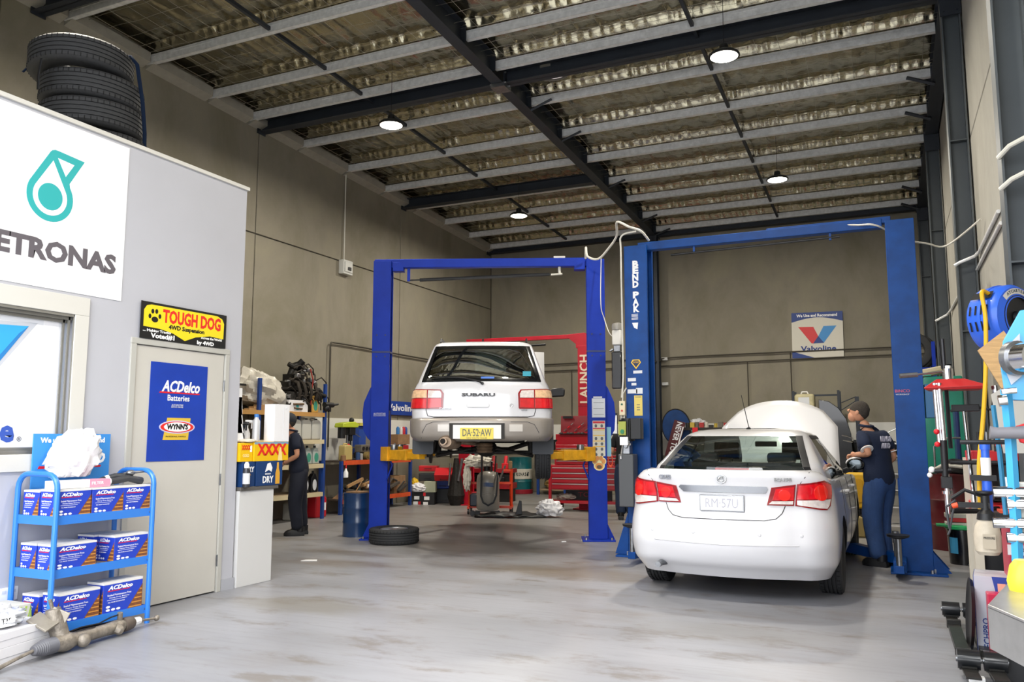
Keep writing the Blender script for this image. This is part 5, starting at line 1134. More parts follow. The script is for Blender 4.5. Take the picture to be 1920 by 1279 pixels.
t = thing('tall_carton', 'plain tall white carton standing on the yellow carton', 'box', (-5.50, 6.385, 1.337), 0); b = B(); b.prism([(-.13, 0), (-.13, .16), (0, .22), (0, .0)], 0, .37); b.build('carton', mat('bright_white_card', 'ececee', .5), t, smooth=0, bevel=.002); b = B(); b.box(-.001, .002, .13, .132, 0, .34); b.cyl((0, .17, .33), (.003, .17, .33), .008, n=10); b.build('flap_edge', PD, t, smooth=0)['kind'] = 'stuff'
t = thing('spray_can', 'white and black aerosol can at the counter edge by the office wall', 'can', (-5.49, 6.01, .915)); b = B(); b.lathe([(.032, 0), (.033, .01), (.033, .155), (.026, .175), (.012, .182)], 18); b.build('can', mat('black_white_can', '3c3d42', .3, .3), t)
b = B(); b.lathe([(.0335, .03), (.0335, .13)], 18, cap=False); b.build('label_band', PD, t); b = B(); b.lathe([(.022, .178), (.024, .21), (.012, .235), (.0, .235)], 14); b.build('cap', WHITE, t)
t = thing('silver_bottle', 'silver bottle with blue cap standing on the yellow cartons', 'bottle', (-5.60, 6.24, 1.337)); b = B(); b.lathe([(.035, 0), (.036, .01), (.036, .20), (.02, .225), (.018, .24)], 18); b.build('bottle', mat('pale_silver', 'c9cacc', .3, .3), t); b = B(); b.lathe([(.022, .238), (.022, .268), (.0, .27)], 14); b.build('cap', mat('blue_cap', '3a78c0', .4), t)
o = crumple('paper_bundle', mat('cream_paper', 'd9d2c4', .7), (-5.60, 6.10, 1.345), .08, (1.2, 1.6, .25), 3., amp=.2); tag(o, 'flattened cream paper bundle on the small yellow carton', 'paper')
t = thing('trigger_sprayer', 'clutter of trigger spray bottles with dark and white heads behind the silver bottle', 'bottle', (-5.68, 6.12, .915)); 
for k, (dx, dy, h, mm) in enumerate(((0, 0, .60, BLACK), (-.08, .04, .58, mat('dark_bottle', '1d2c3c', .4)), (-.04, .12, .62, WHITE))):
    b = B(); b.lathe([(.035, .2), (.036, h - .12), (.014, h - .06), (.014, h)], 14, xf((dx, dy, 0))); b.cyl((dx + .0, dy - .02, h), (dx + .07, dy + .03, h - .005), .016); b.tube([(dx + .05, dy + .02, h), (dx + .045, dy + .02, h - .07)], .008, 6); b.build('spray_bottle', mm, t)
# rack of upright white magazines at the office corner
t = thing('file_rack', 'stepped white paper rack against the office end wall above the cartons', 'rack', (-5.62, 5.96, .915))
for k in range(5): b = B(); b.prism([(0, 0), (.10 - .012 * k, 0), (.05, .17), (0, .17)], 0, .02, xf((.02, 0, .42 + .085 * k), 90, 0, 90)); b.build('sheet', WHITE, t, smooth=0)
# ---- strapped stack of tyres on the office roof
def tyre(name, label, loc, R, wd, rim, rx=0, ry=0, rz=0, group=None, ribs=5):
    t = thing(name, label, 'tyre', loc, rz, group, rx, ry); tyre_mesh(B(), R, wd, ribs, rim).build('carcass', TYRE, t, smooth=40)
    lugs(B(), R, wd, 56).build('tread_cuts', GRAVE, t, smooth=0)['kind'] = 'stuff'; return t
tz0 = ZT + .0
for k, (x, y, rr, lab, ax_, ay_) in enumerate(((-6.02, 4.66, .40, 'lowest tyre of the strapped stack on the office roof', 0, 0), (-6.00, 4.56, .40, 'second lowest tyre of the strapped roof stack', 1, 0), (-6.01, 4.56, .40, 'second tyre from the top of the strapped roof stack', -1, 1), (-6.03, 4.46, .40, 'topmost tyre of the strapped stack on the office roof', -2, -3))):
    tyre('car_tyre', lab, (x, y, 3.66 + .115 + k * .232), rr, .225, .21, ax_, ay_, group='tyres stacked on the office roof')
STR = mat('blue_strap', '0f1a2c', .8, spec=.1)
o = B().tube([(-5.66, 4.82, 3.72), (-5.635, 4.79, 3.95), (-5.62, 4.74, 4.2), (-5.64, 4.68, 4.52), (-5.70, 4.66, 4.60), (-6.02, 4.5, 4.61), (-6.30, 4.3, 4.60), (-6.40, 4.2, 4.4)], .016, 6, flat=.25).build('ratchet_strap', STR); tag(o, 'dark blue ratchet strap running over the roof tyre stack', 'strap')
o = B().tube([(-5.95, 4.045, 4.36), (-5.95, 4.03, 4.22), (-5.95, 4.035, 4.10)], .016, 6, flat=.3).build('strap_tail', BLACK); tag(o, 'short black strap end hanging from the top tyre of the roof stack', 'strap')
# conduit drop and junction box on the left wall
cn = thing('junction_box', 'white plastic isolator box hanging below a thin conduit high on the left wall', 'junction box', (XL, 12.85, 0)); b = B(); b.box(0, .12, -.15, .15, 4.52, 4.80); b.box(.12, .14, -.12, .12, 4.56, 4.76); b.build('box', mat('pale_grey_plastic', 'c9cac6', .4), cn, bevel=.01)
b = B(); b.cyl((.04, -.04, 4.8), (.04, -.04, 6.6), .014, n=8); b.build('conduit', mat('white_conduit', 'c6c4ba', .5), cn)
b = B(); b.box(.14, .16, -.03, .05, 4.60, 4.66); b.build('switch_lever', BLACK, cn)
CP = mat('dark_copper_pipe', '4a463e', .5, .4)
wire('air_pipe', 'dark air pipe running along the left wall and dropping beside the shelving', [(XL + .05, 19.3, 3.14), (XL + .05, 16, 3.14), (XL + .05, 13.5, 3.16), (XL + .05, 12.6, 3.16), (XL + .05, 12.46, 3.12), (XL + .05, 12.45, 2.9), (XL + .05, 12.45, 2.2), (XL + .05, 12.45, 1.2)], .016, CP, 'pipe')
wire('air_pipe', 'upper dark pipe clipped across the whole back wall', [(-9.3, 19.33, 3.22), (-7, 19.33, 3.24), (-5.3, 19.33, 3.27), (-5.05, 19.2, 3.20), (-4.95, 18.94, 3.16), (-4.85, 19.2, 3.2), (-4.6, 19.33, 3.28), (-2, 19.33, 3.30), (.95, 19.33, 3.31)], .016, CP, 'pipe')
wire('air_pipe', 'lower dark pipe clipped across the back wall under the first', [(-9.3, 19.34, 3.05), (-5, 19.34, 3.08), (-2, 19.34, 3.13), (.95, 19.34, 3.15)], .015, CP, 'pipe')
for x, z0, lab in ((-2.87, 3.10, 'thin vertical pipe dropping down the back wall left of the white sign'), (-1.92, 3.30, 'thin vertical pipe dropping down the back wall at the edge of the sign'), (-7.2, 3.05, 'thin vertical pipe on the back wall behind the raised car')):
    o = B().cyl((x, 19.35, .9), (x, 19.35, z0), .012, n=8).build('drop_pipe', CP); tag(o, lab, 'pipe', 'pipes on the back wall')
# ================================================================ LEFT WALL SHELVES AND BENCH
PB2 = mat('rack_blue', '1c3f86', .45, var=.2, scale=6); OR_ = mat('rack_orange', 'd2542a', .5, var=.15, scale=8); CRM = mat('cream_beam', 'cdbf9c', .6); SHW = mat('shelf_board', '9a866c', .7, var=.2, scale=8)
sh = thing('shelving_unit', 'tall blue-posted shelving with cream beams along the left wall, loaded with engine parts', 'shelf', (0, 0, 0))
for y in (8.3, 9.93, 11.57):
    for x in (-8.87, -9.42): b = B(); b.box(x - .02, x + .02, y - .03, y + .03, 0, 2.3); b.build('post', PB2, sh, smooth=0)
for z in (1.80, 1.34, .93, .45):
    b = B(); b.box(-9.44, -8.86, 8.3, 11.57, z - .02, z); b.build('shelf_board', SHW, sh, smooth=0)
    b = B(); b.box(-8.87, -8.84, 8.33, 11.54, z - .07, z - .0); b.build('beam', CRM if z < 1.7 else mat('timber_beam', 'b78a4e', .6), sh, smooth=0)
b = B(); b.box(-9.0, -8.97, 8.3, 11.57, 2.17, 2.20); b.build('top_rail', DIRTY, sh, smooth=0)
# engine on the top shelf: block with manifolds and pulleys
en = thing('car_engine', 'dirty black car engine with pipes on the top shelf by the left wall', 'engine', (-9.15, 11.08, 1.80))
b = B(); b.box(-.22, .20, -.36, .34, .0, .34); b.box(-.16, .14, -.28, .22, .34, .52); b.build('engine_block', DIRTY, en, bevel=.03)
b = B(); b.box(-.10, .12, -.18, .12, .50, .64); b.tube([(0, -.12, .62), (.02, -.04, .78), (.05, .06, .82), (.10, .12, .72)], [.05, .07, .07, .05], 12); b.cyl((.06, .02, .80), (.13, .06, .88), .055, n=14); b.build('intake', mat('black_cast', '1d1c1b', .5, .4, bump=.3), en)
for k in range(4): b = B(); y = -.24 + k * .15; b.tube([(.1, y, .55), (.26, y + .02, .48), (.30, y + .04, .33), (.26, y + .05, .22)], .030, 8); b.build('manifold_runner', mat('old_iron', '3e3832', .6, .5, var=.4, scale=30), en)
rr_ = random.Random(3)
for k in range(64):
    b = B(); c = Vector((rr_.uniform(.0, .30), rr_.uniform(-.56, .56), rr_.uniform(.04, .80))); c.y *= 1.1 - c.z * .95; c.x *= 1.15 - c.z * .7
    if k % 3 == 0: b.cyl(c, c + Vector((rr_.uniform(-.1, .1), rr_.uniform(-.14, .14), rr_.uniform(-.08, .08))), rr_.uniform(.015, .045), n=10)
    elif k % 3 == 1: b.tube([c, c + Vector((.05, .1, .06)), c + Vector((.06, .22, -.02)), c + Vector((.02, .28, -.12))], .013, 6)
    else: b.cbox(c, (.07, rr_.uniform(.03, .11), rr_.uniform(.03, .09)), )
    b.build('engine_fitting', (DIRTY, mat('old_iron', '3e3832'), STEEL)[k % 3 if k % 7 else 2], en, bevel=.008)
b = B(); b.cyl((.22, .36, .3), (.27, .36, .3), .10, n=20); b.cyl((.2, -.34, .25), (.26, -.34, .25), .08, n=20); b.build('pulley', DIRTY, en)
b = B(); b.tube([(.24, .12, .74), (.27, .16, .55), (.25, .15, .30), (.26, .13, .05)], .012, 6); b.build('red_hose', mat('dull_red_hose', '8a2a24', .6), en)
o = crumple('wrapped_part', mat('clear_wrap2', 'c4bfb4', .25, coat=.5, bump=.4, bscale=18), (-9.15, 10.22, 2.09), .33, (.8, 1.55, .95), 21., amp=.30, pts=lambda p: Vector((p.x, p.y, p.z + .22 * -p.y))); tag(o, 'large car part wrapped in cloudy plastic film on the top shelf left of the engine', 'packaging')
def jerry(name, label, loc, m, w_=.26, d=.19, h=.35, rz=90, group=None, cap=BLACK):
    t = thing(name, label, 'container', loc, rz, group); b = B(); P_ = [(-w_ / 2, 0), (w_ / 2, 0), (w_ / 2, h * .82), (w_ * .30, h * .93), (-w_ * .38, h * .93), (-w_ / 2, h * .86)]
    b.prism(P_, -d / 2, d / 2, xf((0, 0, 0), 90)); b.build('body', m, t, smooth=30, bevel=.022, seg=3)
    b = B(); b.tube([(-w_ * .30, 0, h * .90), (-w_ * .26, 0, h * 1.0), (w_ * .12, 0, h * 1.0), (w_ * .18, 0, h * .92)], .014, 8); b.build('handle', m, t)
    b = B(); b.cyl((w_ * .33, 0, h * .88), (w_ * .36, 0, h * .99), .026, n=14); b.build('cap', cap, t); return t
JW = mat('milky_plastic', 'bdbdb6', .5)
jerry('jerrycan', 'white plastic jerrycan on the second shelf, beside the blue corner post', (-9.0, 11.42, 1.34), JW, .23, .18, .36, 90, 'white jerrycans on the shelving')
jerry('jerrycan', 'white plastic jerrycan on the second shelf, left of the one by the post', (-9.0, 11.16, 1.34), JW, .23, .18, .36, 90, 'white jerrycans on the shelving')
jerry('jerrycan', 'white plastic jerrycan on the second shelf, behind the walking man', (-9.0, 10.9, 1.34), JW, .23, .18, .36, 90, 'white jerrycans on the shelving')
jerry('jerrycan', 'small pale jerrycan on the floor below the shelving, left of the red one', (-9.15, 11.13, 0), JW, .26, .2, .33, 90)
rj = jerry('jerrycan', 'red fuel can with white label on the floor below the shelving', (-9.10, 11.72, 0), mat('red_fuel_can', 'c3202c', .4), .30, .2, .40, 90, cap=RED)
b = B(); b.box(.02, .12, -.103, -.1, .12, .25); b.build('label_sheet', WHITE, rj, smooth=0)
jerry('jerrycan', 'grey oil container on the top shelf just below the engine', (-8.97, 10.52, 1.80), mat('grey_plastic', '8f8c88', .5), .22, .12, .26, 90)
def oilbottle(label, loc, m, lab, h=.28, rz=90, group=None):
    t = thing('oil_bottle', label, 'bottle', loc, rz, group); b = B(); b.prism([(-.085, 0), (.085, 0), (.085, h * .55), (.03, h * .88), (-.03, h * .88), (-.085, h * .70)], -.045, .045, xf((0, 0, 0), 90)); b.build('body', m, t, smooth=30, bevel=.015, seg=3)
    b = B(); b.cyl((0.0, 0, h * .86), (.0, 0, h), .022, n=12); b.build('cap', BLACK, t)
    b = B(); b.prism(ell(0, h * .35, .055, h * .26, 14), .0455, .047, xf((0, 0, 0), 90)); b.build('label_print', lab, t, smooth=0); return t
LG = mat('green_label', '3f8f7a', .5); LB_ = mat('ochre_plastic', 'c79a4c', .5)
oilbottle('ochre oil bottle with round green label on the top shelf under the engine', (-8.95, 11.36, 1.80), LB_, LG, .33)
for i, y in enumerate((11.05, 11.22, 11.42)): oilbottle(('leftmost', 'middle', 'rightmost')[i] + ' of three clear oil bottles with green labels on the third shelf', (-8.95, y, .93), mat('clear_plastic', 'a9b2ae', .3), LG, .31, group='green-labelled bottles on the third shelf')
for i, y in enumerate((10.95, 11.2, 11.42)): oilbottle(('leftmost', 'middle', 'rightmost')[i] + ' of three black oil bottles on the lowest shelf', (-8.97, y, .45), BLACK, PD, .36, group='black bottles on the lowest shelf')
for i, (y, wd_) in enumerate(((10.80, .42),)):
    t = carton('part_box', 'flat white parts box with rusty parts on the top shelf before the engine', 'box', (-8.86, 10.62, 1.80), (.3, .48, .19), mat('white_card', 'dedde0'))
    b = B(); b.cyl((.01, .1, .12), (.01, .35, .13), .018); b.cyl((.01, .12, .06), (.01, .32, .05), .014); b.build('printed_part', mat('rusty_fins', '6f5a45'), t); flat([rect(.18, .24, .03, .11)], mat('teal_print', '35bcbb'), t, (0.001, 0, 0), '+x', 'logo', .002)
t = thing('folded_timber', 'short timber offcuts on the top shelf behind the tall white carton', 'timber', (-8.95, 10.0, 1.80)); 
for k in range(3): b = B(); b.box(-.05, .05, -.25 + k * .1, .12 + k * .1, k * .03, k * .03 + .028); b.build('offcut', WOOD, t, smooth=0)
t = thing('paint_gun', 'black spray gun hanging at the corner post of the shelving', 'tool', (-8.83, 11.62, 1.94)); b = B(); b.cyl((0, -.12, 0), (0, .12, .0), .045, n=12); b.cyl((.0, .1, .0), (.02, .24, .02), .02); b.box(-.02, .02, .0, .05, -.12, 0); b.sph((0, -.06, -.06), .06); b.build('gun_body', BLACK, t)
# workbench
wb2 = thing('workbench', 'blue and orange steel workbench along the left wall covered in tools and parts', 'workbench', (0, 0, 0))
for y in (12.22, 13.4, 14.57):
    for x in (-8.97, -9.42): b = B(); b.box(x - .025, x + .025, y - .03, y + .03, 0, .95); b.build('leg', PB2, wb2, smooth=0)
for z, nm in ((.94, 'front_rail'), (.25, 'lower_rail')):
    b = B(); b.box(-8.955, -8.935, 12.25, 14.54, z - .06, z + .02); b.build(nm, OR_, wb2, smooth=0); b = B(); b.box(-9.42, -8.96, 14.545, 14.57, z - .06, z + .02); b.build(nm, OR_, wb2, smooth=0)
    b = B(); b.box(-9.45, -8.955, 12.2, 14.55, z - .01, z + .018); b.build('bench_board' if z > .5 else 'lower_board', mat('oily_board', '4b4138', .6, var=.3), wb2, smooth=0)
BT = .96
dp = thing('drill_press', 'lime green bench drill press with black motor on the left workbench', 'machine', (-9.20, 12.72, BT))
b = B(); b.box(-.12, .12, -.11, .11, 0, .03); b.build('base', STEEL, dp, bevel=.006); b = B(); b.cyl((-.05, .05, .03), (-.05, .05, .60), .028); b.build('column', STEEL, dp); b = B(); b.box(-.08, .12, -.1, .06, .22, .245); b.build('work_table', STEEL, dp)
b = B(); b.prism([(-.30, 0), (.18, 0), (.22, .06), (.10, .11), (-.1, .10), (-.28, .08)], -.10, .10, xf((.0, 0, .60), 90, 0, 90)); b.build('head_cover', mat('lime_machine', 'b7c63a', .4), dp, bevel=.015)
b = B(); b.box(-.1, .08, -.04, .13, .46, .60); b.cyl((0, .08, .35), (0, .08, .5), .035); b.cyl((0, .08, .26), (0, .08, .35), .018); b.build('spindle_head', BLACK, dp, bevel=.01); b = B(); b.cyl((0, -.20, .40), (0, -.20, .60), .075, n=16); b.build('motor', BLACK, dp); b = B(); b.sph((0, .10, .74), .05); b.cyl((0, .1, .69), (0, .1, .74), .02); b.build('knob', BLACK, dp)
b = B(); b.tube([(.06, .1, .5), (.1, .20, .44), (.1, .26, .42)], .008, 6); b.build('feed_handle', STEEL, dp)
jerry('oil_bottle', 'yellowed oil bottle at the left end of the workbench', (-9.03, 12.42, BT), mat('yellowed_plastic', 'b8a56a', .5), .24, .15, .30, 90, cap=RED)
t = thing('cylinder_head', 'grey four-port cylinder head standing on the workbench beside the drill', 'engine part', (-9.08, 13.1, BT + .14)); b = B(); b.box(-.08, .08, -.22, .22, 0, .14); b.build('casting', mat('cast_grey', '77726a', .5, .4, var=.3), t, bevel=.01)
for k in range(4): b = B(); b.cyl((.08, -.165 + k * .11, .07), (.095, -.165 + k * .11, .07), .035, n=14); b.build('port', BLACK, t)
b = B(); b.box(-.09, .07, -.24, .24, -.14, 0); b.build('support_block', DIRTY, t, bevel=.01)
t = thing('alternator', 'round brassy alternator lying on the workbench', 'engine part', (-8.99, 13.02, BT + .075)); b = B(); b.cyl((-.05, 0, 0), (.05, 0, 0), .075, n=20); b.cyl((.05, 0, 0), (.07, 0, 0), .04, n=16); b.build('alternator_body', mat('brassy', 'a08c5a', .5, .5, var=.4), t)
for i, (y, c, r_, h, lab) in enumerate(((12.75, '2b4a7a', .04, .14, 'small blue can on the workbench below the drill'), (13.36, 'd9c338', .035, .10, 'small yellow can lying ready at the middle of the workbench'), (13.5, 'd9c338', .035, .11, 'second yellow can next to the blue lift post on the workbench'), (12.30, '8c6a4a', .05, .10, 'brown tin at the left corner of the workbench'), (12.86, 'a9a9a9', .03, .12, 'thin grey spray can on the workbench by the alternator'))):
    t = thing('small_can', lab, 'can', (-8.99, y, BT)); b = B(); b.lathe([(r_, 0), (r_, h * .9), (r_ * .6, h), (0, h)], 14); b.build('can', mat('can_' + c, c, .45), t)
t = thing('parts_cabinet', 'blue cabinet with yellow lid hanging on the white board above the workbench', 'cabinet', (-9.46, 13.5, 1.0)); b = B(); b.box(0, .14, -.26, -.03, .05, .60); b.build('blue_side', mat('flat_blue', '24479a', .5), t, smooth=0); b = B(); b.box(0, .12, -.03, .26, .0, .60); b.build('grey_door', mat('grey_panel', '77746c', .5), t, smooth=0); b = B(); b.box(0, .18, -.28, .27, .60, .66); b.build('yellow_lid', mat('pale_yellow', 'c9bd55', .5), t, smooth=0)
t = thing('wash_bottle', 'white bottle hanging from a red cap under the bench front', 'bottle', (-8.94, 12.32, .68)); b = B(); b.lathe([(.0, -.02), (.045, -.02), (.045, .07), (.02, .11), (.015, .14)], 14); b.build('bottle', WHITE, t); b = B(); b.cyl((0, 0, .14), (0, 0, .24), .012); b.build('hook', RED, t)
LOWER = random.Random(11)
for i in range(15):
    y = 12.4 + i * .145; L_ = LOWER.uniform(.18, .34); c = ('8f6f50', '3a3632', '23211f', '6b5440', '2e3b3a', '4c4640')[i % 6]
    lab = ('brown cardboard offcut', 'dark metal bracket', 'black plastic duct', 'timber offcut', 'dark teal part', 'grey metal part')[i % 6] + ', ' + 'first second third fourth fifth sixth seventh eighth ninth tenth eleventh twelfth thirteenth fourteenth fifteenth'.split()[i] + ' from the left on the lower bench shelf'
    t = thing('scrap_part', lab, 'spare part', (-9.12 + .1 * (i % 2), y, .275 + .07 * (i % 3)), LOWER.uniform(-40, 40), 'heap of parts on the lower bench shelf', rx=LOWER.uniform(-25, 25), ry=LOWER.uniform(-20, 30)); b = B(); b.box(-.08, .08, -L_ / 2, L_ / 2, 0, .05); 
    if i % 3 == 1: b.cyl((0, -L_ / 2, .05), (.0, L_ / 2, .09), .03)
    if i % 3 == 2: b.tube([(0, -L_ / 2, .05), (.03, 0, .16), (0, L_ / 2, .06)], .022, 8)
    b.build('piece', mat('scrap_' + c, c, .7, var=.3, scale=20), t, bevel=.006)
t = carton('cardboard_box', 'plain brown cardboard box on the lower bench shelf beside the blue lift post', 'box', (-9.0, 14.02, .27), (.3, .42, .34), CARD)
t = carton('cardboard_box', 'long brown box with white label on the lower bench shelf', 'box', (-8.97, 13.02, .42), (.22, .5, .10), CARD, rz=-6); b = B(); b.box(.0005, .002, .03, .16, .02, .08); b.build('label_sheet', WHITE, t, smooth=0)
for y, lab in ((12.7, 'long timber batten leaning across the lower bench shelf'), (13.2, 'second timber batten sloping on the lower bench shelf')):
    t = thing('timber_batten', lab, 'timber', (-9.0, y, .52), 0, 'battens on the lower bench shelf', rx=14); b = B(); b.box(-.02, .02, -.25, .25, 0, .05); b.build('batten', WOOD, t, smooth=0)
for y, z, lab, c in ((14.42, BT, 'red socket tray on the workbench right of the blue post', 'c11f2b'), (14.25, BT + .15, 'red case with tool bits behind the blue post', 'a51b26')):
    t = thing('socket_tray', lab, 'tool tray', (-9.12, y, z), 0); b = B(); b.box(-.14, .14, -.26, .26, 0, .11); b.build('tray', mat('tray_' + c, c, .45), t, smooth=0, bevel=.004)
    for k in range(6): b = B(); b.cyl((.10, -.20 + k * .08, .11), (.10, -.20 + k * .08, .15), .022, n=10); b.build('socket', STEEL, t)
t = carton('cardboard_box', 'open brown box on the red trays at the right end of the bench', 'box', (-8.98, 14.10, 1.24), (.3, .45, .2), CARD)
for k, (c, y) in enumerate((('2f6fb0', 14.2), ('c9c9c9', 14.32), ('b02030', 14.42), ('2a4a90', 14.5))):
    t = thing('small_can', ('blue', 'silver', 'red', 'dark blue')[k] + ' spray can in the open box at the bench end', 'can', (-9.05, y, 1.44)); b = B(); b.lathe([(.035, 0), (.035, .12), (.02, .15), (0, .16)], 12); b.build('can', mat('can_' + c, c, .4), t)
vb = thing('wall_sign', 'long blue board with white lettering low on the left wall', 'sign', (XL + .02, 14.80, 2.0)); b = B(); b.box(0, .03, -.5, 1.2, -.15, .14); b.build('panel', mat('deep_blue_board', '1d3f96', .45), vb, smooth=0); text('Valvoline', .2, WHITE, vb, (.032, .16, 0), '+x', 1.05, bold=.004)
# blue steel drum and the loose wheel
def drum(name, label, loc, R, H, m, lid=None, bands=None):
    t = thing(name, label, 'drum', loc); b = B(); pr = [(0, .01), (R * .96, .01), (R, 0), (R, .02)]
    for z in (H * .33, H * .66): pr += [(R * .985, z - .02), (R * 1.02, z), (R * .985, z + .02)]
    pr += [(R * .985, H - .02), (R, H - .01), (R, H), (R * .96, H), (R * .95, H - .02), (0, H - .02)]; b.lathe(pr, 36); b.build('shell', m, t, smooth=50)
    return t
bd = drum('steel_drum', 'small dark blue steel drum standing left of the bright blue lift post', (-6.88, 9.78, 0), .205, .60, mat('navy_drum', '14355f', .3, coat=.5, var=.15))
t = thing('rag_heap', 'flattened cardboard and rags on top of the blue drum', 'rag', (-6.88, 9.78, .60)); b = B(); b.prism([(-.13, -.1), (.12, -.12), (.15, .08), (-.1, .13)], 0, .02); b.build('card_piece', CARD, t, smooth=0); b = B(); b.cyl((-.02, -.02, .02), (.07, .0, .17), .008); b.build('stick', WOOD, t)
fw_ = thing('car_wheel', 'car wheel with ribbed tyre lying flat on the floor before the bright blue post', 'wheel', (-5.99, 9.35, .10)); tyre_mesh(B(), .328, .20, 5, .19).build('tyre', TYRE, fw_, smooth=40); lugs(B(), .328, .2).build('tread_cuts', GRAVE, fw_, smooth=0)['kind'] = 'stuff'
b = B(); b.lathe([(.19, .075), (.18, .085), (.17, .06), (.12, .045), (.05, .06), (.0, .06), (0, .03), (.17, .03), (.178, -.075), (.19, -.07)], 32)
b.build('rim', mat('alloy_rim', 'a8aaad'), fw_)
for k in range(7): b = B(); b.box(.05, .17, -.018, .018, .05, .078, Matrix.Rotation(2 * pi * k / 7, 4, 'Z')); b.build('spoke', mat('alloy_rim', 'a8aaad'), fw_, smooth=0, bevel=.004)
# ================================================================ BEHIND THE RAISED CAR
t = None
OILB = mat('black_oil_carton', '1a1a1c', .5)
for k, (dx, z, lab) in enumerate(((0, 0, 'black and red oil carton, lower left of the pile at the bench end'), (.24, 0, 'black oil carton, right one of the pile at the bench end'))):
    t = thing('oil_carton', lab, 'box', (-9.0 + dx, 14.75, z), 20, 'oil cartons at the bench end'); b = B(); b.box(0, .23, 0, .2, 0, .25); b.build('carton', OILB, t, smooth=0); b = B(); b.box(.02, .13, -.002, 0, .10, .17); b.box(-.0, .10, -.002, 0, .0, .06); b.build('white_label', WHITE, t, smooth=0)['kind'] = 'stuff'; b = B(); b.box(.11, .16, -.002, 0, .0, .06) if k == 0 else b.box(.0, .05, -.002, 0, .18, .25); b.build('red_label', RED, t, smooth=0)
o = crumple('plastic_bag', PLAS, (-8.93, 14.82, .33), .14, (1.2, .9, .7), 31.); tag(o, 'white plastic bag on top of the oil cartons', 'bag')
o = crumple('yellow_bag', mat('yellow_bag', 'd9b21c', .5), (-9.08, 14.92, .42), .10, (.9, .9, 1.0), 35.); tag(o, 'small yellow bag behind the white bag on the oil cartons', 'bag')
t = carton('pale_box', 'pale green and white box on the right oil carton', 'box', (-8.56, 14.90, .25), (.24, .2, .22), mat('pale_green_card', 'b0b59c', .6), rz=20)
for (x, y, z, rz, rx, lab, c) in ((-8.95, 15.3, .66, 20, 0, 'bright red plastic case on top of the pile right of the bench', 'd6202a'), (-8.45, 15.1, .55, 20, 35, 'open red tool case lid leaning right of the bench pile', 'c81f28'), (-8.95, 15.3, .46, 20, 0, 'dark case under the bright red one', '33353a'), (-8.65, 15.4, .30, 20, 0, 'blue crate behind the oil cartons', '1f3f9a'), (-8.65, 15.4, .0, 20, 0, 'black crate on the floor behind the oil cartons', '202226')):
    t = thing('tool_case', lab, 'case', (x, y, z), rz, rx=rx); b = B(); b.box(-.2, .2, -.13, .13, 0, .16 if z < .6 and z > .2 else (.3 if z < .2 else .12)); b.build('shell', mat('case_' + c, c, .4), t, smooth=0, bevel=.015); b = B(); b.tube([(-.07, -.13, .06), (-.07, -.17, .06), (.07, -.17, .06), (.07, -.13, .06)], .008, 6); b.build('handle', BLACK, t)
# red trolley jack, crane and dark machines in the shadow behind
RDK = mat('dull_red_machine', '9c1822', .45, var=.3, scale=8)
t = thing('trolley_jack', 'red trolley jack with black wheels in the shadow behind the orange trolley', 'jack', (-7.75, 15.3, 0), 15); b = B(); b.box(-.35, .35, -.16, -.12, .06, .20); b.box(-.35, .35, .12, .16, .06, .20); b.box(-.3, .1, -.1, .1, .14, .26); b.build('frame', RDK, t, bevel=.01)
for x, y in ((-.33, -.2), (-.33, .2), (.3, -.19), (.3, .19)): b = B(); b.cyl((x, y - .025, .06), (x, y + .025, .06), .06, n=16); b.build('wheel', BLACK, t)
b = B(); b.tube([(.3, 0, .2), (.55, 0, .8)], .02, 8); b.build('handle', STEEL, t)
t = thing('parts_washer', 'low red and black parts cabinet stacked with engine parts behind the lift', 'cabinet', (-8.0, 16.2, 0), 10); b = B(); b.box(-.6, .6, -.25, .25, .28, .40); b.box(-.6, .6, -.25, .25, .62, .70); b.build('red_shelf', RDK, t, smooth=0); b = B(); b.box(-.58, .58, -.2, .2, .0, .28); b.box(-.55, .55, -.2, .24, .41, .60); b.build('dark_core', mat('dark_core', '1b1a1b', .6), t, bevel=.01)
for k in range(6): b = B(); b.cbox((-.45 + k * .17, -.24, .48), (.1, .06, .10)); b.build('part_bin', (STEEL, RDK, BLACK)[k % 3], t, bevel=.01)
for k, (x, z, c) in enumerate(((-.4, .72, RED), (-.1, .72, STEEL), (.15, .72, RDK), (.42, .72, RED))): b = B(); b.cyl((x, -.1, z), (x, .0, z + .25), .04); b.cbox((x, -.05, z + .04), (.14, .14, .12)); b.build('loose_part', c, t, bevel=.01)
t = thing('gearbox', 'oily gearbox standing upright in the shadow left of the rags', 'engine part', (-8.1, 14.95, 0), 0); b = B(); b.lathe([(.12, 0), (.18, .2), (.13, .45), (.08, .7), (.05, .95), (.0, .95)], 14); b.build('casing', DIRTY, t, smooth=20); b = B(); b.cyl((.1, -.1, .5), (.2, -.12, .95), .03); b.cyl((-.12, -.1, .4), (-.08, -.1, .85), .02); b.build('shafts', STEEL, t)['kind'] = 'stuff'
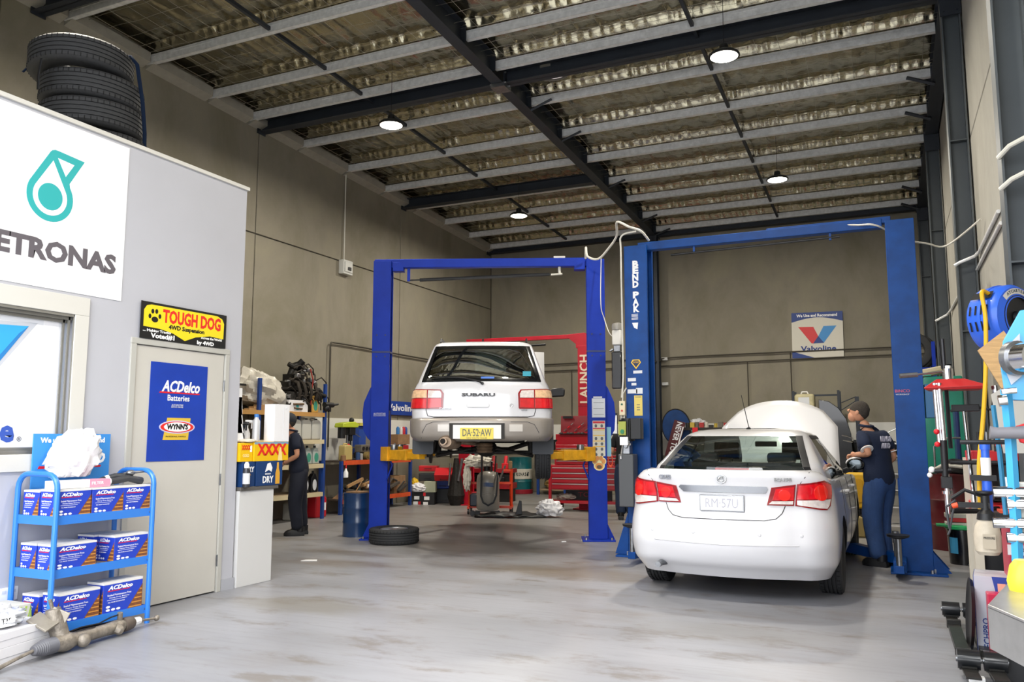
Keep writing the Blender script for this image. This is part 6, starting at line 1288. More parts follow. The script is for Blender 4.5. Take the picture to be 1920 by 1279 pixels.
# grey oil drainer and orange trolley with rags
GT = mat('beige_grey_tank', '98938a', .35, coat=.3)
t = thing('waste_oil_drainer', 'beige-grey oil drainer tank on small wheels with hanging hoses under the raised car', 'oil drainer', (-6.55, 13.28, 0), 20)
b = B(); b.lathe([(.0, .10), (.18, .10), (.205, .13), (.205, .62), (.19, .70), (.14, .76), (.08, .78), (.0, .78)], 30); b.build('tank', GT, t, smooth=40)
b = B(); b.lathe([(.2055, .36), (.209, .365), (.209, .375), (.2055, .38)], 30, cap=False); b.lathe([(.2055, .40), (.208, .405), (.208, .41), (.2055, .415)], 30, cap=False); b.build('tank_rib', GT, t)['kind'] = 'stuff'
b = B()
for k in range(5): b.prism([(-.10 + .0 * k, 0), (.10, -.01), (.10, .0), (-.02, .012)], 0, .001, xf((.02, -.206, .52 + k * .014), 90))
b.build('blue_swoosh', mat('swoosh_blue', '24467a', .4), t, smooth=0)['kind'] = 'stuff'
b = B(); b.cyl((-.02, 0, .78), (-.02, 0, .86), .06, n=14); b.cyl((.07, -.05, .76), (.07, -.05, .95), .018); b.cyl((.12, .02, .74), (.14, .02, 1.05), .012); b.build('valves', BLACK, t)['kind'] = 'stuff'
b = B(); b.tube([(-.09, -.19, 1.12), (-.09, -.20, .8), (-.10, -.225, .35), (-.06, -.225, .24), (.03, -.225, .19), (.12, -.22, .24), (.17, -.2, .36), (.19, -.16, .66), (.17, -.1, .76)], .017, 8); b.build('drain_hose', HOSE, t)
b = B(); b.cyl((-.09, -.18, .72), (-.09, -.18, 1.12), .020); b.build('brass_tube', mat('brass', '8d7444', .35, .8), t)
b = B(); b.tube([(-.2, -.12, .09), (-.2, -.2, .09), (.2, -.2, .09), (.2, -.12, .09)], .012, 6); b.build('foot_frame', STEEL, t)
for x in (-.25, -.17, .2): b = B(); b.cyl((x, -.2, .05), (x, -.16, .05), .05, n=16); b.build('wheel', BLACK, t)
ORG = mat('orange_trolley', 'd8401c', .4)
t = thing('orange_trolley', 'orange steel trolley frame behind the grey oil drainer', 'trolley', (-6.62, 13.62, 0), 20)
for x in (-.42, .34):
    b = B(); b.tube([(x, -.02, .12), (x, -.02, .80)], .028, 4); b.build('upright', ORG, t, smooth=0)
    b = B(); b.box(x - .02, x + .02, -.25, .25, .10, .14); b.build('side_rail', ORG, t, smooth=0)
    for y in (-.2, .2): b = B(); b.cyl((x - .015, y, .05), (x + .015, y, .05), .05, n=14); b.build('caster', BLACK, t)
for z in (.12, .55): b = B(); b.box(-.42, .34, -.05, .02, z - .02, z + .02); b.build('cross_rail', ORG, t, smooth=0)
b = B(); b.box(.20, .34, -.04, .02, .76, .80); b.box(-.42, -.25, -.04, .02, .53, .57); b.build('end_rail', ORG, t, smooth=0)['kind'] = 'stuff'
b = B(); b.box(.29, .36, -.04, .0, .80, .95); b.build('hand_grip', CARD, t, bevel=.01); b = B(); b.box(-.40, -.15, -.18, .15, .14, .36); b.build('battery_case', mat('black_blue_case', '1b2230', .4), t, bevel=.02)
def rag(p): return p
o = crumple('white_rags', mat('white_cloth', 'cfcabf', .85, bump=.3, bscale=30), (-6.78, 13.35, .93), .19, (1.3, .7, .6), 51., amp=.4); tag(o, 'heap of white rags draped over the oil drainer under the car', 'rag')
o = crumple('white_rags', mat('white_cloth', 'cfcabf', .85), (-6.98, 13.30, .66), .11, (.6, .5, 2.1), 57., amp=.35, flatb=False); tag(o, 'white rag hanging down the left side of the orange trolley', 'rag')
dr = drum('oil_drum', 'teal oil drum with white lettered band standing at the back wall', (-8.35, 18.75, 0), .29, .89, mat('teal_drum', '0f5f66', .3, coat=.5, var=.15))
b = B(); b.lathe([(.292, .36), (.297, .365), (.297, .60), (.292, .605)], 36, cap=False); b.build('white_band', mat('drum_band', 'c8c4b8', .5), dr); b = B(); b.lathe([(.30, .0), (.31, .01), (.31, .10), (.296, .11)], 36, cap=False); b.build('red_base_band', mat('drum_red', '8e1a2a', .4), dr)
b = B()
for k, ch in enumerate('PETRONAS'):
    a = -90 + 24 - 7 + (k - 3.9) * 10.2
    o = text(ch, .115, mat('drum_ink', '1a2426', .5), dr, (.2985 * cos(radians(a)), .2985 * sin(radians(a)), .475), '-y', width=.042 if ch != 'I' else None, rz=a + 90, bold=.003, depth=.002)
a = radians(-90 + 24 + 36); flat([ell(0, 0, .028, .034), [(-.02, .02), (.01, .075), (.04, .06), (.02, .02)]], mat('drum_ink', '1a2426'), dr, (.2990 * cos(a), .2990 * sin(a), .465), '-y', 'drop_logo', .002, rz=math.degrees(a) + 90)
# back rack with cream beam
t = thing('back_rack', 'low blue-posted rack with cream beam beside the teal drum', 'shelf', (-7.45, 18.8, 0))
for x in (-.35, .35): b = B(); b.box(x - .03, x + .03, -.25, -.2, 0, .75); b.build('post', PB2, t, smooth=0)
b = B(); b.box(-.35, .35, -.26, -.23, .42, .48); b.build('beam', CRM, t, smooth=0); b = B(); b.box(-.4, .4, -.25, .5, .70, .74); b.box(-.35, .35, -.2, .5, .1, .13); b.build('boards', SHW, t, smooth=0)['kind'] = 'stuff'
o = crumple('tan_cloth', mat('tan_cloth', '9a7e4a', .8), (-7.45, 18.78, .25), .2, (1.2, .8, .55), 61.); tag(o, 'tan cloth bundle on the low rack beside the teal drum', 'rag')
# black undertray and bag on floor
t = thing('undertray', 'black plastic car undertray lying on the floor right of the oil drainer', 'car part', (-6.02, 13.1, 0), 22)
b = B(); n_ = 18; vs = []; fs = []
for j in range(7):
    for i in range(n_ + 1):
        u = i / n_; v = j / 6; vs.append((-.62 + 1.24 * u, (-.20 + .42 * v) * (.6 + .4 * sin(pi * u)), .02 + .07 * abs(noise.noise(Vector((u * 5, v * 3, 2)))) + .05 * (v > .6) * sin(pi * u)))
for j in range(6):
    for i in range(n_): k = j * (n_ + 1) + i; fs.append((k, k + 1, k + n_ + 2, k + n_ + 1))
b.add(vs, fs); o = b.build('tray_shell', BLACK, t, smooth=30); m_ = o.modifiers.new('s', 'SOLIDIFY'); m_.thickness = .012
b = B(); b.prism([(.08, .05), (.20, .05), (.19, .28), (.15, .29), (.12, .2)], -.02, .02, xf((0, 0, 0), 90)); b.build('upright_tab', BLACK, t, smooth=0, bevel=.006)
o = crumple('plastic_bag', PLAS, (-5.42, 13.42, .135), .19, (1.15, .9, .8), 71., amp=.32); tag(o, 'white plastic bag on the floor at the foot of the red tool cabinet', 'bag')
for x, y, s_, lab in ((-3.98, 10.35, .03, 'tiny white scrap on the floor left of the bright blue post foot'), (-3.80, 10.62, .025, 'second tiny white scrap right beside the bright blue post foot'), (-5.98, 7.6, .09, 'flat white paper scrap on the open floor before the counter')):
    o = B().prism([(-s_, -s_ * .4), (s_, -s_ * .2), (s_ * .8, s_ * .5), (-s_ * .6, s_ * .3)], 0, .008).build('paper_scrap', WHITE, smooth=0, M=xf((x, y, .001), 0, 0, 20)); tag(o, lab, 'scrap')
# red tool cabinet
TC = mat('tool_red', 'ae1826', .35, coat=.3)
t = thing('tool_cabinet', 'large red roller tool cabinet with rows of drawers behind the bright blue right post', 'tool cabinet', (-5.15, 14.85, 0), 6)
b = B(); b.box(-.75, .75, -.24, .26, .40, .86); b.box(-.66, .66, -.20, .24, .86, 1.24); b.build('case', TC, t, smooth=0, bevel=.008)
for x in (-.74, .74): b = B(); b.box(x - .025, x + .025, -.25, -.2, .16, .86); b.build('corner_post', TC, t, smooth=0)
b = B(); b.box(-.75, .75, -.25, .26, .15, .20); b.build('bottom_shelf', TC, t, smooth=0)
for x in (-.62, .62):
    for y in (-.15, .18): b = B(); b.cyl((x - .02, y, .07), (x + .02, y, .07), .07, n=16); b.box(x - .03, x + .03, y - .03, y + .03, .1, .15); b.build('caster', BLACK, t)
z = .42
for h in (.11, .10, .10, .10):
    b = B(); b.box(-.69, .69, -.262, -.24, z, z + h - .012); d_ = b.build('drawer', TC, t, smooth=0, bevel=.004); b = B(); b.box(-.69, .69, -.275, -.262, z + h - .03, z + h - .015); b.build('drawer_pull', mat('alu_pull', 'bdb2b0', .4, .4), d_, smooth=0); z += h
z = .88
for h in (.07, .06, .06, .06, .06):
    b = B(); b.box(-.62, .62, -.222, -.20, z, z + h - .010); d_ = b.build('drawer', TC, t, smooth=0, bevel=.004); b = B(); b.box(-.62, .62, -.235, -.222, z + h - .022, z + h - .012); b.build('drawer_pull', mat('alu_pull', 'bdb2b0'), d_, smooth=0); z += h
b = B(); b.box(-.5, .4, -.0, .02, .20, .38); b.build('mesh_guard', mat('dark_mesh', '2b2d2e', .6), t, smooth=0); text('TOOLS', .12, mat('dull_red_print', '8a2430', .5), t, (0, -.004, .30), width=.5)
o = crumple('dusty_bags', mat('dusty_film', '8f8a82', .6), (-5.6, 14.72, .26), .12, (1.5, .8, .5), 77.); tag(o, 'dusty plastic bags on the bottom shelf of the red tool cabinet', 'bag')
t = thing('tool_chest', 'open red tool chest with raised lid standing on the red tool cabinet', 'tool box', (-5.42, 14.85, 1.24), 6)
b = B(); b.box(-.38, .38, -.18, .2, 0, .20); b.build('tray', TC, t, smooth=0, bevel=.006); b = B(); b.box(-.38, .38, 0, .025, 0, .36); b.build('raised_lid', mat('dark_tool_red', '7a1420', .4), t, M=xf((0, .18, .2), -8), smooth=0, bevel=.006)
b = B(); b.box(-.30, .26, -.24, .1, .20, .215); b.build('open_drawer', mat('black_liner', '202022', .6), t, smooth=0)
for k in range(9): b = B(); x = -.30 + k * .07; b.cyl((x, .15, .26 + .06 * (k % 3)), (x + .05, .15, .30 + .06 * (k % 3)), .012); b.cbox((x, -.05, .22), (.04, .12, .03)); b.build('hand_tool', (STEEL, RED, CHROME)[k % 3], t)
b = B(); b.box(-.32, -.12, .14, .165, .50, .55); b.build('lid_handle', BLACK, t)
t = thing('work_lamp', 'small steel sprayer clutter right of the open red tool chest', 'tool', (-4.95, 14.8, 1.24)); b = B(); b.cyl((0, 0, 0), (0, 0, .14), .05, n=14); b.cyl((0, 0, .14), (.03, 0, .22), .02); b.build('tool_body', STEEL, t)
# ================================================================ BACK WALL, RIGHT BAY
vs_ = thing('wall_sign', 'square cream sign with red and blue V hanging high on the back wall', 'sign', (-1.33, YB - .06, 3.655), rx=0, ry=0.8)
def vf(poly, m, y, nm='print', d=.001): return flat([[(a + 1.33, c - 3.655) for a, c in p] for p in (poly if isinstance(poly[0][0], (list, tuple)) else [poly])], m, vs_, (0, y, 0), '-y', nm, d)
b = B(); b.box(-.54, .54, 0, .03, -.515, .52); b.build('panel', mat('cream_sign', 'd3cfc2', .5), vs_, smooth=0)
NV = mat('sign_navy', '1c3a80', .5)
arc = [(-1.87 + .54 * 2 * i / 16, 3.955 + .10 * sin(pi * i / 16)) for i in range(17)]
vf([(-.79, 4.175), (-1.87, 4.175)] + arc, NV, -.002, 'top_band'); vf([(-1.87, 3.30), (-1.75, 3.26), (-1.38, 3.142), (-1.87, 3.142)], NV, -.002, 'corner_swoosh')
vf([(-1.73, 3.851), (-1.407, 3.843), (-1.309, 3.625), (-1.41, 3.467), (-1.453, 3.469)], mat('v_red', 'cf2026', .45), -.003, 'red_stroke'); vf([(-1.193, 3.854), (-.922, 3.855), (-1.194, 3.479), (-1.407, 3.467), (-1.309, 3.625)], mat('v_sky', '2f86c8', .45), -.003, 'blue_stroke'); vf([(-1.309, 3.632), (-1.19, 3.475), (-1.42, 3.467)], NV, -.005, 'v_overlap')
text('Valvoline', .17, NV, vs_, (.02, -.004, -.31), width=.75, bold=.005); text('We Use and Recommend', .09, WHITE, vs_, (.0, -.005, .445), width=.86, bold=.003)
rd = thing('round_board', 'round navy blue board with black rim standing against the back wall behind the sedan', 'sign', (-4.42, 18.75, 1.62), 0, rx=8); b = B(); b.prism(ell(0, 0, .34, .42, 32), -.01, .015, xf((0, 0, 0), 90)); b.build('rim', BLACK, rd, smooth=0); b = B(); b.prism(ell(0, 0, .315, .395, 32), .015, .02, xf((0, 0, 0), 90)); b.build('face', mat('navy_face', '1b3f74', .5, var=.3, scale=5), rd, smooth=0); b = B(); b.box(-.03, .03, .0, .04, -1.6, -.4); b.build('stand', BLACK, rd, smooth=0)
nv = thing('banner_board', 'slanted dark red board with white NEVER TO lettering before the round blue board', 'sign', (-4.40, 18.55, 1.36), 0, ry=17); b = B(); b.box(-.13, .13, -.01, .015, -.45, .40); b.build('panel', mat('dark_red_board', '4a1a20', .5), nv, smooth=0); text('NEVER TOO', .17, PD, nv, (0, -.012, -.02), roll=-90, width=.80, bold=.004); b = B(); b.box(.09, .12, -.012, -.01, -.3, .3); b.build('white_edge', PD, nv, smooth=0)
b = B(); b.box(-.02, .02, .0, .03, -1.36, -.42); b.build('stand', BLACK, nv, smooth=0)
bb = thing('back_bench', 'dark bench along the back wall cluttered with small tins and bags', 'workbench', (-3.55, 18.95, 0)); b = B(); b.box(-.85, 1.2, -.3, .35, 1.54, 1.60); b.build('bench_top', mat('dark_board', '2c2825', .6), bb, smooth=0)
for x in (-.8, 1.15): b = B(); b.box(x - .03, x + .03, -.25, -.2, 0, 1.54); b.build('leg', BLACK, bb, smooth=0)
r3 = random.Random(5)
for k in range(11):
    x = -4.25 + k * .105; c, nm = (('c9c5b8', 'white'), ('2a2a28', 'black'), ('b8a040', 'yellow'), ('6a665c', 'grey'), ('a83030', 'red'))[k % 5]; h = r3.uniform(.06, .13)
    t = thing('small_tin', nm + ' tin, ' + 'first second third fourth fifth sixth seventh eighth ninth tenth eleventh'.split()[k] + ' from the left on the back bench', 'can', (x, 18.72, 1.60), group='tins on the back bench'); b = B()
    (b.lathe([(.04, 0), (.04, h), (.0, h)], 10) if k % 2 else b.box(-.05, .05, -.04, .04, 0, h)); b.build('tin', mat('tin_' + c, c, .5), t)
o = crumple('clear_bags', mat('clear_wrap', 'c9cbcf'), (-3.95, 18.85, 1.70), .13, (1.5, .8, .7), 81., amp=.4); tag(o, 'crumpled clear plastic bags on the back bench', 'bag')
t = thing('table_vice', 'small tool standing at the right end of the back bench clutter', 'tool', (-3.10, 18.75, 1.60)); b = B(); b.cyl((0, 0, 0), (0, 0, .14), .03); b.box(-.08, .06, -.03, .03, .12, .17); b.build('tool_body', DIRTY, t)
b = B(); b.box(-4.02, -3.9, 18.6, 18.62, 1.45, 1.6); o = b.build('red_rag', RED, smooth=0); tag(o, 'small red rag hanging off the left end of the back bench', 'rag')
# tall dark rack with white drum and black panel
rk = thing('tall_rack', 'tall dark steel rack behind the raised bonnet, against the back wall', 'shelf', (-1.35, 18.6, 0)); 
for x, y in ((-.45, -.22), (.45, -.22), (-.45, .25), (.45, .25)): b = B(); b.box(x - .025, x + .025, y - .02, y + .02, 0, 2.36); b.build('post', DKSTEEL, rk, smooth=0)
for z in (.4, 1.1, 1.92): b = B(); b.box(-.45, .45, -.22, .25, z - .03, z); b.build('shelf_board', DKSTEEL, rk, smooth=0)
b = B(); b.box(-.45, .45, -.22, -.20, 2.24, 2.28); b.build('top_rail', DKSTEEL, rk, smooth=0)
for (x0, z0, x1, z1) in ((.50, 2.1, .78, 2.22), (.50, 1.95, .78, 2.14)): b = B(); b.tube([(x0, -.2, z0), (x1, -.15, z1)], .012, 6); b.build('brace', DKSTEEL, rk)
b = B(); b.box(.76, .84, -.22, -.16, 0, 2.22); b.build('outer_post', DKSTEEL, rk, smooth=0)
t = thing('plastic_drum', 'grubby white plastic drum standing on the tall rack behind the bonnet', 'drum', (-1.57, 18.42, 1.92)); b = B(); b.box(-.20, .20, -.15, .17, 0, .37); b.build('drum_body', mat('grubby_white', 'c2b993', .5, var=.2, scale=6), t, smooth=0, bevel=.05, seg=3); b = B(); b.tube([(-.08, -.02, .35), (-.05, -.02, .42), (.05, -.02, .42), (.08, -.02, .35)], .016, 8); b.build('handle', WHITE, t); b = B(); b.box(-.12, .1, -.152, -.150, .1, .3); b.build('white_label', PD, t, smooth=0); b = B(); b.cyl((-.05, -.15, .16), (-.05, -.155, .16), .018, n=10); b.build('red_dot', RED, t)
t = thing('car_panel', 'black curved car panel leaning on the tall rack behind the bonnet', 'car part', (-.98, 18.15, 0)); b = B(); pr = [(-.32 + .02, 2.16), (-.1, 2.12), (.08, 1.98), (.22, 1.76), (.30, 1.45), (.32, 1.0), (.3, .0), (-.3, .0)]; b.prism(pr, -.03, .03, xf((0, 0, 0), 90)); b.build('panel', mat('gloss_black', '0e0f11', .25, coat=.5), t, smooth=30, bevel=.01)
b = B(); b.tube([(.12, -.05, 1.42), (.22, -.05, 1.40), (.32, -.05, 1.36)], .012, 6); b.tube([(.14, -.05, 1.32), (.32, -.05, 1.28)], .012, 6); b.build('chrome_trim', CHROME, t)['kind'] = 'stuff'
t = thing('dark_table', 'dark cloth-covered table below the white board right of the raised bonnet', 'table', (-.35, 18.7, 0)); b = B(); b.box(-.45, .5, -.3, .3, 0, 1.30); b.build('drape', mat('black_cloth', '111214', .8), t, smooth=0, bevel=.03); b = B(); b.box(-.30, .28, -.32, -.30, 1.27, 1.33); b.build('shelf_edge', BLACK, t, smooth=0)
# yellow cleaning cart and pale jerrycan, grey wire rack, red pole
t = thing('yellow_cart', 'yellow plastic cleaning cart seen between the sedan mirror and the standing man', 'cart', (-.62, 13.1, 0)); b = B(); b.box(-.25, .30, -.2, .3, .36, .86); b.build('tub', mat('cart_yellow', 'd6a81c', .45, var=.1), t, smooth=0, bevel=.03, seg=3); b = B(); b.prism(rrect(-.02, .26, -.17, .17, .05), .20, .215, xf((0, 0, .62), 90)); b.build('front_panel', mat('cart_yellow2', 'c7981a', .45), t, smooth=0, bevel=.006); b = B(); b.box(-.22, .27, -.1, .28, .08, .36); b.build('black_base', BLACK, t, smooth=0)
jerry('jerrycan', 'dirty tan jerrycan on the floor below the yellow cart', (-.48, 12.6, 0), mat('tan_plastic', '9b8a58', .6), .28, .2, .30, 0)
t = thing('wire_rack', 'grey wire rack trolley with shelves behind the standing man', 'rack', (.0, 13.2, 0))
for x in (-.3, .42):
    for y in (-.2, .2): b = B(); b.cyl((x, y, 0), (x, y, 1.35), .015); b.build('upright', GALV, t)
for z in (.12, .38, .62, .85, 1.10, 1.28):
    b = B(); b.box(-.3, .42, -.21, -.19, z, z + .02); b.box(-.3, .42, .19, .21, z, z + .02); b.build('rail', GALV, t, smooth=0)['kind'] = 'stuff'
for z, h in ((.40, .2), (.64, .2), (.87, .2)): b = B(); b.box(-.26, .38, -.17, .18, z, z + h); b.build('plastic_bin', mat('pale_grey_bin', '8e8d86', .6), t, smooth=0, bevel=.01)
t = thing('pry_bar', 'red-handled steel bar leaning behind the standing man by the right lift post', 'tool', (.14, 12.4, 0)); b = B(); b.tube([(.12, 0, .02), (.0, 0, 1.02)], .018, 8); b.build('red_shaft', RED, t); b = B(); b.tube([(.0, 0, 1.02), (-.01, 0, 1.16)], .022, 8); b.build('black_grip', BLACK, t); b = B(); b.tube([(-.01, 0, 1.16), (-.03, 0, 1.50), (-.25, 0, 1.38)], .012, 6); b.build('steel_arm', STEEL, t)
# ================================================================ PEOPLE
SKIN = mat('skin', 'c08a6c', .55, var=.06, scale=12)
def skin_mesh(pts, edges, root=0, sub=2):
    'pts: (x, y, z, r) or (x, y, z, rx, ry); grows a skin surface and returns verts, faces'
    me = bpy.data.meshes.new('tmp'); me.from_pydata([p[:3] for p in pts], edges, [])
    o = bpy.data.objects.new('tmp', me); COL.objects.link(o)
    m = o.modifiers.new('skin', 'SKIN'); m.branch_smoothing = .4; m.use_smooth_shade = True
    for i, p in enumerate(pts):
        s_ = me.skin_vertices[0].data[i]; s_.radius = (p[3], p[4] if len(p) > 4 else p[3]); s_.use_root = (i == root)
    m2 = o.modifiers.new('sub', 'SUBSURF'); m2.levels = sub; m2.render_levels = sub
    bpy.context.view_layer.update()
    ev = o.evaluated_get(bpy.context.evaluated_depsgraph_get()); em = ev.to_mesh()
    vs = [v.co.copy() for v in em.vertices]; fs = [tuple(p.vertices) for p in em.polygons]; ev.to_mesh_clear()
    bpy.data.objects.remove(o); bpy.data.meshes.remove(me); return vs, fs
def grow(b, pts, root=0, sub=2):
    vs, fs = skin_mesh(pts, [(i, i + 1) for i in range(len(pts) - 1)], root, sub); b.add(vs, fs); return b
def person(label, loc, rz, J, shirt, pants, hair, shoe, cap=None, trim=None, back=None, height=1.0):
    t = thing('person', label, 'person', loc, rz)
    V_ = lambda k: Vector(J[k])
    hip, waist, chest, neck, head = V_('hip'), V_('waist'), V_('chest'), V_('neck'), V_('head')
    b = B(); pts = [(*hip, .13, .10), (*waist, .125, .095), (*chest, .15, .105), (*(neck - Vector((0, 0, .05))), .075), (*neck, .055), (*(neck + (head - neck) * .45), .052)]
    ed = [(i, i + 1) for i in range(5)]
    for sd_, k in ((-1, 'L'), (1, 'R')):
        n = len(pts); sh_, el, wr = V_('sh' + k), V_('el' + k), V_('wr' + k); hj, kn, an = V_('hj' + k), V_('kn' + k), V_('an' + k)
        pts += [(*sh_, .058), (*(sh_ * .5 + el * .5), .047), (*el, .038), (*(el * .6 + wr * .4), .038), (*wr, .026)]; ed += [(2, n), (n, n + 1), (n + 1, n + 2), (n + 2, n + 3), (n + 3, n + 4)]
        n = len(pts); pts += [(*hj, .09), (*(hj * .5 + kn * .5), .078), (*kn, .055), (*(kn * .6 + an * .4), .055), (*an, .036)]; ed += [(0, n), (n, n + 1), (n + 1, n + 2), (n + 2, n + 3), (n + 3, n + 4)]
    vs, fs = skin_mesh(pts, ed, 0); b.add(vs, fs)
    # head: skull, jaw, nose, ears, in a frame turned by head_rz / head_tilt
    H = Matrix.Translation(head) @ Matrix.Rotation(radians(J.get('head_rz', 0)), 4, 'Z') @ Matrix.Rotation(radians(-J.get('head_tilt', 0)), 4, 'X')
    b.sph((0, -.008, .02), .098, .80, 1.0, 1.12, 18, 14, H); b.sph((0, .035, -.055), .062, .92, .85, 1.0, 14, 10, H)
    b.loft([[(-.006, .085, .03), (.006, .085, .03), (.004, .078, .03)], [(-.015, .098, -.012), (.015, .098, -.012), (.0, .12, -.012)], [(-.012, .09, -.026), (.012, .09, -.026), (0, .100, -.026)]], True, True, H)
    for s_ in (-1, 1): b.sph((s_ * .080, -.005, .005), .026, .35, .75, 1.15, 10, 8, H)
    # hands with four fingers and a thumb
    for k in 'LR':
        wr, el = V_('wr' + k), V_('el' + k); d = (wr - el).normalized(); side = -1 if k == 'L' else 1
        up = Vector((0, 0, 1)); w_ = d.cross(up);  w_ = w_.normalized() if w_.length > .1 else Vector((1, 0, 0)); nrm = w_.cross(d)
        if abs(d.z) > .8: w_, nrm = Vector((0, 1, 0)), Vector((-side, 0, 0))
        palm = wr + d * .05; grow(b, [(*wr, .024, .028), (*palm, .018, .038), (*(wr + d * .095), .013, .036)], 0, 1)
        for f, (off, L_) in enumerate(((-.030, .062), (-.010, .075), (.011, .070), (.030, .055))):
            p0 = wr + d * .085 + w_ * off; p1 = p0 + d * L_ * .5 - nrm * .008; p2 = p1 + (d * .35 - nrm * .75).normalized() * L_ * .42; p3 = p2 + (-d * .1 - nrm).normalized() * L_ * .3
            grow(b, [(*p0, .0095), (*p1, .009), (*p2, .0085), (*p3, .007)], 0, 1)
        q0 = wr + d * .03 - w_ * .028 * (1 if k == 'L' else -1); q1 = q0 + d * .03 - w_ * .022 * (1 if k == 'L' else -1) - nrm * .01; q2 = q1 + d * .03 - nrm * .012
        grow(b, [(*q0, .012), (*q1, .0105), (*q2, .009)], 0, 1)
    b.build('body', SKIN, t, smooth=60)
    for s_ in (-1, 1): b = B(); b.sph((s_ * .030, .085, .018), .012, 1, .6, .7, 8, 6, H); b.build('eye', mat('eye_dark', '2a211c', .3), t)
    b = B(); b.box(-.022, .022, .088, .094, -.056, -.050, H); b.build('mouth', mat('lips', '99604f', .6), t, smooth=0)
    # hair
    b = B(); rings = []
    for i in range(9):
        th = pi * .5 * i / 8 * 1.12 if i else 0.001; ring = []
        for j in range(24):
            ph = 2 * pi * j / 24; back_ = max(0, -sin(ph)); e = 1 if th < 1.2 else 1; tt = min(th * (1 + .28 * back_), 2.3) if i > 5 else th; k_ = 1 + .035 * noise.noise(Vector((j * .9, i * .7, 1)))
            ring.append((.086 * sin(tt) * cos(ph) * k_, -.012 + .106 * sin(tt) * sin(ph) * k_, .028 + .112 * cos(tt) * k_))
        rings.append(ring)
    b.loft(rings[::-1], True, False, H); b.build('hair', hair, t, smooth=60)
    if cap:
        b = B(); b.sph((0, -.01, .045), .104, .86, 1.02, .95, 18, 10, H); b.box(-.06, .06, .07, .16, .045, .055, H); b.build('cap', cap, t, smooth=50, bevel=.004)
    # trousers
    b = B(); pts = [(*(hip + Vector((0, 0, .12))), .165, .13), (*hip, .185, .145)]; ed = [(0, 1)]
    for k in 'LR':
        n = len(pts); hj, kn, an = V_('hj' + k), V_('kn' + k), V_('an' + k)
        pts += [(*(hj + (kn - hj) * .12), .132), (*(hj * .5 + kn * .5), .122), (*kn, .105), (*(kn * .5 + an * .5), .096), (*(an + Vector((0, 0, -.02))), .092)]; ed += [(1, n), (n, n + 1), (n + 1, n + 2), (n + 2, n + 3), (n + 3, n + 4)]
    vs, fs = skin_mesh(pts, ed, 1); vs = [v + (v - hip) * .0 + Vector((noise.noise(v * 14), noise.noise(v * 14 + Vector((5, 0, 0))), 0)) * .006 for v in vs]; b.add(vs, fs); b.build('trousers', pants, t, smooth=60)
    # shirt
    b = B(); hem = hip + Vector((0, 0, -.13)); pts = [(*hem, .205, .165), (*(waist * .5 + hip * .5), .19, .15), (*waist, .185, .145), (*chest, .20, .145), (*(chest * .45 + neck * .55), .120, .090), (*(neck - Vector((0, 0, .015))), .066)]; ed = [(i, i + 1) for i in range(5)]
    for k in 'LR':
        n = len(pts); sh_, el = V_('sh' + k), V_('el' + k); pts += [(*sh_, .080), (*(sh_ * .55 + el * .45), .074), (*(sh_ * .25 + el * .75), .070)]; ed += [(3, n), (n, n + 1), (n + 1, n + 2)]
    vs, fs = skin_mesh(pts, ed, 0); vs = [v + Vector((noise.noise(v * 9), noise.noise(v * 9 + Vector((5, 0, 0))), 0)) * .010 for v in vs]; b.add(vs, fs); b.build('shirt', shirt, t, smooth=60)
    b = B(); b.tube([neck + Vector((.07 * cos(a), .07 * sin(a) - .005, .01 + .012 * sin(a))) for a in [2 * pi * i / 14 for i in range(15)]], .014, 8); b.build('collar', shirt, t)
    if trim:
        for k in 'LR':
            sh_, el = V_('sh' + k), V_('el' + k); b = B(); b.tube([sh_ * .24 + el * .76, sh_ * .21 + el * .79], .068, 16); b.build('sleeve_trim', trim, t)
    for k in 'LR':
        an = V_('an' + k); ft = J.get('foot' + k, 0); M = xf((an.x, an.y, 0), 0, 0, ft)
        b = B(); b.loft([[(-.036, -.085, z) if 0 else (x * s_, y * s_ * 1.0 + (1 - s_) * .02, z) for x, y in ((-.034, -.09), (.034, -.09), (.040, -.02), (.048, .08), (.040, .16), (.0, .19), (-.040, .16), (-.048, .08), (-.040, -.02))] for z, s_ in ((.0, 1.0), (.03, 1.02), (.06, .93), (.085, .72))], True, True, M)
        b.tube([M @ Vector((0, -.03, .06)), M @ Vector((0, -.035, .13))], [.055, .052], 12); b.build('shoe', shoe, t, smooth=50)
    return t
NAVY = mat('navy_cotton', '131f38', .85, bump=.2, bscale=60); JEAN = mat('blue_denim', '2f4a78', .85, var=.2, scale=6, bump=.2, bscale=80); WORKN = mat('dark_navy_trousers', '161a28', .85)
HAIRD = mat('dark_grey_hair', '38322c', .9, bump=.5, bscale=120); SHOE = mat('black_work_boot', '17171a', .5)
J1 = dict(hip=(0, -.02, .93), waist=(0, .0, 1.08), chest=(0, .05, 1.30), neck=(-.01, .12, 1.50), head=(-.03, .20, 1.655), head_rz=30, head_tilt=-22,
          shL=(-.18, .06, 1.42), elL=(-.25, -.10, 1.20), wrL=(-.14, .17, 1.19), shR=(.18, .05, 1.42), elR=(.23, -.04, 1.16), wrR=(.20, .16, 1.02),
          hjL=(-.09, -.02, .88), knL=(-.10, .03, .48), anL=(-.10, -.04, .09), hjR=(.09, -.02, .88), knR=(.08, .06, .48), anR=(.08, .02, .09), footL=14, footR=10)
p1 = person('man in navy polo shirt and blue jeans standing beside the open bonnet', (-.12, 9.92, 0), 52, J1, NAVY, JEAN, HAIRD, SHOE, trim=WHITE)
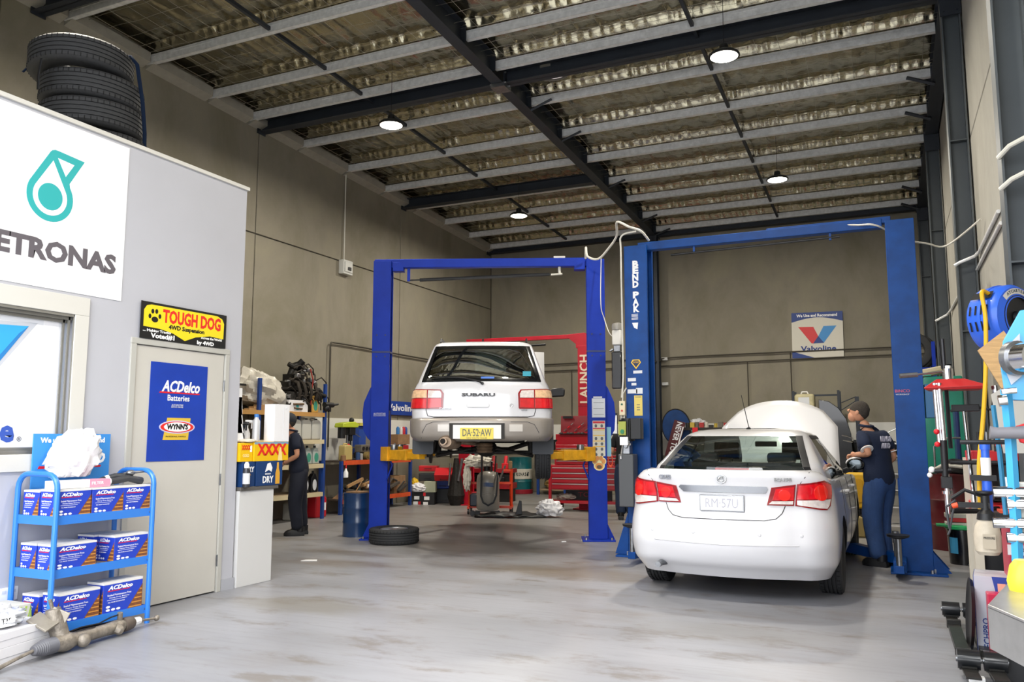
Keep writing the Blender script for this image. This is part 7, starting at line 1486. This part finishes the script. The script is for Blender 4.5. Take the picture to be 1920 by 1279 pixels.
# pale shoulder panel and faded back print
Mb = xf((.04, -.085, 1.36), -6, 0, 180)
mat('pale_shoulder', 'b9b6c4', .8)
for s_, z, wd_, dx in (('BENDS', 1.36, .17, .03), ('AUTO', 1.285, .14, .04)): text(s_, .075, mat('pale_shoulder', 'b9b6c4'), p1, (dx, -.100 + (1.36 - z) * .15, z), '-y', width=wd_, bold=.004, depth=.004)
J2 = dict(hip=(0, 0, .92), waist=(0, .02, 1.07), chest=(0, .07, 1.28), neck=(0, .12, 1.47), head=(0, .19, 1.60), head_rz=0, head_tilt=-25,
          shL=(-.17, .08, 1.40), elL=(-.23, .04, 1.12), wrL=(-.14, .22, 1.02), shR=(.17, .08, 1.40), elR=(.23, .02, 1.12), wrR=(.14, .22, 1.00),
          hjL=(-.09, 0, .87), knL=(-.09, .06, .47), anL=(-.09, .0, .09), hjR=(.09, 0, .87), knR=(.09, -.02, .48), anR=(.09, -.06, .10), footL=0, footR=0)
p2 = person('person in dark navy work clothes and cap bending forward beside the left shelving', (-7.70, 9.50, 0), 130, J2, mat('dark_navy_shirt', '12182a', .9), WORKN, HAIRD, SHOE, cap=mat('dark_cap', '22252c', .8))
J3 = dict(J2); J3.update(head=(0, .14, 1.60), head_tilt=-10, wrL=(-.12, .28, 1.10), wrR=(.12, .28, 1.10))
p3 = person('man in dark shirt and jeans seen from behind between the two blue posts', (-4.08, 13.55, 0), 17, J3, mat('black_shirt', '15171b', .9), mat('dark_denim', '22304a', .85), HAIRD, SHOE, cap=BLACK)
for s_, z in (('WORKSHOP', 1.40), ('TEAM', 1.34)): text(s_, .05, PD, p3, (0, -.075, z), '-y', width=.22 if z > 1.36 else .14, depth=.004)
# ================================================================ RIGHT SIDE
# tyres on a tall blue rack in the back corner
t = thing('tyre_rack', 'tall blue steel tyre rack in the back corner behind the right lift post', 'rack', (.55, 17.0, 0))
for x in (-.25, .28):
    for y in (-.3, .3): b = B(); b.box(x - .03, x + .03, y - .03, y + .03, 0, 3.12 if x > 0 else 2.75); b.build('post', BLUE1, t, smooth=0)
for z in (2.62, 1.6, .6): 
    for y in (-.3, .3): b = B(); b.box(-.25, .28, y - .025, y + .025, z - .03, z + .03); b.build('rail', BLUE1, t, smooth=0)
tyre('car_tyre', 'large dark tyre lying upright on top of the tall blue rack', (.50, 16.95, 2.98), .34, .23, .20, rx=90, rz=0, group='tyres on the tall blue rack')
tyre('car_tyre', 'second dark tyre behind the first on the tall blue rack', (.58, 17.25, 2.98), .34, .22, .20, rx=90, rz=0, group='tyres on the tall blue rack')
for k, z in enumerate((1.96, .96)): tyre('car_tyre', ('upper', 'lower')[k] + ' hidden tyre on the lower levels of the blue rack', (.55, 17.0, z), .33, .22, .2, rx=90, group='tyres on the tall blue rack')
t = thing('folded_cloth', 'cream cloth and pipe scraps on top of the green machine cabinet', 'rag', (.62, 13.2, 2.24)); b = B(); b.tube([(-.28, -.1, .02), (-.05, -.15, .06), (.15, -.1, .10)], .06, 8); b.build('cloth', mat('cream_cloth', 'b5ab90', .8), t)
GM = mat('teal_green_machine', '12806a', .4, coat=.3, var=.1)
t = thing('machine_cabinet', 'tall teal green steel machine cabinet behind the right lift post', 'cabinet', (.70, 13.3, 0)); b = B(); b.prism([(-.30, 0), (.29, 0), (.29, 2.24), (-.18, 2.24), (-.24, 2.18), (-.30, 2.0)], -.30, .30, xf((0, 0, 0), 90)); b.build('casing', GM, t, smooth=0, bevel=.02)
b = B(); b.box(-.20, -.10, -.31, -.30, 2.245, 2.265); b.cyl((-.15, -.2, 2.24), (-.15, -.2, 2.27), .05); b.build('top_cap', GM, t); b = B(); b.cyl((.13, -.32, 1.75), (.13, -.30, 1.75), .02, n=12); b.build('round_knob', BLACK, t)
t = thing('narrow_cabinet', 'dark blue narrow steel strip panel between the green machine and the steel tubes', 'cabinet', (.83, 12.2, 0)); b = B(); b.box(-.03, .02, -.2, .2, 0, 1.75); b.build('case', mat('navy_case', '14295e', .4), t, smooth=0, bevel=.02)
md = drum('steel_drum', 'large dark maroon steel drum standing behind the black bucket', (.70, 11.75, 0), .29, .92, mat('maroon_drum', '56161c', .35, coat=.4, var=.2))
t = thing('cable_heap', 'black hose and white tubing heaped on the maroon drum', 'hose', (.70, 11.70, .92))
for k in range(4): b = B(); b.torus(.15 - .02 * k, .022, 20, 6, xf((.0 + .02 * k, 0, .03 + .035 * k), 8 * k, 5)); b.build('hose_loop', BLACK, t)
b = B(); b.tube([(-.25, -.1, .02), (-.1, -.2, .12), (.1, -.22, .10), (.2, -.1, .08)], .022, 8); b.build('white_tube', CABLE, t)
t = thing('chrome_hoop', 'thin silver tube hoop standing on the maroon drum', 'frame', (.70, 11.62, .92)); b = B(); b.tube([(-.18, 0, 0), (-.18, 0, .34), (-.12, 0, .42), (-.02, 0, .45), (.12, 0, .45)], .013, 8); b.build('hoop', STEEL, t)
bk = thing('oil_bucket', 'black bucket with bright green lid and blue label on the floor', 'bucket', (.70, 10.42, 0)); b = B(); b.lathe([(0, 0), (.145, 0), (.16, .36), (.167, .36), (.167, .385), (0, .385)], 28); b.build('pail', mat('gloss_black_pail', '0c0d10', .25, coat=.6), bk)
b = B(); b.lathe([(.17, .375), (.185, .385), (.185, .41), (.17, .42), (0, .42)], 28); b.box(-.26, .0, -.12, .04, .405, .425); b.build('green_lid', mat('bright_green_lid', '1d9a58', .4), bk, smooth=30)
b = B(); b.lathe([(.1505, .12), (.158, .30)], 28, cap=False); 
b = B(); vs_l = [(.156 * cos(radians(a)), .156 * sin(radians(a)), z) for z in (.12, .29) for a in range(-150, -105, 9)]; b.add(vs_l, [(i, i + 1, i + 6, i + 5) for i in range(4)]); b.build('blue_label', mat('sky_label', '3f8fb8', .4), bk, smooth=0, M=xf((0, 0, 0), s=(1.03, 1.03, 1)))
for k, (z, c, lab, w_) in enumerate(((.42, 'b9b5ac', 'flat grey tray on the green bucket lid', .30), (.455, 'b02424', 'red and white tin on the grey tray over the bucket', .24), (.50, 'a9a59a', 'grey carton topmost on the bucket', .30))):
    t = thing('small_box', lab, 'box', (.68, 10.42, z)); b = B(); b.box(-w_ / 2, w_ / 2, -.11, .08, 0, .045 if k else .03); b.build('box', mat('sb_' + c, c, .5), t, smooth=0, bevel=.004)
# conduits and cables around the right-hand columns
wc = mat('white_conduit', 'c6c4ba')
def conduit(name, label, pts, r=.014, m=wc): o = B().tube(pts, r, 8).build(name, m); tag(o, label, 'conduit', 'conduits on the right wall')
conduit('conduit', 'white conduit bending round the nearest right column, upper one', [(.78, 6.30, 3.28), (.84, 6.22, 3.33), (.98, 6.15, 3.38), (1.0, 5.6, 3.44), (1.0, 4.8, 3.5)], .017)
conduit('conduit', 'white conduit bending round the nearest right column, lower one', [(.78, 6.30, 3.06), (.84, 6.22, 3.10), (.98, 6.15, 3.15), (1.0, 5.6, 3.2), (1.0, 4.8, 3.26)], .017)
T3 = lambda *v: [tuple(p) for p in v]
conduit('conduit', 'grey conduit stepping round the second right column at mid height', T3(at(1790, 498, y0=10.25), at(1800, 492, y0=10.22), at(1828, 480, y0=10.2), at(1836, 472, x0=1.0), at(1872, 396, x0=1.0)), .018, GALV)
conduit('conduit', 'second grey conduit running down the wall behind the second column', T3(at(1832, 506, x0=1.0), at(1850, 470, x0=1.0), at(1877, 418, x0=1.0)), .018, GALV)
conduit('conduit', 'grey conduit stepping round the third right column lower down', T3(at(1754, 602, y0=14.75), at(1776, 590, y0=14.7), at(1784, 580, x0=1.0), at(1802, 546, x0=1.0)), .018, GALV)
# red tool stand in the middle distance
RT = mat('bright_red_stand', 'd21f26', .4); RM = mat('raspberry_red', 'c01f45', .4, coat=.2)
t = thing('tool_stand', 'red and white tool stand full of black clamps and rods, right foreground', 'rack', (.86, 7.3, 0))
for z in (1.24, .85): b = B(); b.box(-.30, .12, -.28, .28, z - .05, z + .035); b.build('red_rail', RT, t, smooth=0, bevel=.004)
for x, y in ((-.29, -.26), (-.29, .26), (.10, -.26), (.10, .26)): b = B(); b.box(x - .03, x + .03, y - .03, y + .03, .0, 1.22); b.build('post', mat('cream_post', 'c9c1b0', .5), t, smooth=0)
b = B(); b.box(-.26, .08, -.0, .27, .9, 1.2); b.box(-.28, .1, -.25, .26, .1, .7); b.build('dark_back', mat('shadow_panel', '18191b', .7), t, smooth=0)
for k in range(7): b = B(); x = -.24 + k * .055; b.cyl((x, -.2, 1.26), (x, -.2, 1.42), .012, n=8); b.cyl((x, -.29, .92 + .02 * (k % 3)), (x, -.29, 1.16), .009, n=6); b.sph((x, -.29, .92 + .02 * (k % 3)), .018); b.build('clamp', (BLACK, STEEL)[k % 2], t)
rc = thing('tool_cabinet', 'raspberry red steel cabinet with open door, right edge foreground', 'cabinet', (.82, 5.9, 0)); b = B(); b.box(-.17, .17, -.1, .45, .28, .84); b.build('case', RM, rc, smooth=0, bevel=.008)
b = B(); b.box(-.06, .22, -.42, -.40, .42, .82); b.build('open_door', RM, rc, smooth=0, bevel=.006, M=xf((-.05, .0, 0), 0, 0, -6)); b = B(); b.box(-.20, -.0, -.104, -.1, .68, .74); b.build('white_strip', WHITE, rc, smooth=0); text('TO TOP', .04, DI, rc, (-.1, -.107, .71), width=.12)
b = B(); b.box(-.20, -.02, -.108, -.098, .14, .36); b.build('dark_niche', BLACK, rc, smooth=0); b = B(); b.tube([(-.02, -.12, .62), (.05, -.16, .52), (.14, -.3, .42)], .006, 6); b.build('black_wire', BLACK, rc)
# red strut spring compressor: chrome rods under a red yoke
sc2 = thing('spring_compressor', 'spring compressor with red top yoke, threaded rod and chrome tubes on the tool stand', 'tool', (.42, 6.75, 0))
b = B(); b.loft([[(-.15, -.10, 1.72), (.20, -.14, 1.72), (.20, .12, 1.72), (-.12, .12, 1.72)], [(-.17, -.12, 1.735), (.24, -.16, 1.745), (.24, .14, 1.745), (-.14, .14, 1.735)], [(-.08, -.06, 1.80), (.10, -.08, 1.80), (.10, .08, 1.80), (-.06, .08, 1.80)]], True, True); b.build('red_yoke', mat('yoke_red', 'b8282a', .4, coat=.3), sc2, smooth=0, bevel=.006)
b = B(); b.cyl((0, 0, 1.80), (0, 0, 1.88), .035, n=18); b.cyl((0, 0, 1.88), (.0, 0, 1.90), .026, n=6); b.build('nut', CHROME, sc2); b = B(); b.cyl((-.01, 0, 1.30), (-.02, 0, 2.10), .014, n=8); b.cyl((-.035, .02, 1.88), (-.045, .02, 2.10), .006, n=6); b.build('threaded_rod', mat('dark_rod', '3a3a3c', .35, .8), sc2)
for dx, dy in ((-.085, -.09), (-.055, -.1)): b = B(); b.cyl((dx, dy, 1.34), (dx - .01, dy, 1.77), .017, n=14); b.build('chrome_tube', CHROME, sc2)
b = B(); b.cyl((-.06, -.1, 1.10), (-.06, -.1, 1.36), .024, n=14); b.box(-.09, -.02, -.14, -.06, 1.02, 1.1); b.cyl((-.13, -.1, 1.14), (-.02, -.1, 1.15), .018, n=12); b.build('black_clamp', BLACK, sc2, bevel=.003)
b = B(); b.cyl((-.055, -.1, .84), (-.055, -.1, 1.12), .020, n=14); b.cyl((-.055, -.1, .98), (-.055, -.1, 1.0), .035, n=14); b.build('lower_tube', CHROME, sc2)
for z in (1.42, 1.33): b = B(); b.sph((-.10, -.11, z), .020); b.build('red_knob', RED, sc2)
b = B(); b.sph((-.145, -.1, 1.15), .022); b.sph((-.16, -.1, 1.24 - .13), .018); b.build('white_knob', WHITE, sc2)['kind'] = 'stuff'
b = B(); b.tube([(-.055, -.1, .86), (.15, .0, .86), (.30, .3, .86)], .02, 6); b.build('mount_arm', BLACK, sc2)
b = B(); b.tube([(-.02, -.0, 1.86), (-.20, -.05, 1.84), (-.22, -.05, 1.84)], .008, 6); b.tube([(-.20, -.05, 1.838), (-.32, -.08, 1.83)], .018, 8); b.build('wrench_handle', STEEL, sc2)
t = thing('spring_compressor', 'second compressor arm with black claw and thin silver rod behind the yellow hose', 'tool', (.60, 6.9, 0)); b = B(); b.cyl((-.05, 0, .9), (-.08, 0, 1.58), .014, n=10); b.build('silver_rod', CHROME, t); b = B(); b.box(-.16, .02, -.03, .03, 1.57, 1.62); b.tube([(.0, 0, 1.6), (.10, 0, 1.58), (.12, 0, 1.68)], .012, 6); b.build('claw', BLACK, t, bevel=.004)
b = B(); b.cyl((.15, -.1, 1.30), (.12, -.1, 1.75), .026, n=14); b.cyl((.16, -.1, .75), (.15, -.1, 1.10), .020, n=14); b.build('silver_tube', CHROME, t)['kind'] = 'stuff'; b = B(); b.cyl((.155, -.1, 1.10), (.15, -.1, 1.32), .03, n=14); b.cyl((-.2, -.14, 1.20), (.3, -.14, 1.20), .016, n=10); b.build('black_sleeve', BLACK, t)['kind'] = 'stuff'; b = B(); b.sph((.115, -.14, 1.33), .026); b.build('red_knob', RED, t)
# blue hose reel on the first column with its yellow hose
hr = thing('hose_reel', 'bright blue retractable hose reel on the grey column with yellow hose coming out', 'hose reel', (.70, 5.98, 2.125), 0)
hr.scale = (.9, .9, .9)
RB2 = mat('reel_blue', '2b62d8', .4, coat=.2)
MR = xf((0, 0, 0), 0, 0, 0) @ Matrix.Rotation(radians(-42), 4, 'Z') @ Matrix.Rotation(radians(90), 4, 'Y')   # axis of the drum turned towards the door
b = B(); pr = [(0, -.13), (.13, -.13), (.215, -.115), (.235, -.085), (.238, -.01), (.244, -.008), (.244, .008), (.238, .01), (.235, .085), (.215, .115), (.15, .125), (.14, .13)]
b.lathe(pr, 44, MR, cap=False); b.build('drum_casing', RB2, hr, smooth=40)
b = B(); b.lathe([(0, .10), (.145, .115), (.15, .128), (.155, .128), (.155, .11)], 36, MR, cap=False); b.build('side_disc', mat('reel_black_disc', '1a1a1c', .4), hr); b = B(); b.lathe([(0, .13), (.04, .13), (.045, .11)], 20, MR, cap=False); b.build('hub', BLACK, hr)
b = B()
for i in range(14):
    a0, a1 = radians(150 + i * 5.5), radians(155.5 + i * 5.5); b.add([MR @ Vector((.165 * cos(a), .165 * sin(a), .1245)) if q == 0 else MR @ Vector((.205 * cos(a), .205 * sin(a), .1195)) for a in (a0, a1) for q in (0, 1)], [(0, 1, 3, 2)])
b.build('white_label', mat('reel_label', 'd8d4cc', .4), hr, smooth=0)
for i, ch in enumerate('RETRACTA'):
    a = radians(160 + i * 7.5)
    o = text(ch, .03, DI, hr, (0, 0, 0), '+z', depth=.001, M=MR @ Matrix.Translation((.186 * cos(a), .186 * sin(a), .1235)) @ Matrix.Rotation(a + pi / 2 + pi, 4, 'Z'), bold=.001)
b = B()
for row, z0 in ((0, 1), (1, -1)):
    for k in range(4):
        zz = -.075 + k * .042; a0 = radians(-1 * 0)
        for a in ((12, 28) if row == 0 else (-28, -12),):
            # slots on the front of the casing, direction towards the room
            aa, ab = radians(180 + 0 + a[0]), radians(180 + a[1])
            P0 = [MR @ Vector((.240 * cos(-u + pi / 2 * 0), .240 * sin(-u), zc)) for u in (aa, ab) for zc in (zz - .006, zz + .006)]
b = B()
import itertools
ax_w = (MR.to_3x3() @ Vector((0, 0, 1))); fr_w = Vector((-.55, -.80, 0)); fr_w = (fr_w - ax_w * fr_w.dot(ax_w)).normalized()
for up_ in (.052, -.06):
    for k in range(4):
        c = ax_w * (-.07 + k * .042) + fr_w * sqrt(max(0, .2385 ** 2 - up_ ** 2)) + Vector((0, 0, up_)); n_ = (fr_w * sqrt(.2385 ** 2 - up_ ** 2) + Vector((0, 0, up_))).normalized(); tv = ax_w.cross(n_)
        b.add([c + ax_w * sx_ * .007 + tv * sy_ * .034 + n_ * .003 for sx_ in (-1, 1) for sy_ in (-1, 1)], [(0, 1, 3, 2)])
c = fr_w * .19 + Vector((0, 0, .155)); n_ = c.normalized(); tv = ax_w.cross(n_); b.add([c * .985 + ax_w * sx_ * .075 + tv * sy_ * .032 + n_ * .008 for sx_ in (-1, 1) for sy_ in (-1, 1)], [(0, 1, 3, 2)])
b.build('slots', mat('slot_black', '08090c', .8), hr, smooth=0)['kind'] = 'stuff'
b = B(); b.box(.05, .16, .0, .30, -.06, .06); b.build('wall_bracket', RB2, hr, smooth=0)
h0 = Vector(hr.location) + fr_w * .20 + Vector((0, 0, .15)) + ax_w * .04
wire('air_hose', 'yellow air hose hanging down from the blue reel', [tuple(h0 - fr_w * .03), tuple(h0 + fr_w * .03), tuple(at(1848, 600, y0=5.75)), tuple(at(1848, 700, y0=5.7)), tuple(at(1843, 790, y0=5.65)), tuple(at(1836, 870, y0=5.6)), tuple(at(1838, 955, y0=5.55))], .0125, mat('yellow_hose', 'd9a91c', .4), 'hose', 10)
# blue grease cylinder clipped beside the hose
p0, p1_ = at(1846, 828, y0=5.5), at(1853, 955, y0=5.5)
t = thing('grease_gun', 'blue and white cylinder tube standing beside the yellow hose', 'tool', tuple(p1_)); d = (p0 - p1_); b = B(); b.cyl((0, 0, -.05), d * .50, .026, n=16); b.build('blue_tube', RB2, t); b = B(); b.cyl(d * .50, d * .76, .0265, n=16); b.build('white_label', WHITE, t); b = B(); b.cyl(d * .76, d * .90, .022, n=16); b.cyl(d * .88, d * 1.0, .028, n=16); b.build('blue_cap', RB2, t)['kind'] = 'stuff'; b = B(); b.box(-.08, .05, -.03, .03, d.z * .42, d.z * .50); b.build('black_clip', BLACK, t, smooth=0)
# plywood board behind the pale blue press
A_, B_, C_, D2 = (at(1833, 657, y0=5.0), at(1882, 620, y0=5.0), at(1932, 690, y0=5.0), at(1884, 738, y0=5.0))
b = B(); b.loft([[tuple(p) for p in (A_, B_, C_, D2)], [tuple(p + Vector((0, .018, 0))) for p in (A_, B_, C_, D2)]], True, True); o = b.build('plywood_board', mat('plywood', 'c09a68', .65, var=.25, scale=5, stretch=(2, 2, 14)), smooth=0); tag(o, 'square plywood board turned on its corner behind the pale blue press', 'board')
A_, B_, C_, D2 = (at(1858, 740, y0=5.6), at(1925, 700, y0=5.6), at(1925, 850, y0=5.6), at(1882, 850, y0=5.6))
b = B(); b.loft([[tuple(p) for p in (A_, B_, C_, D2)], [tuple(p + Vector((0, .01, 0))) for p in (A_, B_, C_, D2)]], True, True); o = b.build('backing_board', mat('pale_board', 'b9b6ae', .6), smooth=0); tag(o, 'pale grey board standing behind the press, under the plywood', 'board')
# pale blue strut press on the steel bench, right edge
LBM = mat('sky_blue_machine', '3fa3d8', .35, coat=.3)
pr_ = thing('strut_press', 'sky blue strut press with silver cylinder and chrome handles at the right edge', 'machine', (0, 0, 0)); Y = 3.75
def pp(x, y, dy=0): return tuple(at(x, y, y0=Y + dy))
b = B(); P_ = [pp(1880, 640), pp(1912, 582), pp(1960, 575), pp(1975, 700), pp(1955, 752), pp(1885, 750), pp(1876, 690)]; b.loft([P_, [tuple(Vector(p) + Vector((.01, .06, 0))) for p in P_]], True, True); b.build('head_plate', LBM, pr_, smooth=0, bevel=.004)
q0, q1 = Vector(pp(1900, 672, -.02)), Vector(pp(1940, 668, -.1)); b = B(); b.tube([q0, q0 * .5 + q1 * .5, q1], .058, 24); b.build('silver_cylinder', CHROME, pr_); b = B(); b.tube([q0 - (q1 - q0) * .02, q0 + (q1 - q0) * .25], .068, 24); b.build('cylinder_flange', STEEL, pr_)
b = B(); P_ = [pp(1888, 650, -.01), pp(1912, 625, -.01), pp(1914, 668, -.01), pp(1916, 705, -.01), pp(1896, 722, -.01), pp(1887, 700, -.01)]; b.add(P_, [tuple(range(6))]); b.build('instruction_label', mat('pale_label', 'b8bcc4', .4), pr_, smooth=0)
b = B(); b.tube([pp(1886, 730), pp(1893, 800), pp(1906, 1000), pp(1912, 1140)], .020, 4); b.build('front_tube', LBM, pr_, smooth=0); b = B(); b.tube([pp(1862, 760, .8), pp(1874, 850, .8), pp(1886, 965, .8)], .012, 6); b.build('rear_tube', mat('teal_rod', '24749a', .4), pr_)
b = B(); b.cyl(pp(1878, 734, -.05), pp(1906, 732, -.05), .012, n=10); b.cyl(pp(1872, 752, -.05), pp(1888, 750, -.05), .022, n=12); b.build('clamp_bolt', CHROME, pr_)['kind'] = 'stuff'
b = B(); b.tube([pp(1856, 811, -.05), pp(1870, 812, -.05), pp(1925, 811, -.05)], [.026, .022, .026], 14); b.build('grey_grip', mat('grey_grip', '77757a', .5), pr_)
b = B(); b.cyl(pp(1800, 829, .3), pp(1905, 829, .3), .010, n=8); b.build('cross_rod', BLACK, pr_)
for y in (922, 945, 980, 1008): b = B(); b.cyl(pp(1862 if y in (922, 980) else 1888, y, 0), pp(1930, y + 1, 0), .021, n=16); b.build('chrome_handle', CHROME, pr_)
b = B(); P_ = [pp(1906, 905, .02), pp(1935, 905, .02), pp(1935, 1020, .02), pp(1910, 1020, .02)]; b.loft([P_, [tuple(Vector(p) + Vector((0, .06, 0))) for p in P_]], True, True); b.build('white_block', mat('white_block', 'cfcfc8', .5), pr_, smooth=0, bevel=.004)
b = B(); P_ = [pp(1903, 800, .1), pp(1935, 790, .1), pp(1935, 835, .1), pp(1915, 830, .1)]; b.loft([P_, [tuple(Vector(p) + Vector((0, .05, 0))) for p in P_]], True, True); b.build('red_jaw', RT, pr_, smooth=0, bevel=.004)
# steel bench corner with a yellow tub
t = thing('steel_bench', 'stainless steel bench corner with turned-down edge at the bottom right', 'workbench', (0, 0, 0)); SS = mat('worn_stainless', 'aaa9a8', .32, .7, var=.15, scale=10)
PB_ = [(.25, 2.93), (.325, 2.71), (1.0, 2.52), (1.0, 4.1), (.50, 4.02)]
b = B(); b.prism(PB_, .865, .875); b.build('top_sheet', SS, t, smooth=0, bevel=.004)
b = B(); q = [(PB_[i], PB_[(i + 1) % 5]) for i in range(5)]
for (x0, y0), (x1, y1) in q[:2] + q[4:]: b.add([(x0, y0, .745), (x1, y1, .745), (x1, y1, .866), (x0, y0, .866), (x0 + .012, y0 + .012, .745), (x1 + .012, y1 + .012, .745), (x1 + .012, y1 + .012, .866), (x0 + .012, y0 + .012, .866)], [(0, 1, 2, 3), (4, 7, 6, 5), (0, 4, 5, 1)])
b.build('edge_skirt', SS, t, smooth=0)
for x, y in ((.50, 2.85), (.95, 2.7), (.95, 4.0), (.6, 3.9)): b = B(); b.box(x - .02, x + .02, y - .02, y + .02, 0, .865); b.build('leg', SS, t, smooth=0)
t = thing('yellow_tub', 'bright yellow plastic tub standing on the steel bench at the right edge', 'tub', tuple(at(1925, 1108, z0=.875))); b = B(); b.lathe([(.0, 0), (.05, .0), (.056, .03), (.045, .08), (.03, .10), (0, .102)], 24); b.build('tub', mat('lemon_plastic', 'f0dc3c', .35), t)
# spray bottle hanging on the red cabinet
c0 = at(1854, 1040, y0=5.45)
sp = thing('pressure_sprayer', 'dirty white pump spray bottle with black head hanging before the red cabinet', 'sprayer', tuple(c0)); b = B(); b.lathe([(0, 0), (.050, .0), (.066, .02), (.070, .10), (.062, .16), (.04, .20)], 24); b.build('bottle', mat('dirty_white_bottle', 'c6bba8', .5, var=.2), sp)
b = B(); b.lathe([(.05, .195), (.045, .23), (.025, .25), (.022, .33), (.05, .345), (.05, .355), (0, .36)], 18); b.box(-.14, .02, -.02, .02, .26, .29); b.tube([(-.02, 0, .33), (-.10, 0, .36), (-.17, 0, .31)], .012, 6); b.build('pump_head', BLACK, sp); b = B(); b.cyl((-.17, 0, .265), (-.14, 0, .275), .016); b.build('orange_nozzle', mat('orange_nozzle', 'e0502a', .4), sp)
b = B(); b.box(-.032, .032, -.081, -.077, .04, .12); b.build('label_sheet', mat('old_label', 'b8ac98', .6), sp, smooth=0); text('PRESSURE', .018, BLACK, sp, (0, -.083, .10), width=.055)
b = B(); b.tube([(-.15, -.0, .30), (-.17, .0, .22), (-.19, 0, .12), (-.20, .0, .10)], .006, 6); b.tube([(-.15, 0, .30), (-.20, .0, .26), (-.19, .0, .14)], .008, 6); b.build('hose', HOSE, sp)
t = thing('orange_tray', 'black and orange tool lying on the red cabinet behind the spray bottle', 'tool', tuple(at(1880, 970, y0=5.8))); b = B(); b.box(-.10, .12, -.1, .1, -.03, .03); b.build('black_case', BLACK, t, smooth=0); b = B(); b.box(-.02, .08, -.08, .08, .03, .045); b.build('orange_top', mat('orange_nozzle', 'e0502a'), t, smooth=0)
# tall hose box and leaning tray on the floor
hb = thing('product_box', 'tall white and blue product box standing on the floor at the right', 'box', (.455, 6.12, 0), -6); b = B(); b.box(0, .19, 0, .30, .0, .50); b.build('carton', mat('box_pale', 'b9bdc6', .5), hb, smooth=0, bevel=.002)
BX = mat('box_blue', '1c3a94', .45); flat([[(.09, .0), (.19, .0), (.19, .50), (.10, .50), (.125, .36), (.09, .31)]], BX, hb, (0, 0, 0), '-y', 'blue_panel', .002); flat([rect(.13, .175, .36, .46)], mat('peach_print', 'dfa58a', .5), hb, (0, -.003, 0), '-y', 'photo_print', .001)
text('MECHPRO', .05, NV, hb, (.055, -.003, .13), '-y', roll=90, width=.22, bold=.001); text('WATER BOSS', .04, WHITE, hb, (.135, -.003, .13), '-y', roll=90, width=.22, bold=.001)
b = B(); b.box(-.003, 0, 0, .30, 0, .50); b.build('navy_side', BX, hb, smooth=0); text('MECHPRO BLUE', .05, WHITE, hb, (-.004, .15, .25), '-x', roll=90, width=.4)
t = thing('drain_tray', 'dark oval metal tray standing on edge against the tall box', 'tray', (.44, 6.22, .235), ry=4); b = B(); b.lathe([(.0, 0), (.22, 0), (.235, .02), (.23, .02), (.21, .008), (0, .008)], 32, xf((0, 0, 0), 0, -90)); b.build('tray', mat('dark_tray', '3a3a3c', .4, .6), t)
# two leaf springs
SPR = mat('black_spring_steel', '23221f', .45, .4, var=.4, scale=18, coat=.2)
for k, (x, lab) in enumerate(((.36, 'left one of two black leaf springs lying on the floor with big rubber bushes'), (.495, 'right one of two black leaf springs, beside the tall box'))):
    t = thing('leaf_spring', lab, 'car part', (x, 0, 0), group='leaf springs on the floor'); ys = [5.25, 5.6, 6.0, 6.5, 7.0, 7.40]
    zz = lambda y: .03 + .05 * ((y - 6.2) / 1.0) ** 2
    for n_, (a, c) in enumerate(((5.22, 7.02), (5.5, 6.85), (5.8, 6.6))):
        b = B(); b.loft([[(-.038, y, zz(y) - .001 + .013 * n_), (.038, y, zz(y) - .001 + .013 * n_), (.038, y, zz(y) + .010 + .013 * n_), (-.038, y, zz(y) + .010 + .013 * n_)] for y in [a + (c - a) * i / 14 for i in range(15)]], True, True); b.build('leaf', SPR, t, smooth=0)
    for y in (5.95, 6.75): b = B(); b.box(-.045, .045, y - .02, y + .02, zz(y) - .008, zz(y) + .05); b.build('clip', SPR, t, smooth=0, bevel=.003)
    for y, r_ in ((5.55, .055), (7.02, .05)):
        b = B(); b.cyl((-.058, y, zz(y) + .055), (.058, y, zz(y) + .055), r_, n=24); b.build('rubber_bush', mat('gloss_rubber', '17191c', .3, coat=.4), t); b = B(); b.cyl((-.065, y, zz(y) + .055), (.065, y, zz(y) + .055), .018, n=12); b.build('bush_pin', STEEL, t); b = B(); b.box(-.05, .05, y - .03, y + .03, zz(y) + .0, zz(y) + .04); b.build('saddle', SPR, t, smooth=0)
t = thing('white_block', 'small white block on the floor beside the near end of the leaf springs', 'block', tuple(at(1832, 1276, z0=.02))); b = B(); b.box(-.04, .04, -.03, .03, -.02, .02); b.build('block', WHITE, t, smooth=0, bevel=.003)
t = thing('black_case', 'narrow black case standing on the floor under the steel bench', 'case', (.565, 5.55, 0), -4); b = B(); b.box(-.03, .10, 0, .35, 0, .40); b.build('case', BLACK, t, smooth=0, bevel=.008)
t = thing('red_case', 'dark red case behind the narrow black case', 'case', (.53, 5.95, 0)); b = B(); b.box(-.02, .18, 0, .1, 0, .42); b.build('case', RM, t, smooth=0, bevel=.006)
t = thing('coiled_strap', 'pale blue and cream strap ends lying at the bottom right corner', 'strap', tuple(at(1912, 1268, z0=.02))); b = B(); b.torus(.05, .012, 16, 6, xf((.02, 0, 0))); b.build('blue_coil', LBM, t); b = B(); b.tube([(-.03, .10, .08), (-.01, .05, .03), (.03, 0, .0)], .008, 6); b.build('cream_cord', CABLE, t)
t = thing('water_heater', 'cream plastic panel with dark column foot between the wall and tool stand', 'panel', (.97, 8.3, 0)); b = B(); b.box(-.02, .03, -.4, .6, 0, 1.25); b.build('panel', mat('cream_panel', 'b5afa0', .6), t, smooth=0)
